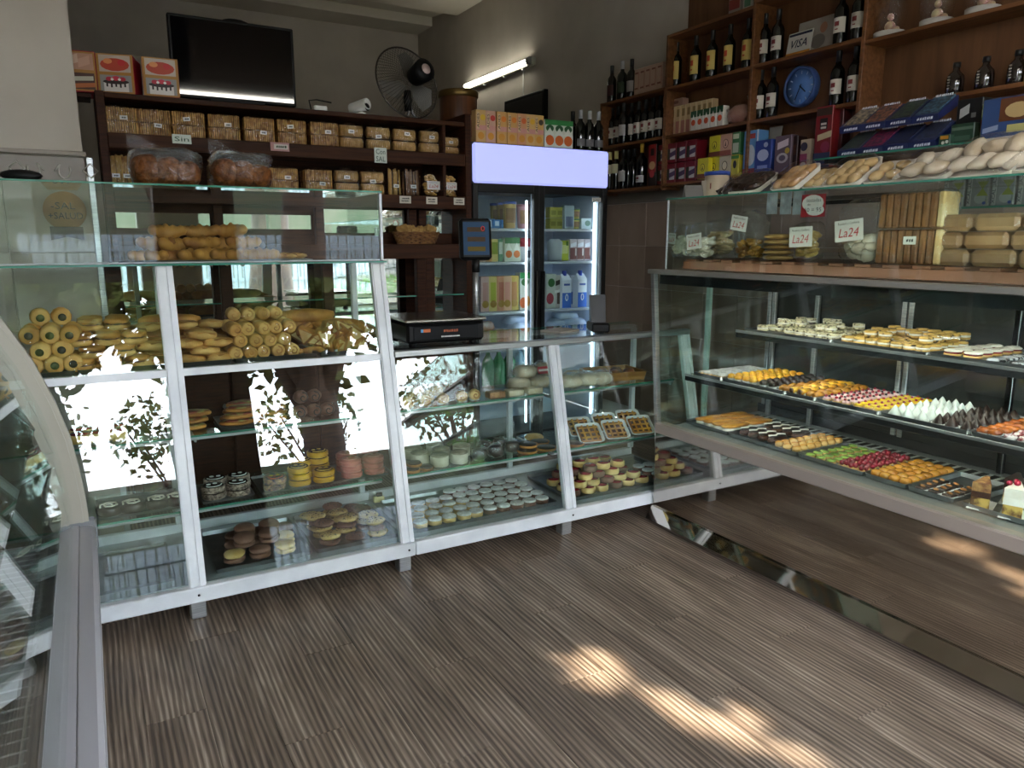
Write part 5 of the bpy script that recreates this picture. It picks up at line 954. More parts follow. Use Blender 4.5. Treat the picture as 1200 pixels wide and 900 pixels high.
# trays of the middle shelf
def trays(spans, fr, x0, x1, z, where, h=.016):
    for u0, u1, what in spans:
        y1, y0 = fr(u0), fr(u1); put(tray(y1 - y0 - .006, x1 - x0, h), ((x0 + x1) / 2, (y0 + y1) / 2, z), 'metal tray of ' + what + ' on the ' + where, 'tray', rz=RZR)
trays(((813, 846, 'white iced bars'), (846, 921, 'puffs and chocolate bites'), (921, 956, 'filled horns'), (956, 1031, 'berry and fruit tartlets'), (1031, 1136, 'white and chocolate kisses'), (1136, 1206, 'caramel and cherry clusters')), front2, 2.692, 3.10, .816, 'middle showcase shelf')
X0, X1 = 2.71, 3.08
grid('bar', 816, 845, X0, X1, .066, .031, ZS2, 'small white-iced bar on the middle showcase shelf', 'pastry', 'white iced bars', front2)
grid('puff', 848, 881, X0, X1, .046, .046, ZS2, 'small golden yellow puff on the middle showcase shelf', 'pastry', 'yellow puffs', front2)
grid('truffle', 883, 906, X0, X1, .047, .047, ZS2, 'small dark chocolate puff in white paper cup', 'pastry', 'chocolate puffs', front2)
grid('horn', 908, 920, X0, X1, .065, .036, ZS2, 'small brown filled horn beside the chocolate puffs', 'pastry', 'brown horns', front2)
grid('cannoli', 922, 939, X0, X1, .066, .045, ZS2, 'yellow filled horn with chocolate end in white paper', 'pastry', 'yellow horns with chocolate', front2)
grid('horn', 941, 955, X0, X1, .062, .037, ZS2, 'amber glazed horn beside the berry tartlets', 'pastry', 'amber horns', front2)
grid('berry', 958, 992, X0, X1, .042, .042, ZS2, 'pink berry tartlet topped with red and dark berries', 'tartlet', 'berry tartlets', front2)
grid('fruit', 995, 1030, X0, X1, .043, .043, ZS2, 'lemon yellow tartlet with one red berry', 'tartlet', 'lemon tartlets', front2)
grid('kiss', 1034, 1082, X0, X1, .053, .053, ZS2, 'white meringue kiss on the middle showcase shelf', 'meringue', 'white kisses', front2)
grid('choco_kiss', 1085, 1135, X0, X1, .056, .055, ZS2, 'dark chocolate-dipped kiss in white paper cup', 'pastry', 'chocolate kisses', front2)
grid('caramel', 1140, 1166, X0, X1, .05, .048, ZS2, 'glossy caramel nut cluster beside the chocolate kisses', 'pastry', 'caramel clusters', front2)
grid('sprinkle', 1169, 1204, X0, X1, .048, .046, ZS2, 'white cluster speckled dark red at the end tray', 'pastry', 'cherry clusters', front2)
# top shelf: nut sandwiches and jam rounds
front1 = lambda u: AX(u, 384 + (u - 860) * 43 / 340, 2.76).y
trays(((872, 975, 'sugared nut sandwiches'), (975, 1088, 'cream nut sandwiches'), (1088, 1206, 'jam rounds and wrapped biscuits')), front1, 2.752, 3.16, 1.0705, 'top showcase shelf', .012)
def alf(m1, m2, m3): return S('nut_sandwich', MB().lathe([(.024, 0), (.026, .004), (.026, .008), (.024, .010)], 12).mesh('biscuit', m1), part('filling', MB().lathe([(.024, .0095), (.0265, .014), (.024, .0185)], 12), m2), part('top_biscuit', MB().lathe([(.024, .018), (.0265, .021), (.024, .027), (.0, .029)], 12), m3))
SPK = M('speckle_cream', '#d9cfa9', .6, 0, '#3c3026', 70, lo=.5, hi=.62, rnd=.1); SPK2 = M('speckle_gold', '#d2ab5c', .6, 0, '#2f2119', 55, lo=.55, hi=.68, rnd=.1)
mini['alfA'] = alf(SPK, CREAM, SPK); mini['alfB'] = alf(SPK2, CREAM, SPK2); mini['jamR'] = S('jam_round', MB().lathe([(.03, 0), (.032, .005), (.03, .010)], 14).mesh('biscuit', PALE), part('jam_layer', MB().lathe([(.029, .0098), (.031, .013), (.029, .016)], 14), JAM), part('top_biscuit', MB().lathe([(.03, .0158), (.032, .020), (.022, .025), (.014, .023), (0, .022)], 14), CREAM))
mini['wrap'] = S('wrapped_biscuit', MB().bbox(-.03, .03, -.022, .022, 0, .012, .005).mesh('wrapped_biscuit', M('wrap_bw', '#cfd2da', .3, 0, '#14161e', 30, lo=.47, hi=.53, stretch=(1, 3, 1))))
for lay, (u0, u1) in enumerate(((882, 972), (888, 966))):
    grid('alfA', u0, u1, 2.775 + .03 * lay, 3.12, .058, .056, 1.0745 + .0295 * lay, 'sugar-dusted nut sandwich heaped on the top showcase shelf', 'biscuit', 'sugared nut sandwiches', front1, .006, skip=.12 + .25 * lay)
for lay, (u0, u1) in enumerate(((978, 1084), (984, 1078))):
    grid('alfB', u0, u1, 2.775 + .03 * lay, 3.12, .058, .056, 1.0745 + .0295 * lay, 'golden chocolate-flecked nut sandwich on the top showcase shelf', 'biscuit', 'golden nut sandwiches', front1, .006, skip=.1 + .3 * lay)
grid('jamR', 1096, 1142, 2.78, 3.12, .068, .066, 1.0745, 'pale round biscuit with dark jam layer on the top showcase shelf', 'biscuit', 'jam rounds', front1)
grid('wrap', 1146, 1204, 2.77, 3.1, .052, .066, 1.0745, 'black and white wrapped biscuit lying on the top showcase shelf', 'biscuit', 'wrapped biscuits', front1, rzj=.4)
# bottom deck
front3 = lambda u: AX(u, 490 + (u - 800) * 113 / 350, 2.74).y
ZD = .5335
trays(((803, 853, 'golden cream bars'), (853, 934, 'chocolate bars and cream shells'), (934, 1012, 'kiwi and raspberry tartlets'), (1012, 1062, 'toffee puffs'), (1062, 1118, 'nut squares'), (1124, 1204, 'cake slices')), front3, 2.735, 3.10, ZD, 'showcase floor', .02)
ZD2 = ZD + .004
mini['cbar'] = S('cream_bar', MB().blob(.03, .085, .014, (0, 0, .014), 12, 6, e=.5).mesh('bar', CREAM), part('pastry_top', MB().blob(.031, .087, .008, (0, 0, .030), 12, 5, e=.5, jit=.1), GOLD))
mini['eclair'] = S('chocolate_eclair', MB().blob(.024, .065, .018, (0, 0, .018), 10, 6, e=.8).mesh('eclair', CHOCM), part('icing', MB().blob(.021, .058, .008, (0, 0, .032), 10, 5, e=.8), CHOC), part('stripe', MB().tube([(-.012, -.05, .040), (.008, -.02, .042), (-.01, .01, .042), (.008, .045, .040)], .004, 6), CREAM))
mini['shell'] = S('cream_shell', MB().blob(.02, .024, .016, (0, 0, .017), 10, 6, jit=.1).mesh('shell', PALE), part('ridge', MB().tube([(-.012, -.016, .026), (0, -.01, .033), (.012, .01, .03)], .004, 6), GOLD), cup(.019, .01))
mini['kiwi'] = S('kiwi_tartlet', MB().lathe([(.018, 0), (.023, .01), (0, .012)], 10).mesh('tart_shell', PALE), part('kiwi_slice', MB().lathe([(.02, .011), (.02, .017), (0, .019)], 12), KIWI))
mini['rasp'] = S('raspberry_tartlet', MB().lathe([(.019, 0), (.024, .01), (0, .012)], 10).mesh('tart_shell', PALE), *[part('raspberry', MB().blob(.0115, .0115, .012, (.011 * math.cos(a), .011 * math.sin(a), .022), 7, 5), RASP) for a in (0.3, 2.4, 4.5)])
mini['toffee'] = S('toffee_puff', MB().blob(.023, .022, .016, (0, 0, .016), 10, 6, jit=.12).mesh('toffee_puff', TOFF))
mini['nutsq'] = S('nut_square', MB().bbox(-.02, .02, -.02, .02, .006, .018, .003).mesh('nut_square', CHOC), part('nut', MB().blob(.013, .006, .006, (0, 0, .021), 7, 4, jit=.3), M('walnut', '#a87440', .6)), part('paper_cup', MB().bbox(-.024, .024, -.024, .024, 0, .011, .004), CUPM))
grid('cbar', 812, 852, 2.75, 3.09, .175, .066, ZD2, 'long golden pastry bar filled with white cream', 'pastry', 'cream bars', front3, rzj=.03)
grid('eclair', 856, 900, 2.75, 3.09, .138, .054, ZD2, 'chocolate bar with white icing stripe on the showcase floor', 'pastry', 'chocolate bars', front3, rzj=.05)
grid('shell', 902, 932, 2.75, 3.09, .049, .046, ZD2, 'pale cream-filled shell beside the chocolate bars', 'pastry', 'cream shells', front3)
grid('kiwi', 938, 974, 2.75, 3.09, .047, .047, ZD2, 'tartlet topped with pale green kiwi slice', 'tartlet', 'kiwi tartlets', front3)
grid('rasp', 977, 1010, 2.75, 3.09, .05, .05, ZD2, 'tartlet heaped with glossy red raspberries', 'tartlet', 'raspberry tartlets', front3)
grid('toffee', 1015, 1060, 2.75, 3.09, .046, .045, ZD2, 'round toffee-glazed puff on the showcase floor', 'pastry', 'toffee puffs', front3, sc=1.05)
grid('nutsq', 1066, 1115, 2.75, 2.93, .049, .05, ZD2, 'dark nut-topped square in white paper', 'pastry', 'nut squares', front3)
def wedge(h, c1, c2, c3):
    po = [(-.03, -.055), (.03, -.055), (.006, .06), (-.006, .06)]
    return S('cake_slice', MB().slab(po, .004, h * .45).mesh('sponge', c1), part('cream_layer', MB().slab([(x * 1.02, y * 1.01) for x, y in po], h * .45, h * .68), c2), part('top_layer', MB().slab(po, h * .68, h), c3), part('paper', MB().bbox(-.04, .04, -.065, .065, 0, .004, .001), CUPM))
SPG = M('sponge', '#c9a552', .7, 0, '#5f3e20', 22, lo=.45, hi=.6)
for (u, x), lb, sp in (((1139, 2.80), 'chestnut', wedge(.10, SPG, CHOCM, M('choc_crumb', '#6a3a22', .7, 0, '#b58a52', 40))), ((1150, 2.95), 'chocolate curl', wedge(.10, SPG, CHOCM, CHOC)), ((1176, 2.80), 'white cream and cherry', wedge(.11, SPG, CREAM, CREAM)), ((1188, 2.95), 'white cream and sponge', wedge(.11, SPG, CREAM, SPG))):
    put(sp, (x, front3(u), ZD2), lb + ' cake slice standing on the end tray', 'cake slice', rz=RZR + R(20))
put(S('cherry_topping', MB().blob(.012, .012, .01, (0, 0, .008)).blob(.01, .01, .009, (.02, .012, .008)).blob(.01, .01, .009, (-.016, .018, .007)).mesh('cherries', BERRY), kind=None), (2.80, front3(1176), ZD2 + .111), 'cluster of red cherries on the white cream cake slice', 'cherries')

# ---- bread on the upper deck of the tall counter
ZU = .9985
fr_u = lambda u: AY(u, 420, 3.26).x
TR = M('bread_tray', '#4a4e50', .35, .8)
for u0, u1, what in ((30, 88, 'filled rolls'), (88, 196, 'stuffed breads'), (196, 272, 'folded pastries'), (272, 372, 'rolled pastries'), (372, 448, 'bread wedges')):
    a, b = fr_u(u0), fr_u(u1); put(tray(b - a - .006, .42, .018, TR), ((a + b) / 2, 3.44, ZU), 'dark metal tray of ' + what + ' in the tall counter', 'tray')
ZU2 = ZU + .0035
CRUST = M('crust', '#c58a3f', .6, 0, '#8c5420', 9, rnd=.12, bump=.25); CRUSTP = M('crust_pale', '#dcb06a', .65, 0, '#b47c38', 9, rnd=.1, bump=.25); CRUMB = M('crumb', '#e0c690', .8, 0, '#cfa868', 20)
spi = MB()
for k in range(2): spi.tube([((.006 + .0085 * k + .0014 * t) * math.cos(t * .7), -.047 - .002 * k, .0 + (.006 + .0085 * k + .0014 * t) * math.sin(t * .7)) for t in range(10)], .0018, 4)
roll = S('rolled_pastry', MB().tube([(0, -.05, 0), (0, -.045, 0), (0, 0, 0), (0, .045, 0), (0, .05, 0)], [.022, .028, .03, .028, .02], 12).mesh('rolled_pastry', CRUSTP), part('spiral', MB().tube([(.004 * t * .55 * math.cos(t * .8) * .9, -.0512, .004 * t * .55 * math.sin(t * .8) * .9) for t in range(11)], .002, 4), BAKE))
hole = S('filled_roll', MB().tube([(0, -.055, 0), (0, -.05, 0), (0, 0, 0), (0, .05, 0)], [.026, .034, .036, .028], 12).mesh('filled_roll', CRUSTP), part('filling', MB().at(0, -.0555, -.002, rx=R(90)).lathe([(.015, 0), (.012, .003), (0, .004)], 10), M('dark_filling', '#2c2622', .5)))
holeg = S('filled_roll', hole.mesh, part('filling', MB().at(0, -.0555, -.002, rx=R(90)).lathe([(.015, 0), (.012, .003), (0, .004)], 10), M('spinach', '#3f4a1c', .5)))
fold = S('folded_pastry', MB().blob(.06, .05, .019, (0, 0, .018), 16, 7, e=.85, jit=.3).mesh('folded_pastry', CRUSTP), part('seam', MB().tube([(-.055, -.02, .022), (-.02, -.035, .026), (.02, -.03, .028), (.055, -.015, .022)], .006, 6), CRUST))
stuff_ = S('stuffed_bread', MB().blob(.049, .05, .016, (0, 0, .014), 16, 7, e=.85, jit=.25).mesh('stuffed_bread', CRUSTP), part('filling', MB().blob(.042, .046, .005, (0, -.004, .025), 12, 4, e=.8, jit=.2), M('ham_filling', '#4a2c26', .5, 0, '#7a4a3a', 20)), part('bread_top', MB().blob(.047, .05, .017, (0, 0, .036), 16, 7, e=.9, jit=.3, seed=3), CRUST))
tri = S('bread_wedge', ring_mesh([[(x * s_, -.022 + dy, z * s_) for x, z in ((-.045, -.026), (-.035, -.03), (.035, -.03), (.045, -.026), (.006, .045), (-.006, .045))] for s_, dy in ((.85, 0), (1, .006), (1, .038), (.85, .044))], smooth=False).mesh('bread_wedge', CRUST), part('cut_face', MB().add([(x * .8, -.0225, z * .8) for x, z in ((-.042, -.028), (.042, -.028), (.004, .042), (-.004, .042))], [(0, 1, 2, 3)]), CRUMB))
long_ = S('long_bread', MB().blob(.13, .04, .035, (0, 0, .033), 16, 8, e=.8, jit=.12).mesh('long_bread', CRUST))
rg = random.Random(21)
def pile(spec, u0, u1, y0, n, dx, layers, lab, cat, grp, dz, base=0, rz=0, jr=.12, deep=1, dy=.11, zc=0):
    a, b = fr_u(u0), fr_u(u1)
    for d_ in range(deep):
        for l in range(layers + (1 if d_ else 0)):
            m = n - (l % 2); 
            for i in range(m):
                x = (a + b) / 2 + (i - (m - 1) / 2) * dx; put(spec[(i + l) % len(spec)] if isinstance(spec, list) else spec, (x + rg.uniform(-.004, .004), y0 + d_ * dy + l * .012 + rg.uniform(-.006, .006), ZU2 + base + l * dz + zc), lab, cat, grp, rz + rg.uniform(-jr, jr), rg.uniform(-.06, .06), rg.uniform(-.08, .08))
pile([hole, holeg], 40, 84, 3.31, 3, .066, 3, 'spiral roll with dark filling heaped beside the curved case', 'bread', 'filled rolls', .056, zc=.036, deep=2)
pile(stuff_, 92, 162, 3.30, 3, .098, 3, 'stuffed bread sandwich with browned filling, in stacked rows', 'bread', 'stuffed breads', .047, rz=.1, deep=3)
pile(fold, 164, 196, 3.30, 1, .1, 4, 'flat folded pastry stacked behind the white post', 'pastry', 'folded pastries by the post', .031, deep=2)
pile(fold, 214, 268, 3.30, 2, .116, 4, 'flat folded pastry in the stack between post and rolled pastries', 'pastry', 'folded pastries', .031, deep=2, dy=.12, rz=-.1)
pile(roll, 276, 346, 3.31, 5, .058, 3, 'rolled pastry with spiral end heaped in the tall counter', 'pastry', 'rolled pastries', .05, zc=.03, deep=2, dy=.115)
for i in range(46):
    k = i / 46; a = fr_u(364 + rg.random() * 76); put(tri, (a, 3.29 + rg.random() * .26, ZU2 + .035 + .085 * k * rg.uniform(.5, 1)), 'triangular bread wedge tumbled in a heap beside the scale', 'bread', 'bread wedges', rg.uniform(-1, 1), rg.uniform(-.8, .8), rg.uniform(-.9, .9))
for i in range(2): put(long_, (fr_u(346) + .1 * i, 3.33, ZU2), 'small long loaf at the front edge of the rolled pastries', 'bread', 'small front loaves', .5 * (i - .5), sc=.45)
for i, (u, y, z) in enumerate(((175, 3.58, 0), (235, 3.58, 0), (175, 3.59, .06), (235, 3.59, .06), (200, 3.6, .115), (310, 3.58, 0), (362, 3.58, 0), (335, 3.59, .06), (392, 3.59, .06), (362, 3.6, .11), (315, 3.6, .11))):
    put(long_, (AY(u, 390, y).x, y, ZU2 + z), ('long crusty loaf lying behind the stuffed breads' if u < 250 else 'long crusty loaf lying behind the rolled pastries'), 'bread', ('loaves behind the stuffed breads' if u < 250 else 'loaves behind the rolled pastries'), rg.uniform(-.1, .1))
# croissants in the glass box on top
cp = []
for t in range(11):
    a = R(200 + 14 * t); k = 1 - abs(t - 5) / 5.6; cp.append(((.056 * math.cos(a), .05 * math.sin(a) + .02, .022), (.008 + .021 * k ** .8) * (1.14 if t % 2 else .88)))
crois = S('croissant', MB().tube([p for p, r_ in cp], [r_ for p, r_ in cp], 10).mesh('croissant', CRUST))
ZG = 1.4105
a, b = AY(166, 300, 3.42).x, AY(312, 300, 3.42).x; put(tray(b - a, .26, .012), ((a + b) / 2, 3.44, ZG), 'shallow metal tray of croissants in the top glass box', 'tray')
for i, (u, y, z) in enumerate([(174 + 19 * k, 3.355, 0) for k in range(8)] + [(182 + 26 * k, 3.45, .0) for k in range(5)] + [(184 + 26 * k, 3.43, .052) for k in range(5)] + [(200, 3.45, .1), (268, 3.44, .104), (236, 3.47, .098)]):
    put(crois, (AY(u, 290, y).x, y, ZG + .012 + z), 'golden croissant heaped on the tray in the top glass box', 'croissant', 'croissants', math.pi + rg.uniform(-.5, .5), R(26) + rg.uniform(-.15, .15), sc=1.25)
for i, u in enumerate((281, 298)): put(S('dark_bun', MB().blob(.055, .045, .035, (0, 0, .034), 14, 8, jit=.1, seed=i).mesh('dark_bun', M('dark_bun', '#5c4a38', .7, 0, '#473524', 20, bump=.3))), (AY(u, 285, 3.53).x, 3.56, ZG + .0035 + .03), 'dark brown bun standing behind the croissants', 'bread', 'dark buns')
put(S('bun_stand', MB().bbox(-.1, .1, -.05, .05, 0, .03, .003).mesh('bun_stand', TRAYM)), (AY(290, 285, 3.53).x, 3.56, ZG + .0035), 'low metal riser under the two dark buns', 'riser')
put(S('serving_knife', MB().bbox(0, .14, -.012, .012, 0, .012, .004).mesh('handle', BLACKP), part('blade', MB().bbox(-.12, 0, -.012, .012, .004, .007, .001), ALUM)), (AY(118, 300, 3.33).x + .06, 3.33, ZG), 'black-handled serving tongs lying beside the croissant tray', 'tongs')
put(S('wire_tray', MB().bbox(-.09, .09, -.08, .08, 0, .01, .003).mesh('wire_tray', TRAYM)), (AY(327, 300, 3.42).x + .04, 3.42, ZG), 'small flat metal tray beside the croissant tray', 'tray')
for i in range(3): put(fold, (AY(327, 300, 3.42).x + .0 + .05 * i - .01, 3.42 + .02 * i, ZG + .011), 'flat pale pastry on the small tray beside the croissants', 'pastry', 'pastries on the small tray', sc=.7)
# big loaves in plastic bags on the glass top
DLOAF = M('wholemeal_crust', '#7a4a24', .85, 0, '#4f2c12', 45, bump=1.0, rnd=.05, spec=.2)
def loafbag(w_, seed):
    lf = MB()
    for x, s_ in ((-w_ * .27, 1), (w_ * .02, .95), (w_ * .28, .85)): lf.blob(w_ * .22, .085, .062 * s_, (x, 0, .06 * s_), 14, 8, e=.8, jit=.12, seed=seed + x)
    fl = MB().blob(w_ * .5, .095, .075, (0, 0, .075), 18, 10, e=.5, jit=.2, seed=seed).add([(-w_ * .5, 0, .05), (w_ * .48, .01, .06), (w_ * .42, .02, .15), (w_ * .1, .0, .14), (-w_ * .15, .02, .17), (-w_ * .48, .03, .215)], [(0, 1, 2, 3, 4, 5)], 0, True)
    return S('bagged_loaf', lf.mesh('loaf', DLOAF), part('plastic_bag', fl, FILM))
ZTG = 1.7165
a, b = AY(152, 215, 3.42).x, AY(236, 215, 3.42).x; put(loafbag(b - a, 1), ((a + b) / 2, 3.42, ZTG), 'large wholemeal loaf in a tall clear bag on the counter top', 'bread')
a, b = AY(247, 215, 3.42).x, AY(318, 215, 3.42).x; put(loafbag(b - a, 5), ((a + b) / 2, 3.42, ZTG), 'second wholemeal loaf in a clear bag beside the square crackers', 'bread')
put(S('sunglasses_case', MB().blob(.07, .03, .022, (0, 0, .022), 14, 6).mesh('case', BLACKP)), (AY(25, 208, 3.4).x, 3.4, ZTG), 'flat black pouch on the counter top before the tiled column', 'pouch')

# ---- shelves and floor of the tall counter
def cyl_(name, r, h, m, top=None, bev=.004): return MB().lathe([(r - bev, 0), (r, bev), (r, h - bev), (r - bev, h), (0, h)], 18).mesh(name, m)
Y_ = lambda u, v, y: AY(u, v, y).x
def stack(spec, x, y, z, n, dz, lab, cat, grp):
    for i in range(n): put(spec, (x + J(.003), y + J(.003), z + i * dz), lab, cat, grp, J(.3))
DK = M('black_icing', '#121312', .25); WHT = M('white_icing', '#dfdfda', .4)
smile = MB().tube([(.035 * math.cos(a), .035 * math.sin(a), .0285) for a in [R(200 + 14 * i) for i in range(11)]], .0028, 5)
def facecake(side, top, eye, line, n=18):
    sd = MB(); vs = []
    body = MB().lathe([(.045, 0), (.05, .005), (.05, .009), (.046, .012), (.05, .015), (.05, .022), (.044, .026), (0, .027)], 20)
    return S('face_cookie', body.mesh('cookie', side), part('icing', MB().lathe([(.043, .0255), (.041, .0285), (0, .0288)], 20), top), part('eye', MB().at(-.014, .012, .028).lathe([(.0095, 0), (.009, .002), (0, .003)], 10), eye), part('eye', MB().at(.014, .012, .028).lathe([(.0095, 0), (.009, .002), (0, .003)], 10), eye), part('smile', smile, line))
fc1 = facecake(M('choc_sprinkle', '#4a3a34', .6, 0, '#b5a090', 90), DK, WHT, WHT); fc2 = facecake(M('yellow_icing', '#d8a81c', .4, 0, '#c8940f', 20), DK, M('eye_yel', '#c8a020', .4), M('yel_line', '#d8b03c', .4)); fc3 = facecake(M('pink_icing', '#d1806f', .45, 0, '#c06a5c', 20), M('pink_top', '#c77868', .4), M('pink_eye', '#a8564c', .4), M('pink_line', '#e0a090', .4))
fc4 = facecake(M('sprinkle_side', '#b58a6a', .5, 0, '#4a3a5a', 60), M('sprinkle_top', '#2a2a4a', .4, 0, '#a8402a', 60, lo=.5, hi=.6), M('spr_y', '#c8a83c'), M('spr_r', '#b85a4a'))
ZA, ZBt = .4085, .4055
def shelf_tray(u0, u1, v, y, d, z, lab): a, b = Y_(u0, v, y), Y_(u1, v, y); put(tray(b - a, d, .012), ((a + b) / 2, y + d / 2 - .02, z), lab, 'tray'); return z + .0035
yS = 3.25
z = shelf_tray(236, 299, 585, 3.25, .26, ZA, 'metal tray of black and white face cookies')
for k, u in enumerate((252, 281)):
    for d_ in range(2): stack(fc1, Y_(u, 585, yS + .03) + .02 * d_, yS + .045 + .11 * d_, z, 2, .03, 'black iced face cookie with white eyes and smile', 'cookie', 'black face cookies')
z = shelf_tray(305, 456, 570, 3.25, .26, ZA, 'metal tray of sprinkled, yellow and pink cookies')
stack(fc4, Y_(323, 575, yS + .03), yS + .04, z, 2, .03, 'dark cookie with coloured sprinkles', 'cookie', 'sprinkled cookies'); stack(fc4, Y_(325, 575, yS + .13), yS + .15, z, 1, .03, 'dark sprinkled cookie at the back of its tray', 'cookie', None)
for u, n, d_ in ((352, 3, 0), (380, 2, 0), (356, 3, 1), (375, 4, 1)): stack(fc2, Y_(u, 570, yS + .04 + .1 * d_), yS + .045 + .105 * d_, z, n, .03, 'yellow iced face cookie in a stack', 'cookie', 'yellow face cookies')
for u, n, d_ in ((412, 3, 0), (439, 3, 0), (408, 3, 1), (432, 3, 1)): stack(fc3, Y_(u, 562, yS + .04 + .1 * d_), yS + .045 + .105 * d_, z, n, .03, 'pink iced round cookie in a stack', 'cookie', 'pink cookies')
z = shelf_tray(112, 214, 600, 3.25, .26, ZA, 'metal tray of dark cakes behind the reflected street')
dark = S('dark_cake', cyl_('dark_cake', .05, .035, CHOC), part('icing_swirl', MB().tube([((.01 + .003 * t) * math.cos(t), (.01 + .003 * t) * math.sin(t), .037) for t in range(11)], .004, 5), CREAM))
for u in (128, 155, 185, 208): put(dark, (Y_(u, 590, yS + .05), yS + .05, z), 'dark chocolate cake with pale swirl on the lower shelf', 'cake', 'dark swirl cakes')
# upper inside shelf
piz = S('pizza_bread', MB().blob(.075, .045, .011, (0, 0, .011), 14, 5, e=.8).mesh('dough', CRUST), part('topping', MB().blob(.066, .037, .006, (0, 0, .021), 14, 4, e=.8, jit=.2), M('pizza_top', '#7a2c20', .5, 0, '#8f8a4a', 25, lo=.45, hi=.6)))
z = shelf_tray(258, 322, 500, 3.26, .24, .7155, 'metal tray of topped pizza breads')
for d_ in range(2):
    for l in range(3): put(piz, (Y_(278, 495, 3.3 + .1 * d_) + .015 * l, 3.31 + .1 * d_, z + .028 * l), 'small oval pizza bread with red and green topping, stacked', 'pizza bread', 'pizza breads', J(.2))
    for l in range(2): put(piz, (Y_(308, 495, 3.3 + .1 * d_) + .035, 3.31 + .1 * d_, z + .028 * l), 'small oval pizza bread beside the stacked ones', 'pizza bread', 'pizza breads, second stack', J(.2))
snail = S('snail_pastry', MB().blob(.035, .035, .03, (0, 0, .03), 12, 7, jit=.08).mesh('snail', COCO), part('swirl', MB().tube([((.004 + .0022 * t) * math.cos(t * .8), -.034, .03 + (.004 + .0022 * t) * math.sin(t * .8)) for t in range(11)], .003, 5), CHOC))
for k in range(5): put(snail, (Y_(352 + 16 * (k % 3), 480, 3.3) + (.02 if k > 2 else 0), 3.31 + .06 * (k // 3), .7155 + (.055 if k > 2 else 0)), 'brown snail pastry on the upper inside shelf', 'pastry', 'snail pastries', J(.2))
for k in range(3): put(piz, (Y_(108 + 4 * k, 500, 3.3) + .35, 3.33, .7155 + .028 * k), 'oval pizza bread stacked beside the white post', 'pizza bread', 'pizza breads by the post', J(.2))
jt = S('jam_cookie', MB().lathe([(.036, 0), (.04, .006), (.04, .026), (.034, .032), (.026, .030), (0, .030)], 18).mesh('jam_cookie', VAN), part('jam', MB().lathe([(.0335, .0312), (.030, .0355), (0, .037)], 14), JAM))
jtc = S('jam_cookie', MB().lathe([(.036, 0), (.04, .006), (.04, .026), (.034, .032), (.026, .030), (0, .030)], 18).mesh('jam_cookie', COCO), part('jam', MB().lathe([(.0335, .0312), (.030, .0355), (0, .037)], 14), JAM))
z = shelf_tray(66, 132, 515, 3.26, .24, .7155, 'metal tray of red jam rounds beside the curved case')
for k in range(6): put(jt, (Y_(94 + 20 * (k % 3), 505, 3.31), 3.30 + .09 * (k // 3), z), 'red jam round on the shelf beside the curved case', 'cookie', 'jam rounds by the curved case', sc=1.15)
# bottom trays
ck1 = S('sugared_cookie', MB().blob(.045, .045, .014, (0, 0, .014), 14, 6, e=.85, jit=.08).mesh('bottom', COCO), part('top_half', MB().blob(.045, .045, .014, (0, 0, .036), 14, 6, e=.85, jit=.08, seed=2), COCO)); ck2 = S('sugared_cookie', ck1.mesh, part('top_half', MB().blob(.044, .044, .014, (0, 0, .036), 14, 6, e=.85, jit=.1, seed=2), VAN)); ck3 = S('sugared_cookie', part('c', MB().blob(.045, .045, .014, (0, 0, .014), 14, 6, e=.85, jit=.08), VAN).mesh, part('top_half', MB().blob(.044, .044, .014, (0, 0, .036), 14, 6, e=.85, jit=.1, seed=2), VAN))
ZF = .1585
pA, pB = AZ(252, 672, ZF), AZ(352, 652, ZF)
put(tray(.40, .46, .02), (.545, 3.30, ZF), 'metal tray of sugared cookies on the counter floor', 'tray'); z = ZF + .0035
names = {0: ('brown sugared cookie sandwich on the floor tray', 'brown sugared cookies'), 1: ('brown cookie sandwich with a pale top half', 'two-tone cookies'), 2: ('pale sugared cookie sandwich on the floor tray', 'pale sugared cookies')}
pat = [[1, 0, 2], [0, 0, 2], [0, 0, 0]]
for r_ in range(3):
    for k in range(3):
        t = pat[r_][k]; put((ck1, ck2, ck3)[t], (.435 + .105 * k + .02 * r_, 3.155 + .105 * r_, z), names[t][0], 'cookie', names[t][1], J(.5))
        if r_ < 2 and k < 2: put(ck1, (.485 + .105 * k + .02 * r_, 3.20 + .105 * r_, z + .05), 'brown sugared cookie sandwich lying on top of the others', 'cookie', 'upper sugared cookies', J(.5), R(8))
put(tray(.385, .46, .02), (.955, 3.30, ZF), 'metal tray of chocolate-chip cookies on the counter floor', 'tray')
CHIP = M('chip_top', '#d2ab6a', .7, 0, '#2a1610', 75, lo=.47, hi=.54, bump=.4); CHIPD = M('chip_dark', '#6a4a38', .7, 0, '#20100b', 75, lo=.47, hi=.54, bump=.4)
def chips(m, seed):
    rg_ = random.Random(seed); mb = MB()
    for i in range(34):
        a = rg_.random() * 6.28; r_ = .04 * math.sqrt(rg_.random()); mb.at(r_ * math.cos(a), r_ * math.sin(a), .0245 - .006 * (r_ / .04) ** 2, rz=rg_.random() * 3); mb.blob(.0042, .003, .003, nu=5, nv=3)
    return part('chocolate_chips', mb.at() or mb, CHOC, kind='stuff')
cc = S('chip_cookie', MB().blob(.047, .047, .0125, (0, 0, .0125), 14, 6, e=.85, jit=.06).mesh('cookie', VAN), chips(0, 1)); ccd = S('chip_cookie', MB().blob(.047, .047, .0125, (0, 0, .0125), 14, 6, e=.85, jit=.06).mesh('cookie', COCO), chips(0, 2))
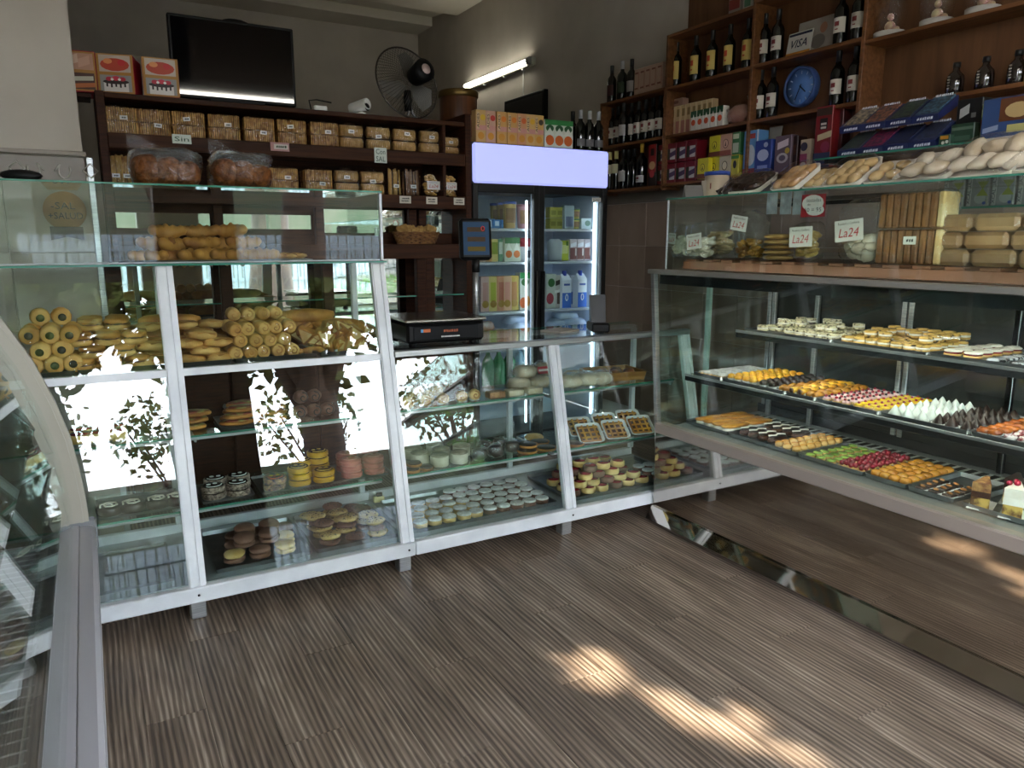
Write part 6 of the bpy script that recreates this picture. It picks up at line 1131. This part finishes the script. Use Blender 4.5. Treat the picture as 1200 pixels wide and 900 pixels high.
for r_ in range(4):
    for k in range(3):
        x, y = .845 + .108 * k - .006 * r_, 3.15 + .098 * r_; n = (2, 1, 3)[k] if r_ == 0 else (3, 3, 3)[k] if r_ < 3 else (2, 3, 2)[k]
        for l in range(n): put(ccd if (k == 1 and r_ == 0) or (l + k + r_) % 3 == 0 else cc, (x + J(.006), y + J(.006), z + .0265 * l), ('dark cocoa cookie topped with chocolate chips' if (k == 1 and r_ == 0) or (l + k + r_) % 3 == 0 else 'pale cookie topped with chocolate chips'), 'cookie', ('dark chip cookies' if (k == 1 and r_ == 0) or (l + k + r_) % 3 == 0 else 'pale chip cookies'), J(1), J(.06), J(.06))
put(S('spare_tray', tray(.6, .42, .014).mesh), (-.1, 3.3, ZF), 'empty grey metal tray on the counter floor before the curved case', 'tray')
put(S('price_block', MB().bbox(-.028, .028, -.012, .012, 0, .03, .003).mesh('price_block', col('#d8c98f', .6)), part('handle', MB().bbox(-.012, .02, -.006, .006, .03, .05, .003), BLACKP)), (AZ(444, 588, ZF).x, AZ(444, 588, ZF).y, ZF), 'small cream-coloured block beside the chip cookie tray', 'block')

# ---- low counter
put(tray(.80, .46, .02), (1.61, 3.30, ZF), 'wide metal tray of sugar-dusted tarts on the counter floor', 'tray')
sg1 = S('sugared_tart', MB().lathe([(.028, 0), (.034, .004), (.035, .026), (.030, .030), (0, .031)], 16).mesh('tart', VAN), part('icing_sugar', MB().lathe([(.0355, .025), (.0345, .031), (.028, .0335), (0, .0335)], 16), SUG)); sg2 = S('sugared_tart', MB().lathe([(.028, 0), (.034, .004), (.035, .026), (.030, .030), (0, .031)], 16).mesh('tart', COCO), part('icing_sugar', MB().lathe([(.0355, .025), (.0345, .031), (.028, .0335), (0, .0335)], 16), SUG))
for r_ in range(5):
    for k in range(10):
        x = 1.27 + .0755 * k + .02 * (r_ % 2); y = 3.13 + .083 * r_; br = k >= 5 - (r_ > 2)
        if (not br and r_ > 3) or x > 1.985: continue
        put(sg2 if br else sg1, (x + J(.004), y + J(.004), z), ('brown' if br else 'vanilla') + ' round tart dusted with icing sugar', 'tart', ('brown' if br else 'vanilla') + ' sugared tarts', J(1))
put(tray(.78, .46, .02), (2.48, 3.30, ZF), 'wide metal tray of jam cookies on the counter floor', 'tray')
jt.name = 'jam_cookie'
for l in range(4):
    for r_ in range(3 if l < 3 else 2):
        for k in range(6 - l):
            if (l > 1 and (k + r_) % 4 == 3): continue
            v_ = (k + r_ + l) % 3 == 0; put(jtc if v_ else jt, (2.16 + .092 * (k + l * .5) + J(.006), 3.15 + .1 * r_ + .015 * l, z + .0345 * l), ('brown' if v_ else 'vanilla') + ' cookie with dark red jam centre, heaped on the floor tray', 'cookie', ('brown' if v_ else 'vanilla') + ' jam cookies', J(1), J(.05), J(.05))
for k in range(6): put(sg2, (2.74 + .075 * (k % 2), 3.15 + .085 * (k // 2), z), 'brown sugared tart at the end of the jam cookie tray', 'tart', 'brown sugared tarts, end tray', J(1))
# upper shelf of the low counter: rolled rings, nougat, wrapped breads, wooden tray
ringr = S('rolled_ring', MB().at(0, 0, .028, rx=R(90)).lathe([(.026, -.016), (.028, -.012), (.028, .012), (.026, .016)], 16).mesh('ring', PALE), part('caramel_swirl', MB().tube([((.003 + .0019 * t) * math.cos(t * .8), -.0175, .028 + (.003 + .0019 * t) * math.sin(t * .8)) for t in range(11)], .0026, 5), M('dulce', '#9a5a22', .35)), part('paper_cup', MB().bbox(-.024, .024, -.016, .016, 0, .01, .004), CUPM))
zL = .7125
for k, (u, y) in enumerate(((478, 3.27), (498, 3.27), (519, 3.27), (541, 3.27), (556, 3.28), (484, 3.36), (502, 3.36), (512, 3.46), (490, 3.46))): put(ringr, (Y_(u, 470, y), y, zL + .0), 'upright rolled biscuit with caramel swirl in white paper', 'biscuit', 'rolled caramel biscuits', J(.1))
for k, u in enumerate((582, 604, 626)): put(S('nougat_bar', MB().bbox(-.045, .045, -.03, .03, 0, .032, .004).mesh('nougat_bar', M('nougat%d' % k, ('#b98a5a', '#d8cdb4', '#d2c4a6')[k], .6, 0, ('#8a5a34', '#c4b494', '#b9a47c')[k], 40, bump=.2)), part('wrapper', MB().bbox(-.048, .048, -.033, .033, 0, .0345, .004), WRAP)), (Y_(u, 460, 3.27), 3.285, zL), ('brown', 'white', 'cream')[k] + ' wrapped nougat bar on the glass shelf', 'nougat')
WHB = M('white_bread', '#cfc3ad', .7, 0, '#b09c80', 15)
wbag = lambda sd: S('wrapped_bread', MB().blob(.065, .05, .035, (0, 0, .035), 12, 7, e=.7, jit=.2, seed=sd).mesh('bread', WHB), part('wrapper', MB().blob(.07, .055, .04, (0, 0, .04), 14, 8, e=.6, jit=.25, seed=sd), FILM))
for k, (u, y, dz) in enumerate(((608, 3.40, 0), (630, 3.40, 0), (615, 3.41, .06), (640, 3.42, .06), (668, 3.31, 0), (688, 3.31, 0), (704, 3.30, 0), (672, 3.43, 0))): put(wbag(k), (Y_(u, 450, y), y, zL + dz), ('pale bread in crinkled plastic heaped behind the nougat' if k < 4 else 'pale bread in crinkled plastic on the second bay shelf'), 'bread', ('wrapped breads behind the nougat' if k < 4 else 'wrapped breads in the second bay'))
put(S('brand_sticker', B(-.035, .035, -.001, .001, -.02, .02).mesh('brand_sticker', col('#a8323c', .5)), fprint('white_band', [('r', 0, 0, .06, .012, col('#d8d2cc'))], .001)), (Y_(636, 440, 3.352), 3.345, zL + .105), 'red sticker on the topmost wrapped bread', 'sticker', rx=R(-20))
wt = S('wooden_tray', ring_mesh([[(x, y, 0) for x, y in rrect(.30, .22, .006, 2)], [(x, y, .05) for x, y in rrect(.32, .24, .006, 2)], [(x, y, .05) for x, y in rrect(.30, .22, .006, 2)], [(x, y, .008) for x, y in rrect(.285, .205, .006, 2)]]).mesh('wooden_tray', M('tray_wood', '#a9783c', .6, 0, '#8a5c28', 5, stretch=(1, 8, 8))))
put(wt, (2.62, 3.44, zL), 'shallow wooden tray at the end of the low counter shelf', 'tray', rz=R(-8))
for k in range(5): put(S('dark_fruit_bread', MB().blob(.04, .03, .025, (0, 0, .025), 10, 6, jit=.25, seed=k).mesh('fruit_bread', M('fruit_bread', '#4a2a1a', .4, 0, '#a05a2a', 20))), (2.51 + .05 * k, 3.40 + .06 * (k % 2), zL + .0085), 'dark glazed fruit bread in the wooden tray', 'bread', 'fruit breads', J(1))
# lower shelf of the low counter
zM = .4055
ccake = S('cream_cake', cyl_('cake', .046, .05, M('cream_side', '#d3cdbb', .6, 0, '#bfb7a0', 15)), part('top_biscuit', MB().lathe([(.045, .05), (.046, .054), (.04, .058), (0, .058)], 18), M('cake_top', '#8d8572', .7, 0, '#a9a18c', 20)))
for k, (u, y) in enumerate(((515, 3.27), (538, 3.27), (492, 3.36), (517, 3.37), (541, 3.38), (484, 3.46), (510, 3.47))): put(ccake, (Y_(u, 540, y), y, zM), 'pale cream cake cylinder with biscuit top', 'cake', 'cream cakes')
for k in range(3): put(S('chocolate_biscuit', MB().lathe([(.036, 0), (.038, .006), (.036, .012), (0, .013)], 16).mesh('biscuit', BAKE), part('chocolate', MB().lathe([(.034, .0125), (.03, .02), (0, .021)], 16), CHOC)), (Y_((484, 500, 488)[k], 550, 3.235), 3.24 + .02 * (k == 2), zM + .022 * (k == 2)), 'chocolate-topped biscuit before the cream cakes', 'biscuit', 'chocolate-topped biscuits')
dwr = lambda s_: S('wrapped_chocolate', MB().blob(.04, .035, .03, (0, 0, .03), 10, 6, e=.6, jit=.25, seed=s_).mesh('chocolate_cake', CHOC), part('wrapper', MB().blob(.044, .039, .034, (0, 0, .034), 12, 7, e=.6, jit=.25, seed=s_), FILM))
for k, (u, y) in enumerate(((562, 3.26), (580, 3.27), (567, 3.36), (586, 3.36), (600, 3.30))): put(dwr(k), (Y_(u, 530, y), y, zM), 'dark chocolate cake in clear wrap beside the cream cakes', 'cake', 'wrapped chocolate cakes')
rtart = S('round_tart', MB().lathe([(.05, 0), (.058, .012), (.055, .015), (.05, .012), (0, .012)], 20).mesh('tart_shell', BAKE), part('chocolate_filling', MB().lathe([(.05, .0125), (.046, .017), (0, .018)], 18), CHOC))
for k, (u, y, dz) in enumerate(((618, 3.255, 0), (640, 3.25, 0), (618, 3.29, .02), (632, 3.37, 0), (673, 3.25, 0))): put(rtart, (Y_(u, 525, y), y, zM + dz), 'round chocolate tart in pastry shell on the lower glass shelf', 'tart', 'round chocolate tarts')
put(S('cream_ring', MB().lathe([(.03, .0), (.05, .004), (.055, .014), (.045, .024), (.03, .018), (.03, 0)], 20, cap=False).mesh('cream_ring', VAN)), (Y_(628, 510, 3.44), 3.46, zM + .0), 'pale ring biscuit behind the chocolate tarts', 'biscuit')
lat = MB()
for k in (-1, 0, 1): lat.box(-.055, .055, -.005 + .033 * k, .005 + .033 * k, .0225, .0262).box(-.005 + .035 * k, .005 + .035 * k, -.05, .05, .0235, .0275)
def pastafrola(f): return S('lattice_tart', ring_mesh([[(x, y, 0) for x, y in rrect(.13, .115, .02, 3)], [(x, y, .022) for x, y in rrect(.15, .135, .02, 3)], [(x, y, .022) for x, y in rrect(.142, .127, .02, 3)], [(x, y, .004) for x, y in rrect(.125, .11, .02, 3)]]).mesh('foam_tray', CUPM), part('tart_base', MB().bbox(-.06, .06, -.053, .053, .004, .018, .004), BAKE, part('filling', MB().bbox(-.055, .055, -.048, .048, .0175, .0222, .002), f)), part('lattice', lat, GOLD, kind='stuff'))
for k, (u, y) in enumerate(((690, 3.27), (720, 3.27), (749, 3.28), (678, 3.42), (708, 3.43), (736, 3.43))): put(pastafrola(M('quince', '#3c1c14', .2) if k % 2 else M('dulce_filling', '#5a3a30', .3)), (Y_(u, 505, y), y, zM + .002 + .035), ('lattice tart in a white foam tray tilted towards the shop' if k < 3 else 'lattice tart in a foam tray behind the tilted ones'), 'tart', ('tilted lattice tarts' if k < 3 else 'rear lattice tarts'), R(-12), R(38))

# ---- inside the curved case
for k, (x, y, zz) in enumerate(((-.42, 2.55, .807), (-.50, 2.55, .807), (-.58, 2.55, .807), (-.44, 2.35, .807), (-.53, 2.35, .807), (-.62, 2.35, .807))): put(jt, (x, y, zz), 'red jam round on the lower wire shelf of the curved case', 'cookie', 'jam rounds in the curved case', sc=1.3)
for k in range(12): put(crois, (-.48 - .13 * (k % 3), 2.6 - .2 * (k // 3), 1.107), 'croissant on the upper wire shelf of the curved case', 'croissant', 'croissants in the curved case', J(.6))
for k in range(10): put(long_, (-.36 - .17 * (k % 3), 2.5 - .22 * (k // 2), .507), 'browned loaf on the wire floor rack of the curved case', 'bread', 'loaves in the curved case', R(80) + J(.3), sc=.8)
for k in range(6): put(bag(.16, .12, .1, heap(CRUST, .14, .1, .08, 10, .06, k), None, k, name='bread_bag'), (-.30 - .19 * (k % 2), 1.62 - .2 * (k // 2), .507), 'plastic bag of browned buns on the wire floor rack', 'bread bag', 'bun bags in the curved case', J(.4))

# ---- glass box on the right: bags and loaves
ZR = 1.4105
def rput(spec, u, x, z, lab, cat, grp=None, rz=0, **k): return put(spec, (x, AX(u, 280, x).y, z), lab, cat, grp, RZR + rz, **k)
MERB = M('meringue_pale', '#d3cab8', .7, 0, '#b9ae98', 20); RUSKY = M('yellow_biscuit', '#b5842e', .6, 0, '#8f5f1a', 20); DISC = M('disc_biscuit', '#c3ad84', .7, 0, '#a58c5e', 15); BROLL = M('bun_cream', '#c9bfa9', .7, 0, '#a99a80', 15)
rput(bag(.15, .12, .17, heap(MERB, .13, .1, .13, 40, .04, 1), (-.03, .10, .1), 1, .055, .055), 803, 2.74, ZR, 'clear bag of white meringue nibbles with brand label, at the box end', 'snack bag')
rput(bag(.18, .12, .18, heap(MERB, .16, .1, .12, 50, .04, 2), (.01, .085, -.12), 2,   .105, .075), 823, 2.73, ZR, 'large bag of white meringue nibbles with slanted brand label', 'snack bag')
rput(bag(.18, .12, .2, heap(DISC, .16, .1, .16, 34, .06, 3, .35), None, 3), 846, 2.80, ZR, 'clear bag of pale disc biscuits in the top box', 'snack bag')
rput(bag(.17, .11, .23, heap(RUSKY, .15, .1, .11, 50, .035, 4), (-.02, .17, .15), 4, .10, .07), 879, 2.78, ZR, 'clear bag of amber biscuits with brand label above them', 'snack bag')
flat = S('flat_bread', MB().blob(.07, .06, .012, (0, 0, .012), 14, 5, e=.8).mesh('flat_bread', M('flat_bread', '#b9935a', .7, 0, '#94703c', 12)))
for k in range(5): rput(flat, 913, 2.80, ZR + .024 * k, 'flat pale bread round in a stack beside the branded crackers', 'bread', 'flat bread stack')
rput(bag(.135, .1, .17, heap(M('cracker_bits', '#bf9c54', .7, 0, '#a07c38', 20), .12, .08, .15, 26, .06, 5, .4), (0, .105, -.05), 5, .12, .085), 948, 2.76, ZR, 'bag of square crackers with large brand label', 'snack bag')
ts = S('price_sign', B(-.058, .058, -.001, .001, -.045, .045).mesh('price_sign', col('#a5202c', .5)), fprint('oval', [('o', -.002, .010, .106, .066, col('#d8d4cc')), ('o', .012, -.018, .088, .044, col('#d8d4cc'))], .0012), S('lettering', text('tostadas', .015, INK, .07), loc=(.004, -.004, .022)), S('lettering', text('de', .010, INK, .016), loc=(-.018, -.004, .005)), S('lettering', text('10 = 95', .016, INK, .078), loc=(.004, -.004, -.016)))
p = AX(953, 241, XU + .012); put(ts, p, 'red price sign with white oval behind the box glass', 'sign', rz=RZR)
for k, u in enumerate((905, 921, 936)): p = AX(u, 237, XU + .03); put(S('plastic_sheet', B(-.028, .028, -.002, .002, -.05, .045).mesh('sheet', M('pale_sheet', '#8f9294', .4, 0, '#a9adb0', 30, bump=.3))), p, ('pale plastic envelope hanging behind the box glass beside the red sign' if k == 2 else 'pale plastic envelope hanging behind the box glass over the flat breads'), 'envelope', None if k == 2 else 'hanging envelopes', rz=RZR)
rput(bag(.19, .11, .255, heap(BROLL, .17, .1, .13, 26, .06, 6, .8), (-.02, .13, -.1), 6, .13, .085), 1010, 2.76, ZR, 'tall bag of cream buns with large brand label', 'snack bag')
TOA = M('toast_crust', '#9a6632', .7, 0, '#7a4c22', 10, rnd=.08); 
def toastbag(k):
    mb = MB()
    for r_ in range(2):
        for i in range(9): mb.bbox(-.13 + .029 * i, -.105 + .029 * i, -.05, .05, .135 * r_ + .002, .135 * r_ + .13, .006, 0 if i < 8 else 1)
    return S('toast_bag', mb.mesh('toast', TOA, CRUMB), part('bag_film', MB().blob(.145, .062, .138, (0, 0, .139), 16, 10, e=.35, jit=.08), FILM), tag_(.02, -.068, .09, .05, .03))
rput(toastbag(0), 1073, 2.76, ZR, 'big clear bag of brown toast slices in two layers', 'toast bag')
WRAPB = M('wrap_bread', '#a8835a', .7, 0, '#8a633a', 8, rnd=.06, stretch=(1, 1, 1), bump=.15)
rl = S('rolled_bread', MB().bbox(-.075, .075, -.05, .05, 0, .058, .014).mesh('rolled_bread', WRAPB), part('wrapper', MB().bbox(-.077, .077, -.052, .052, 0, .060, .014), WRAP))
for l in range(3):
    for k in range(4 if l < 2 else 3):
        put(rl, (2.77, AX(1120, 280, 2.77).y - .0 - .157 * k + (.03 if l == 1 else 0), ZR + .0615 * l), 'oblong wrapped bread roll stacked beside the toast bag', 'bread', 'wrapped bread rolls', RZR)
cal = carton('pudding_box', .085, .05, .07, '#8d9294', [('r', -.03, .035, .016, .066, '#b9bcbc'), ('o', .012, .03, .045, .04, '#a9aeb0'), ('t', .02, .055, .045, .03, '#8f9a3a'), ('o', .03, .012, .014, .012, '#2a4a9a')], [('XCAL', .013, .055, -.031, .037, '#2c2c52', R(-90))])
shp = AX(1160, 242, 3.15)
put(S('inner_ledge', B(-.06, .06, -1.0, .5, -.008, 0).mesh('inner_ledge', GLASS), part('edge', B(-.063, -.06, -1.0, .5, -.008, 0), GLASSE)), (3.15, 1.45, shp.z), 'glass ledge at the back of the top box carrying pudding boxes', 'shelf')
for k in range(6): put(cal, (3.13, AX(1120, 240, 3.13).y - .095 * k, shp.z + .0005), 'grey pudding mix box with lime corner on the inner glass ledge', 'box', 'pudding boxes', RZR)
# ---- on top of the right-hand box
ZRT = 1.7085
FOAM = M('foam_tray', '#cfc6bb', .6)
def foamtray(w_, d, fill, seed):
    rgx = random.Random(seed); k = [part('cling_wrap', MB().blob(w_ * .49, d * .49, .034, (0, 0, .03), 18, 8, e=.5), WRAP)]
    body = ring_mesh([[(x, y, 0) for x, y in rrect(w_ * .88, d * .88, .02, 4)], [(x, y, .025) for x, y in rrect(w_, d, .03, 4)], [(x, y, .025) for x, y in rrect(w_ * .97, d * .97, .03, 4)], [(x, y, .004) for x, y in rrect(w_ * .85, d * .85, .02, 4)]]).mesh('foam_tray', FOAM)
    for nm, me, n, cx, cy, zz in fill:
        for i in range(cx):
            for j in range(cy): k.append(S(nm, me, loc=((i - (cx - 1) / 2) * w_ * .84 / cx, (j - (cy - 1) / 2) * d * .82 / cy, zz), rot=(rgx.uniform(-.15, .15), rgx.uniform(-.15, .15), rgx.uniform(0, 6))))
    return S('pastry_pack', body, *k)
rnd_ = MB().blob(.029, .029, .016, (0, 0, .012), 12, 6, e=.85, jit=.05).mesh('biscuit', M('sand_biscuit', '#c9ad7e', .7, 0, '#b5945f', 12, rnd=.06)); meb = MB().blob(.05, .034, .022, (0, 0, .02), 12, 7, jit=.2).mesh('meringue', M('big_meringue', '#d5cab6', .75, 0, '#bda98c', 10, rnd=.05, bump=.3)); alfp = MB().blob(.03, .03, .015, (0, 0, .013), 12, 6, e=.8, jit=.06).mesh('biscuit', M('almond_biscuit', '#c8a273', .7, 0, '#ad8150', 14, rnd=.05)); chb = MB().blob(.045, .032, .02, (0, 0, .016), 12, 6, jit=.2).mesh('chocolate_biscuit', M('dark_biscuit', '#241812', .3, 0, '#33231a', 20, rnd=.1))
def tput(spec, u, x, lab, cat, tilt=R(30), rz=0, dz=.0, grp=None): put(spec, (x, AX(u, 215, x).y, ZRT + dz), lab, cat, grp, RZR + rz, tilt)
tput(foamtray(.24, .18, [('biscuit', chb, 0, 4, 4, .012)], 1), 880, 2.84, 'wrapped pack of black chocolate biscuits beside the blue-lidded tub', 'biscuit pack', dz=.045)
tput(foamtray(.20, .17, [('biscuit', chb, 0, 4, 3, .012)], 6), 862, 2.97, 'second wrapped pack of black chocolate biscuits behind the first', 'biscuit pack', dz=.045)
tput(foamtray(.19, .18, [('biscuit', alfp, 0, 3, 3, .012)], 2), 934, 2.83, 'wrapped foam tray of ridged almond biscuits', 'biscuit pack', R(38), R(-12), .055)
tput(foamtray(.13, .16, [('biscuit', rnd_, 0, 2, 3, .012)], 3), 964, 2.90, 'wrapped foam tray of sand biscuits between two larger packs', 'biscuit pack', R(32), 0, .045)
tput(foamtray(.21, .18, [('biscuit', rnd_, 0, 3, 3, .012)], 4), 1000, 2.83, 'wrapped foam tray of smooth round sand biscuits', 'biscuit pack', R(38), R(-10), .055)
tput(foamtray(.17, .17, [('biscuit', rnd_, 0, 2, 2, .014)], 5), 1044, 2.85, 'wrapped foam tray of plump sand biscuits beside the meringues', 'biscuit pack', R(32), 0, .045)
tput(foamtray(.24, .19, [('meringue', meb, 0, 2, 2, .012)], 7), 1093, 2.83, 'wrapped foam tray of big cream meringues', 'meringue pack', R(34), R(-8), .052)
tput(foamtray(.27, .2, [('meringue', meb, 0, 3, 2, .012)], 8), 1160, 2.83, 'largest wrapped foam tray of oval meringues, standing steepest', 'meringue pack', R(44), R(-8), .068)
tput(foamtray(.20, .18, [('meringue', meb, 0, 2, 2, .012)], 9), 1215, 2.83, 'wrapped meringue tray next to the steepest one', 'meringue pack', R(36), 0, .055)
tb = S('lidded_tub', MB().lathe([(.055, 0), (.06, .006), (.064, .13)], 20).mesh('tub', M('tub_cream', '#b9a88f', .5)), part('lid', MB().lathe([(.067, .125), (.067, .145), (0, .146)], 20), col('#24408a', .4)), fprint('tub_label', [('r', -.03, .06, .035, .08, col('#c3b6a2')), ('r', .02, .07, .008, .03, col('#7a3a34')), ('r', -.045, .06, .006, .012, col('#3a3a3a'))], .0615))
tput(tb, 840, 2.93, 'cream plastic tub with blue lid on the top glass', 'tub', 0)
put(S('folded_card', MB().add([(-.05, -.03, 0), (.05, -.03, 0), (.05, .0, .075), (-.05, 0, .075), (-.05, .03, 0), (.05, .03, 0)], [(0, 1, 2, 3), (3, 2, 5, 4)]).mesh('folded_card', col('#6a6662', .7))), (2.80, AX(812, 230, 2.80).y, ZRT), 'grey folded card tent on the end of the top glass', 'card', rz=RZR + R(70))
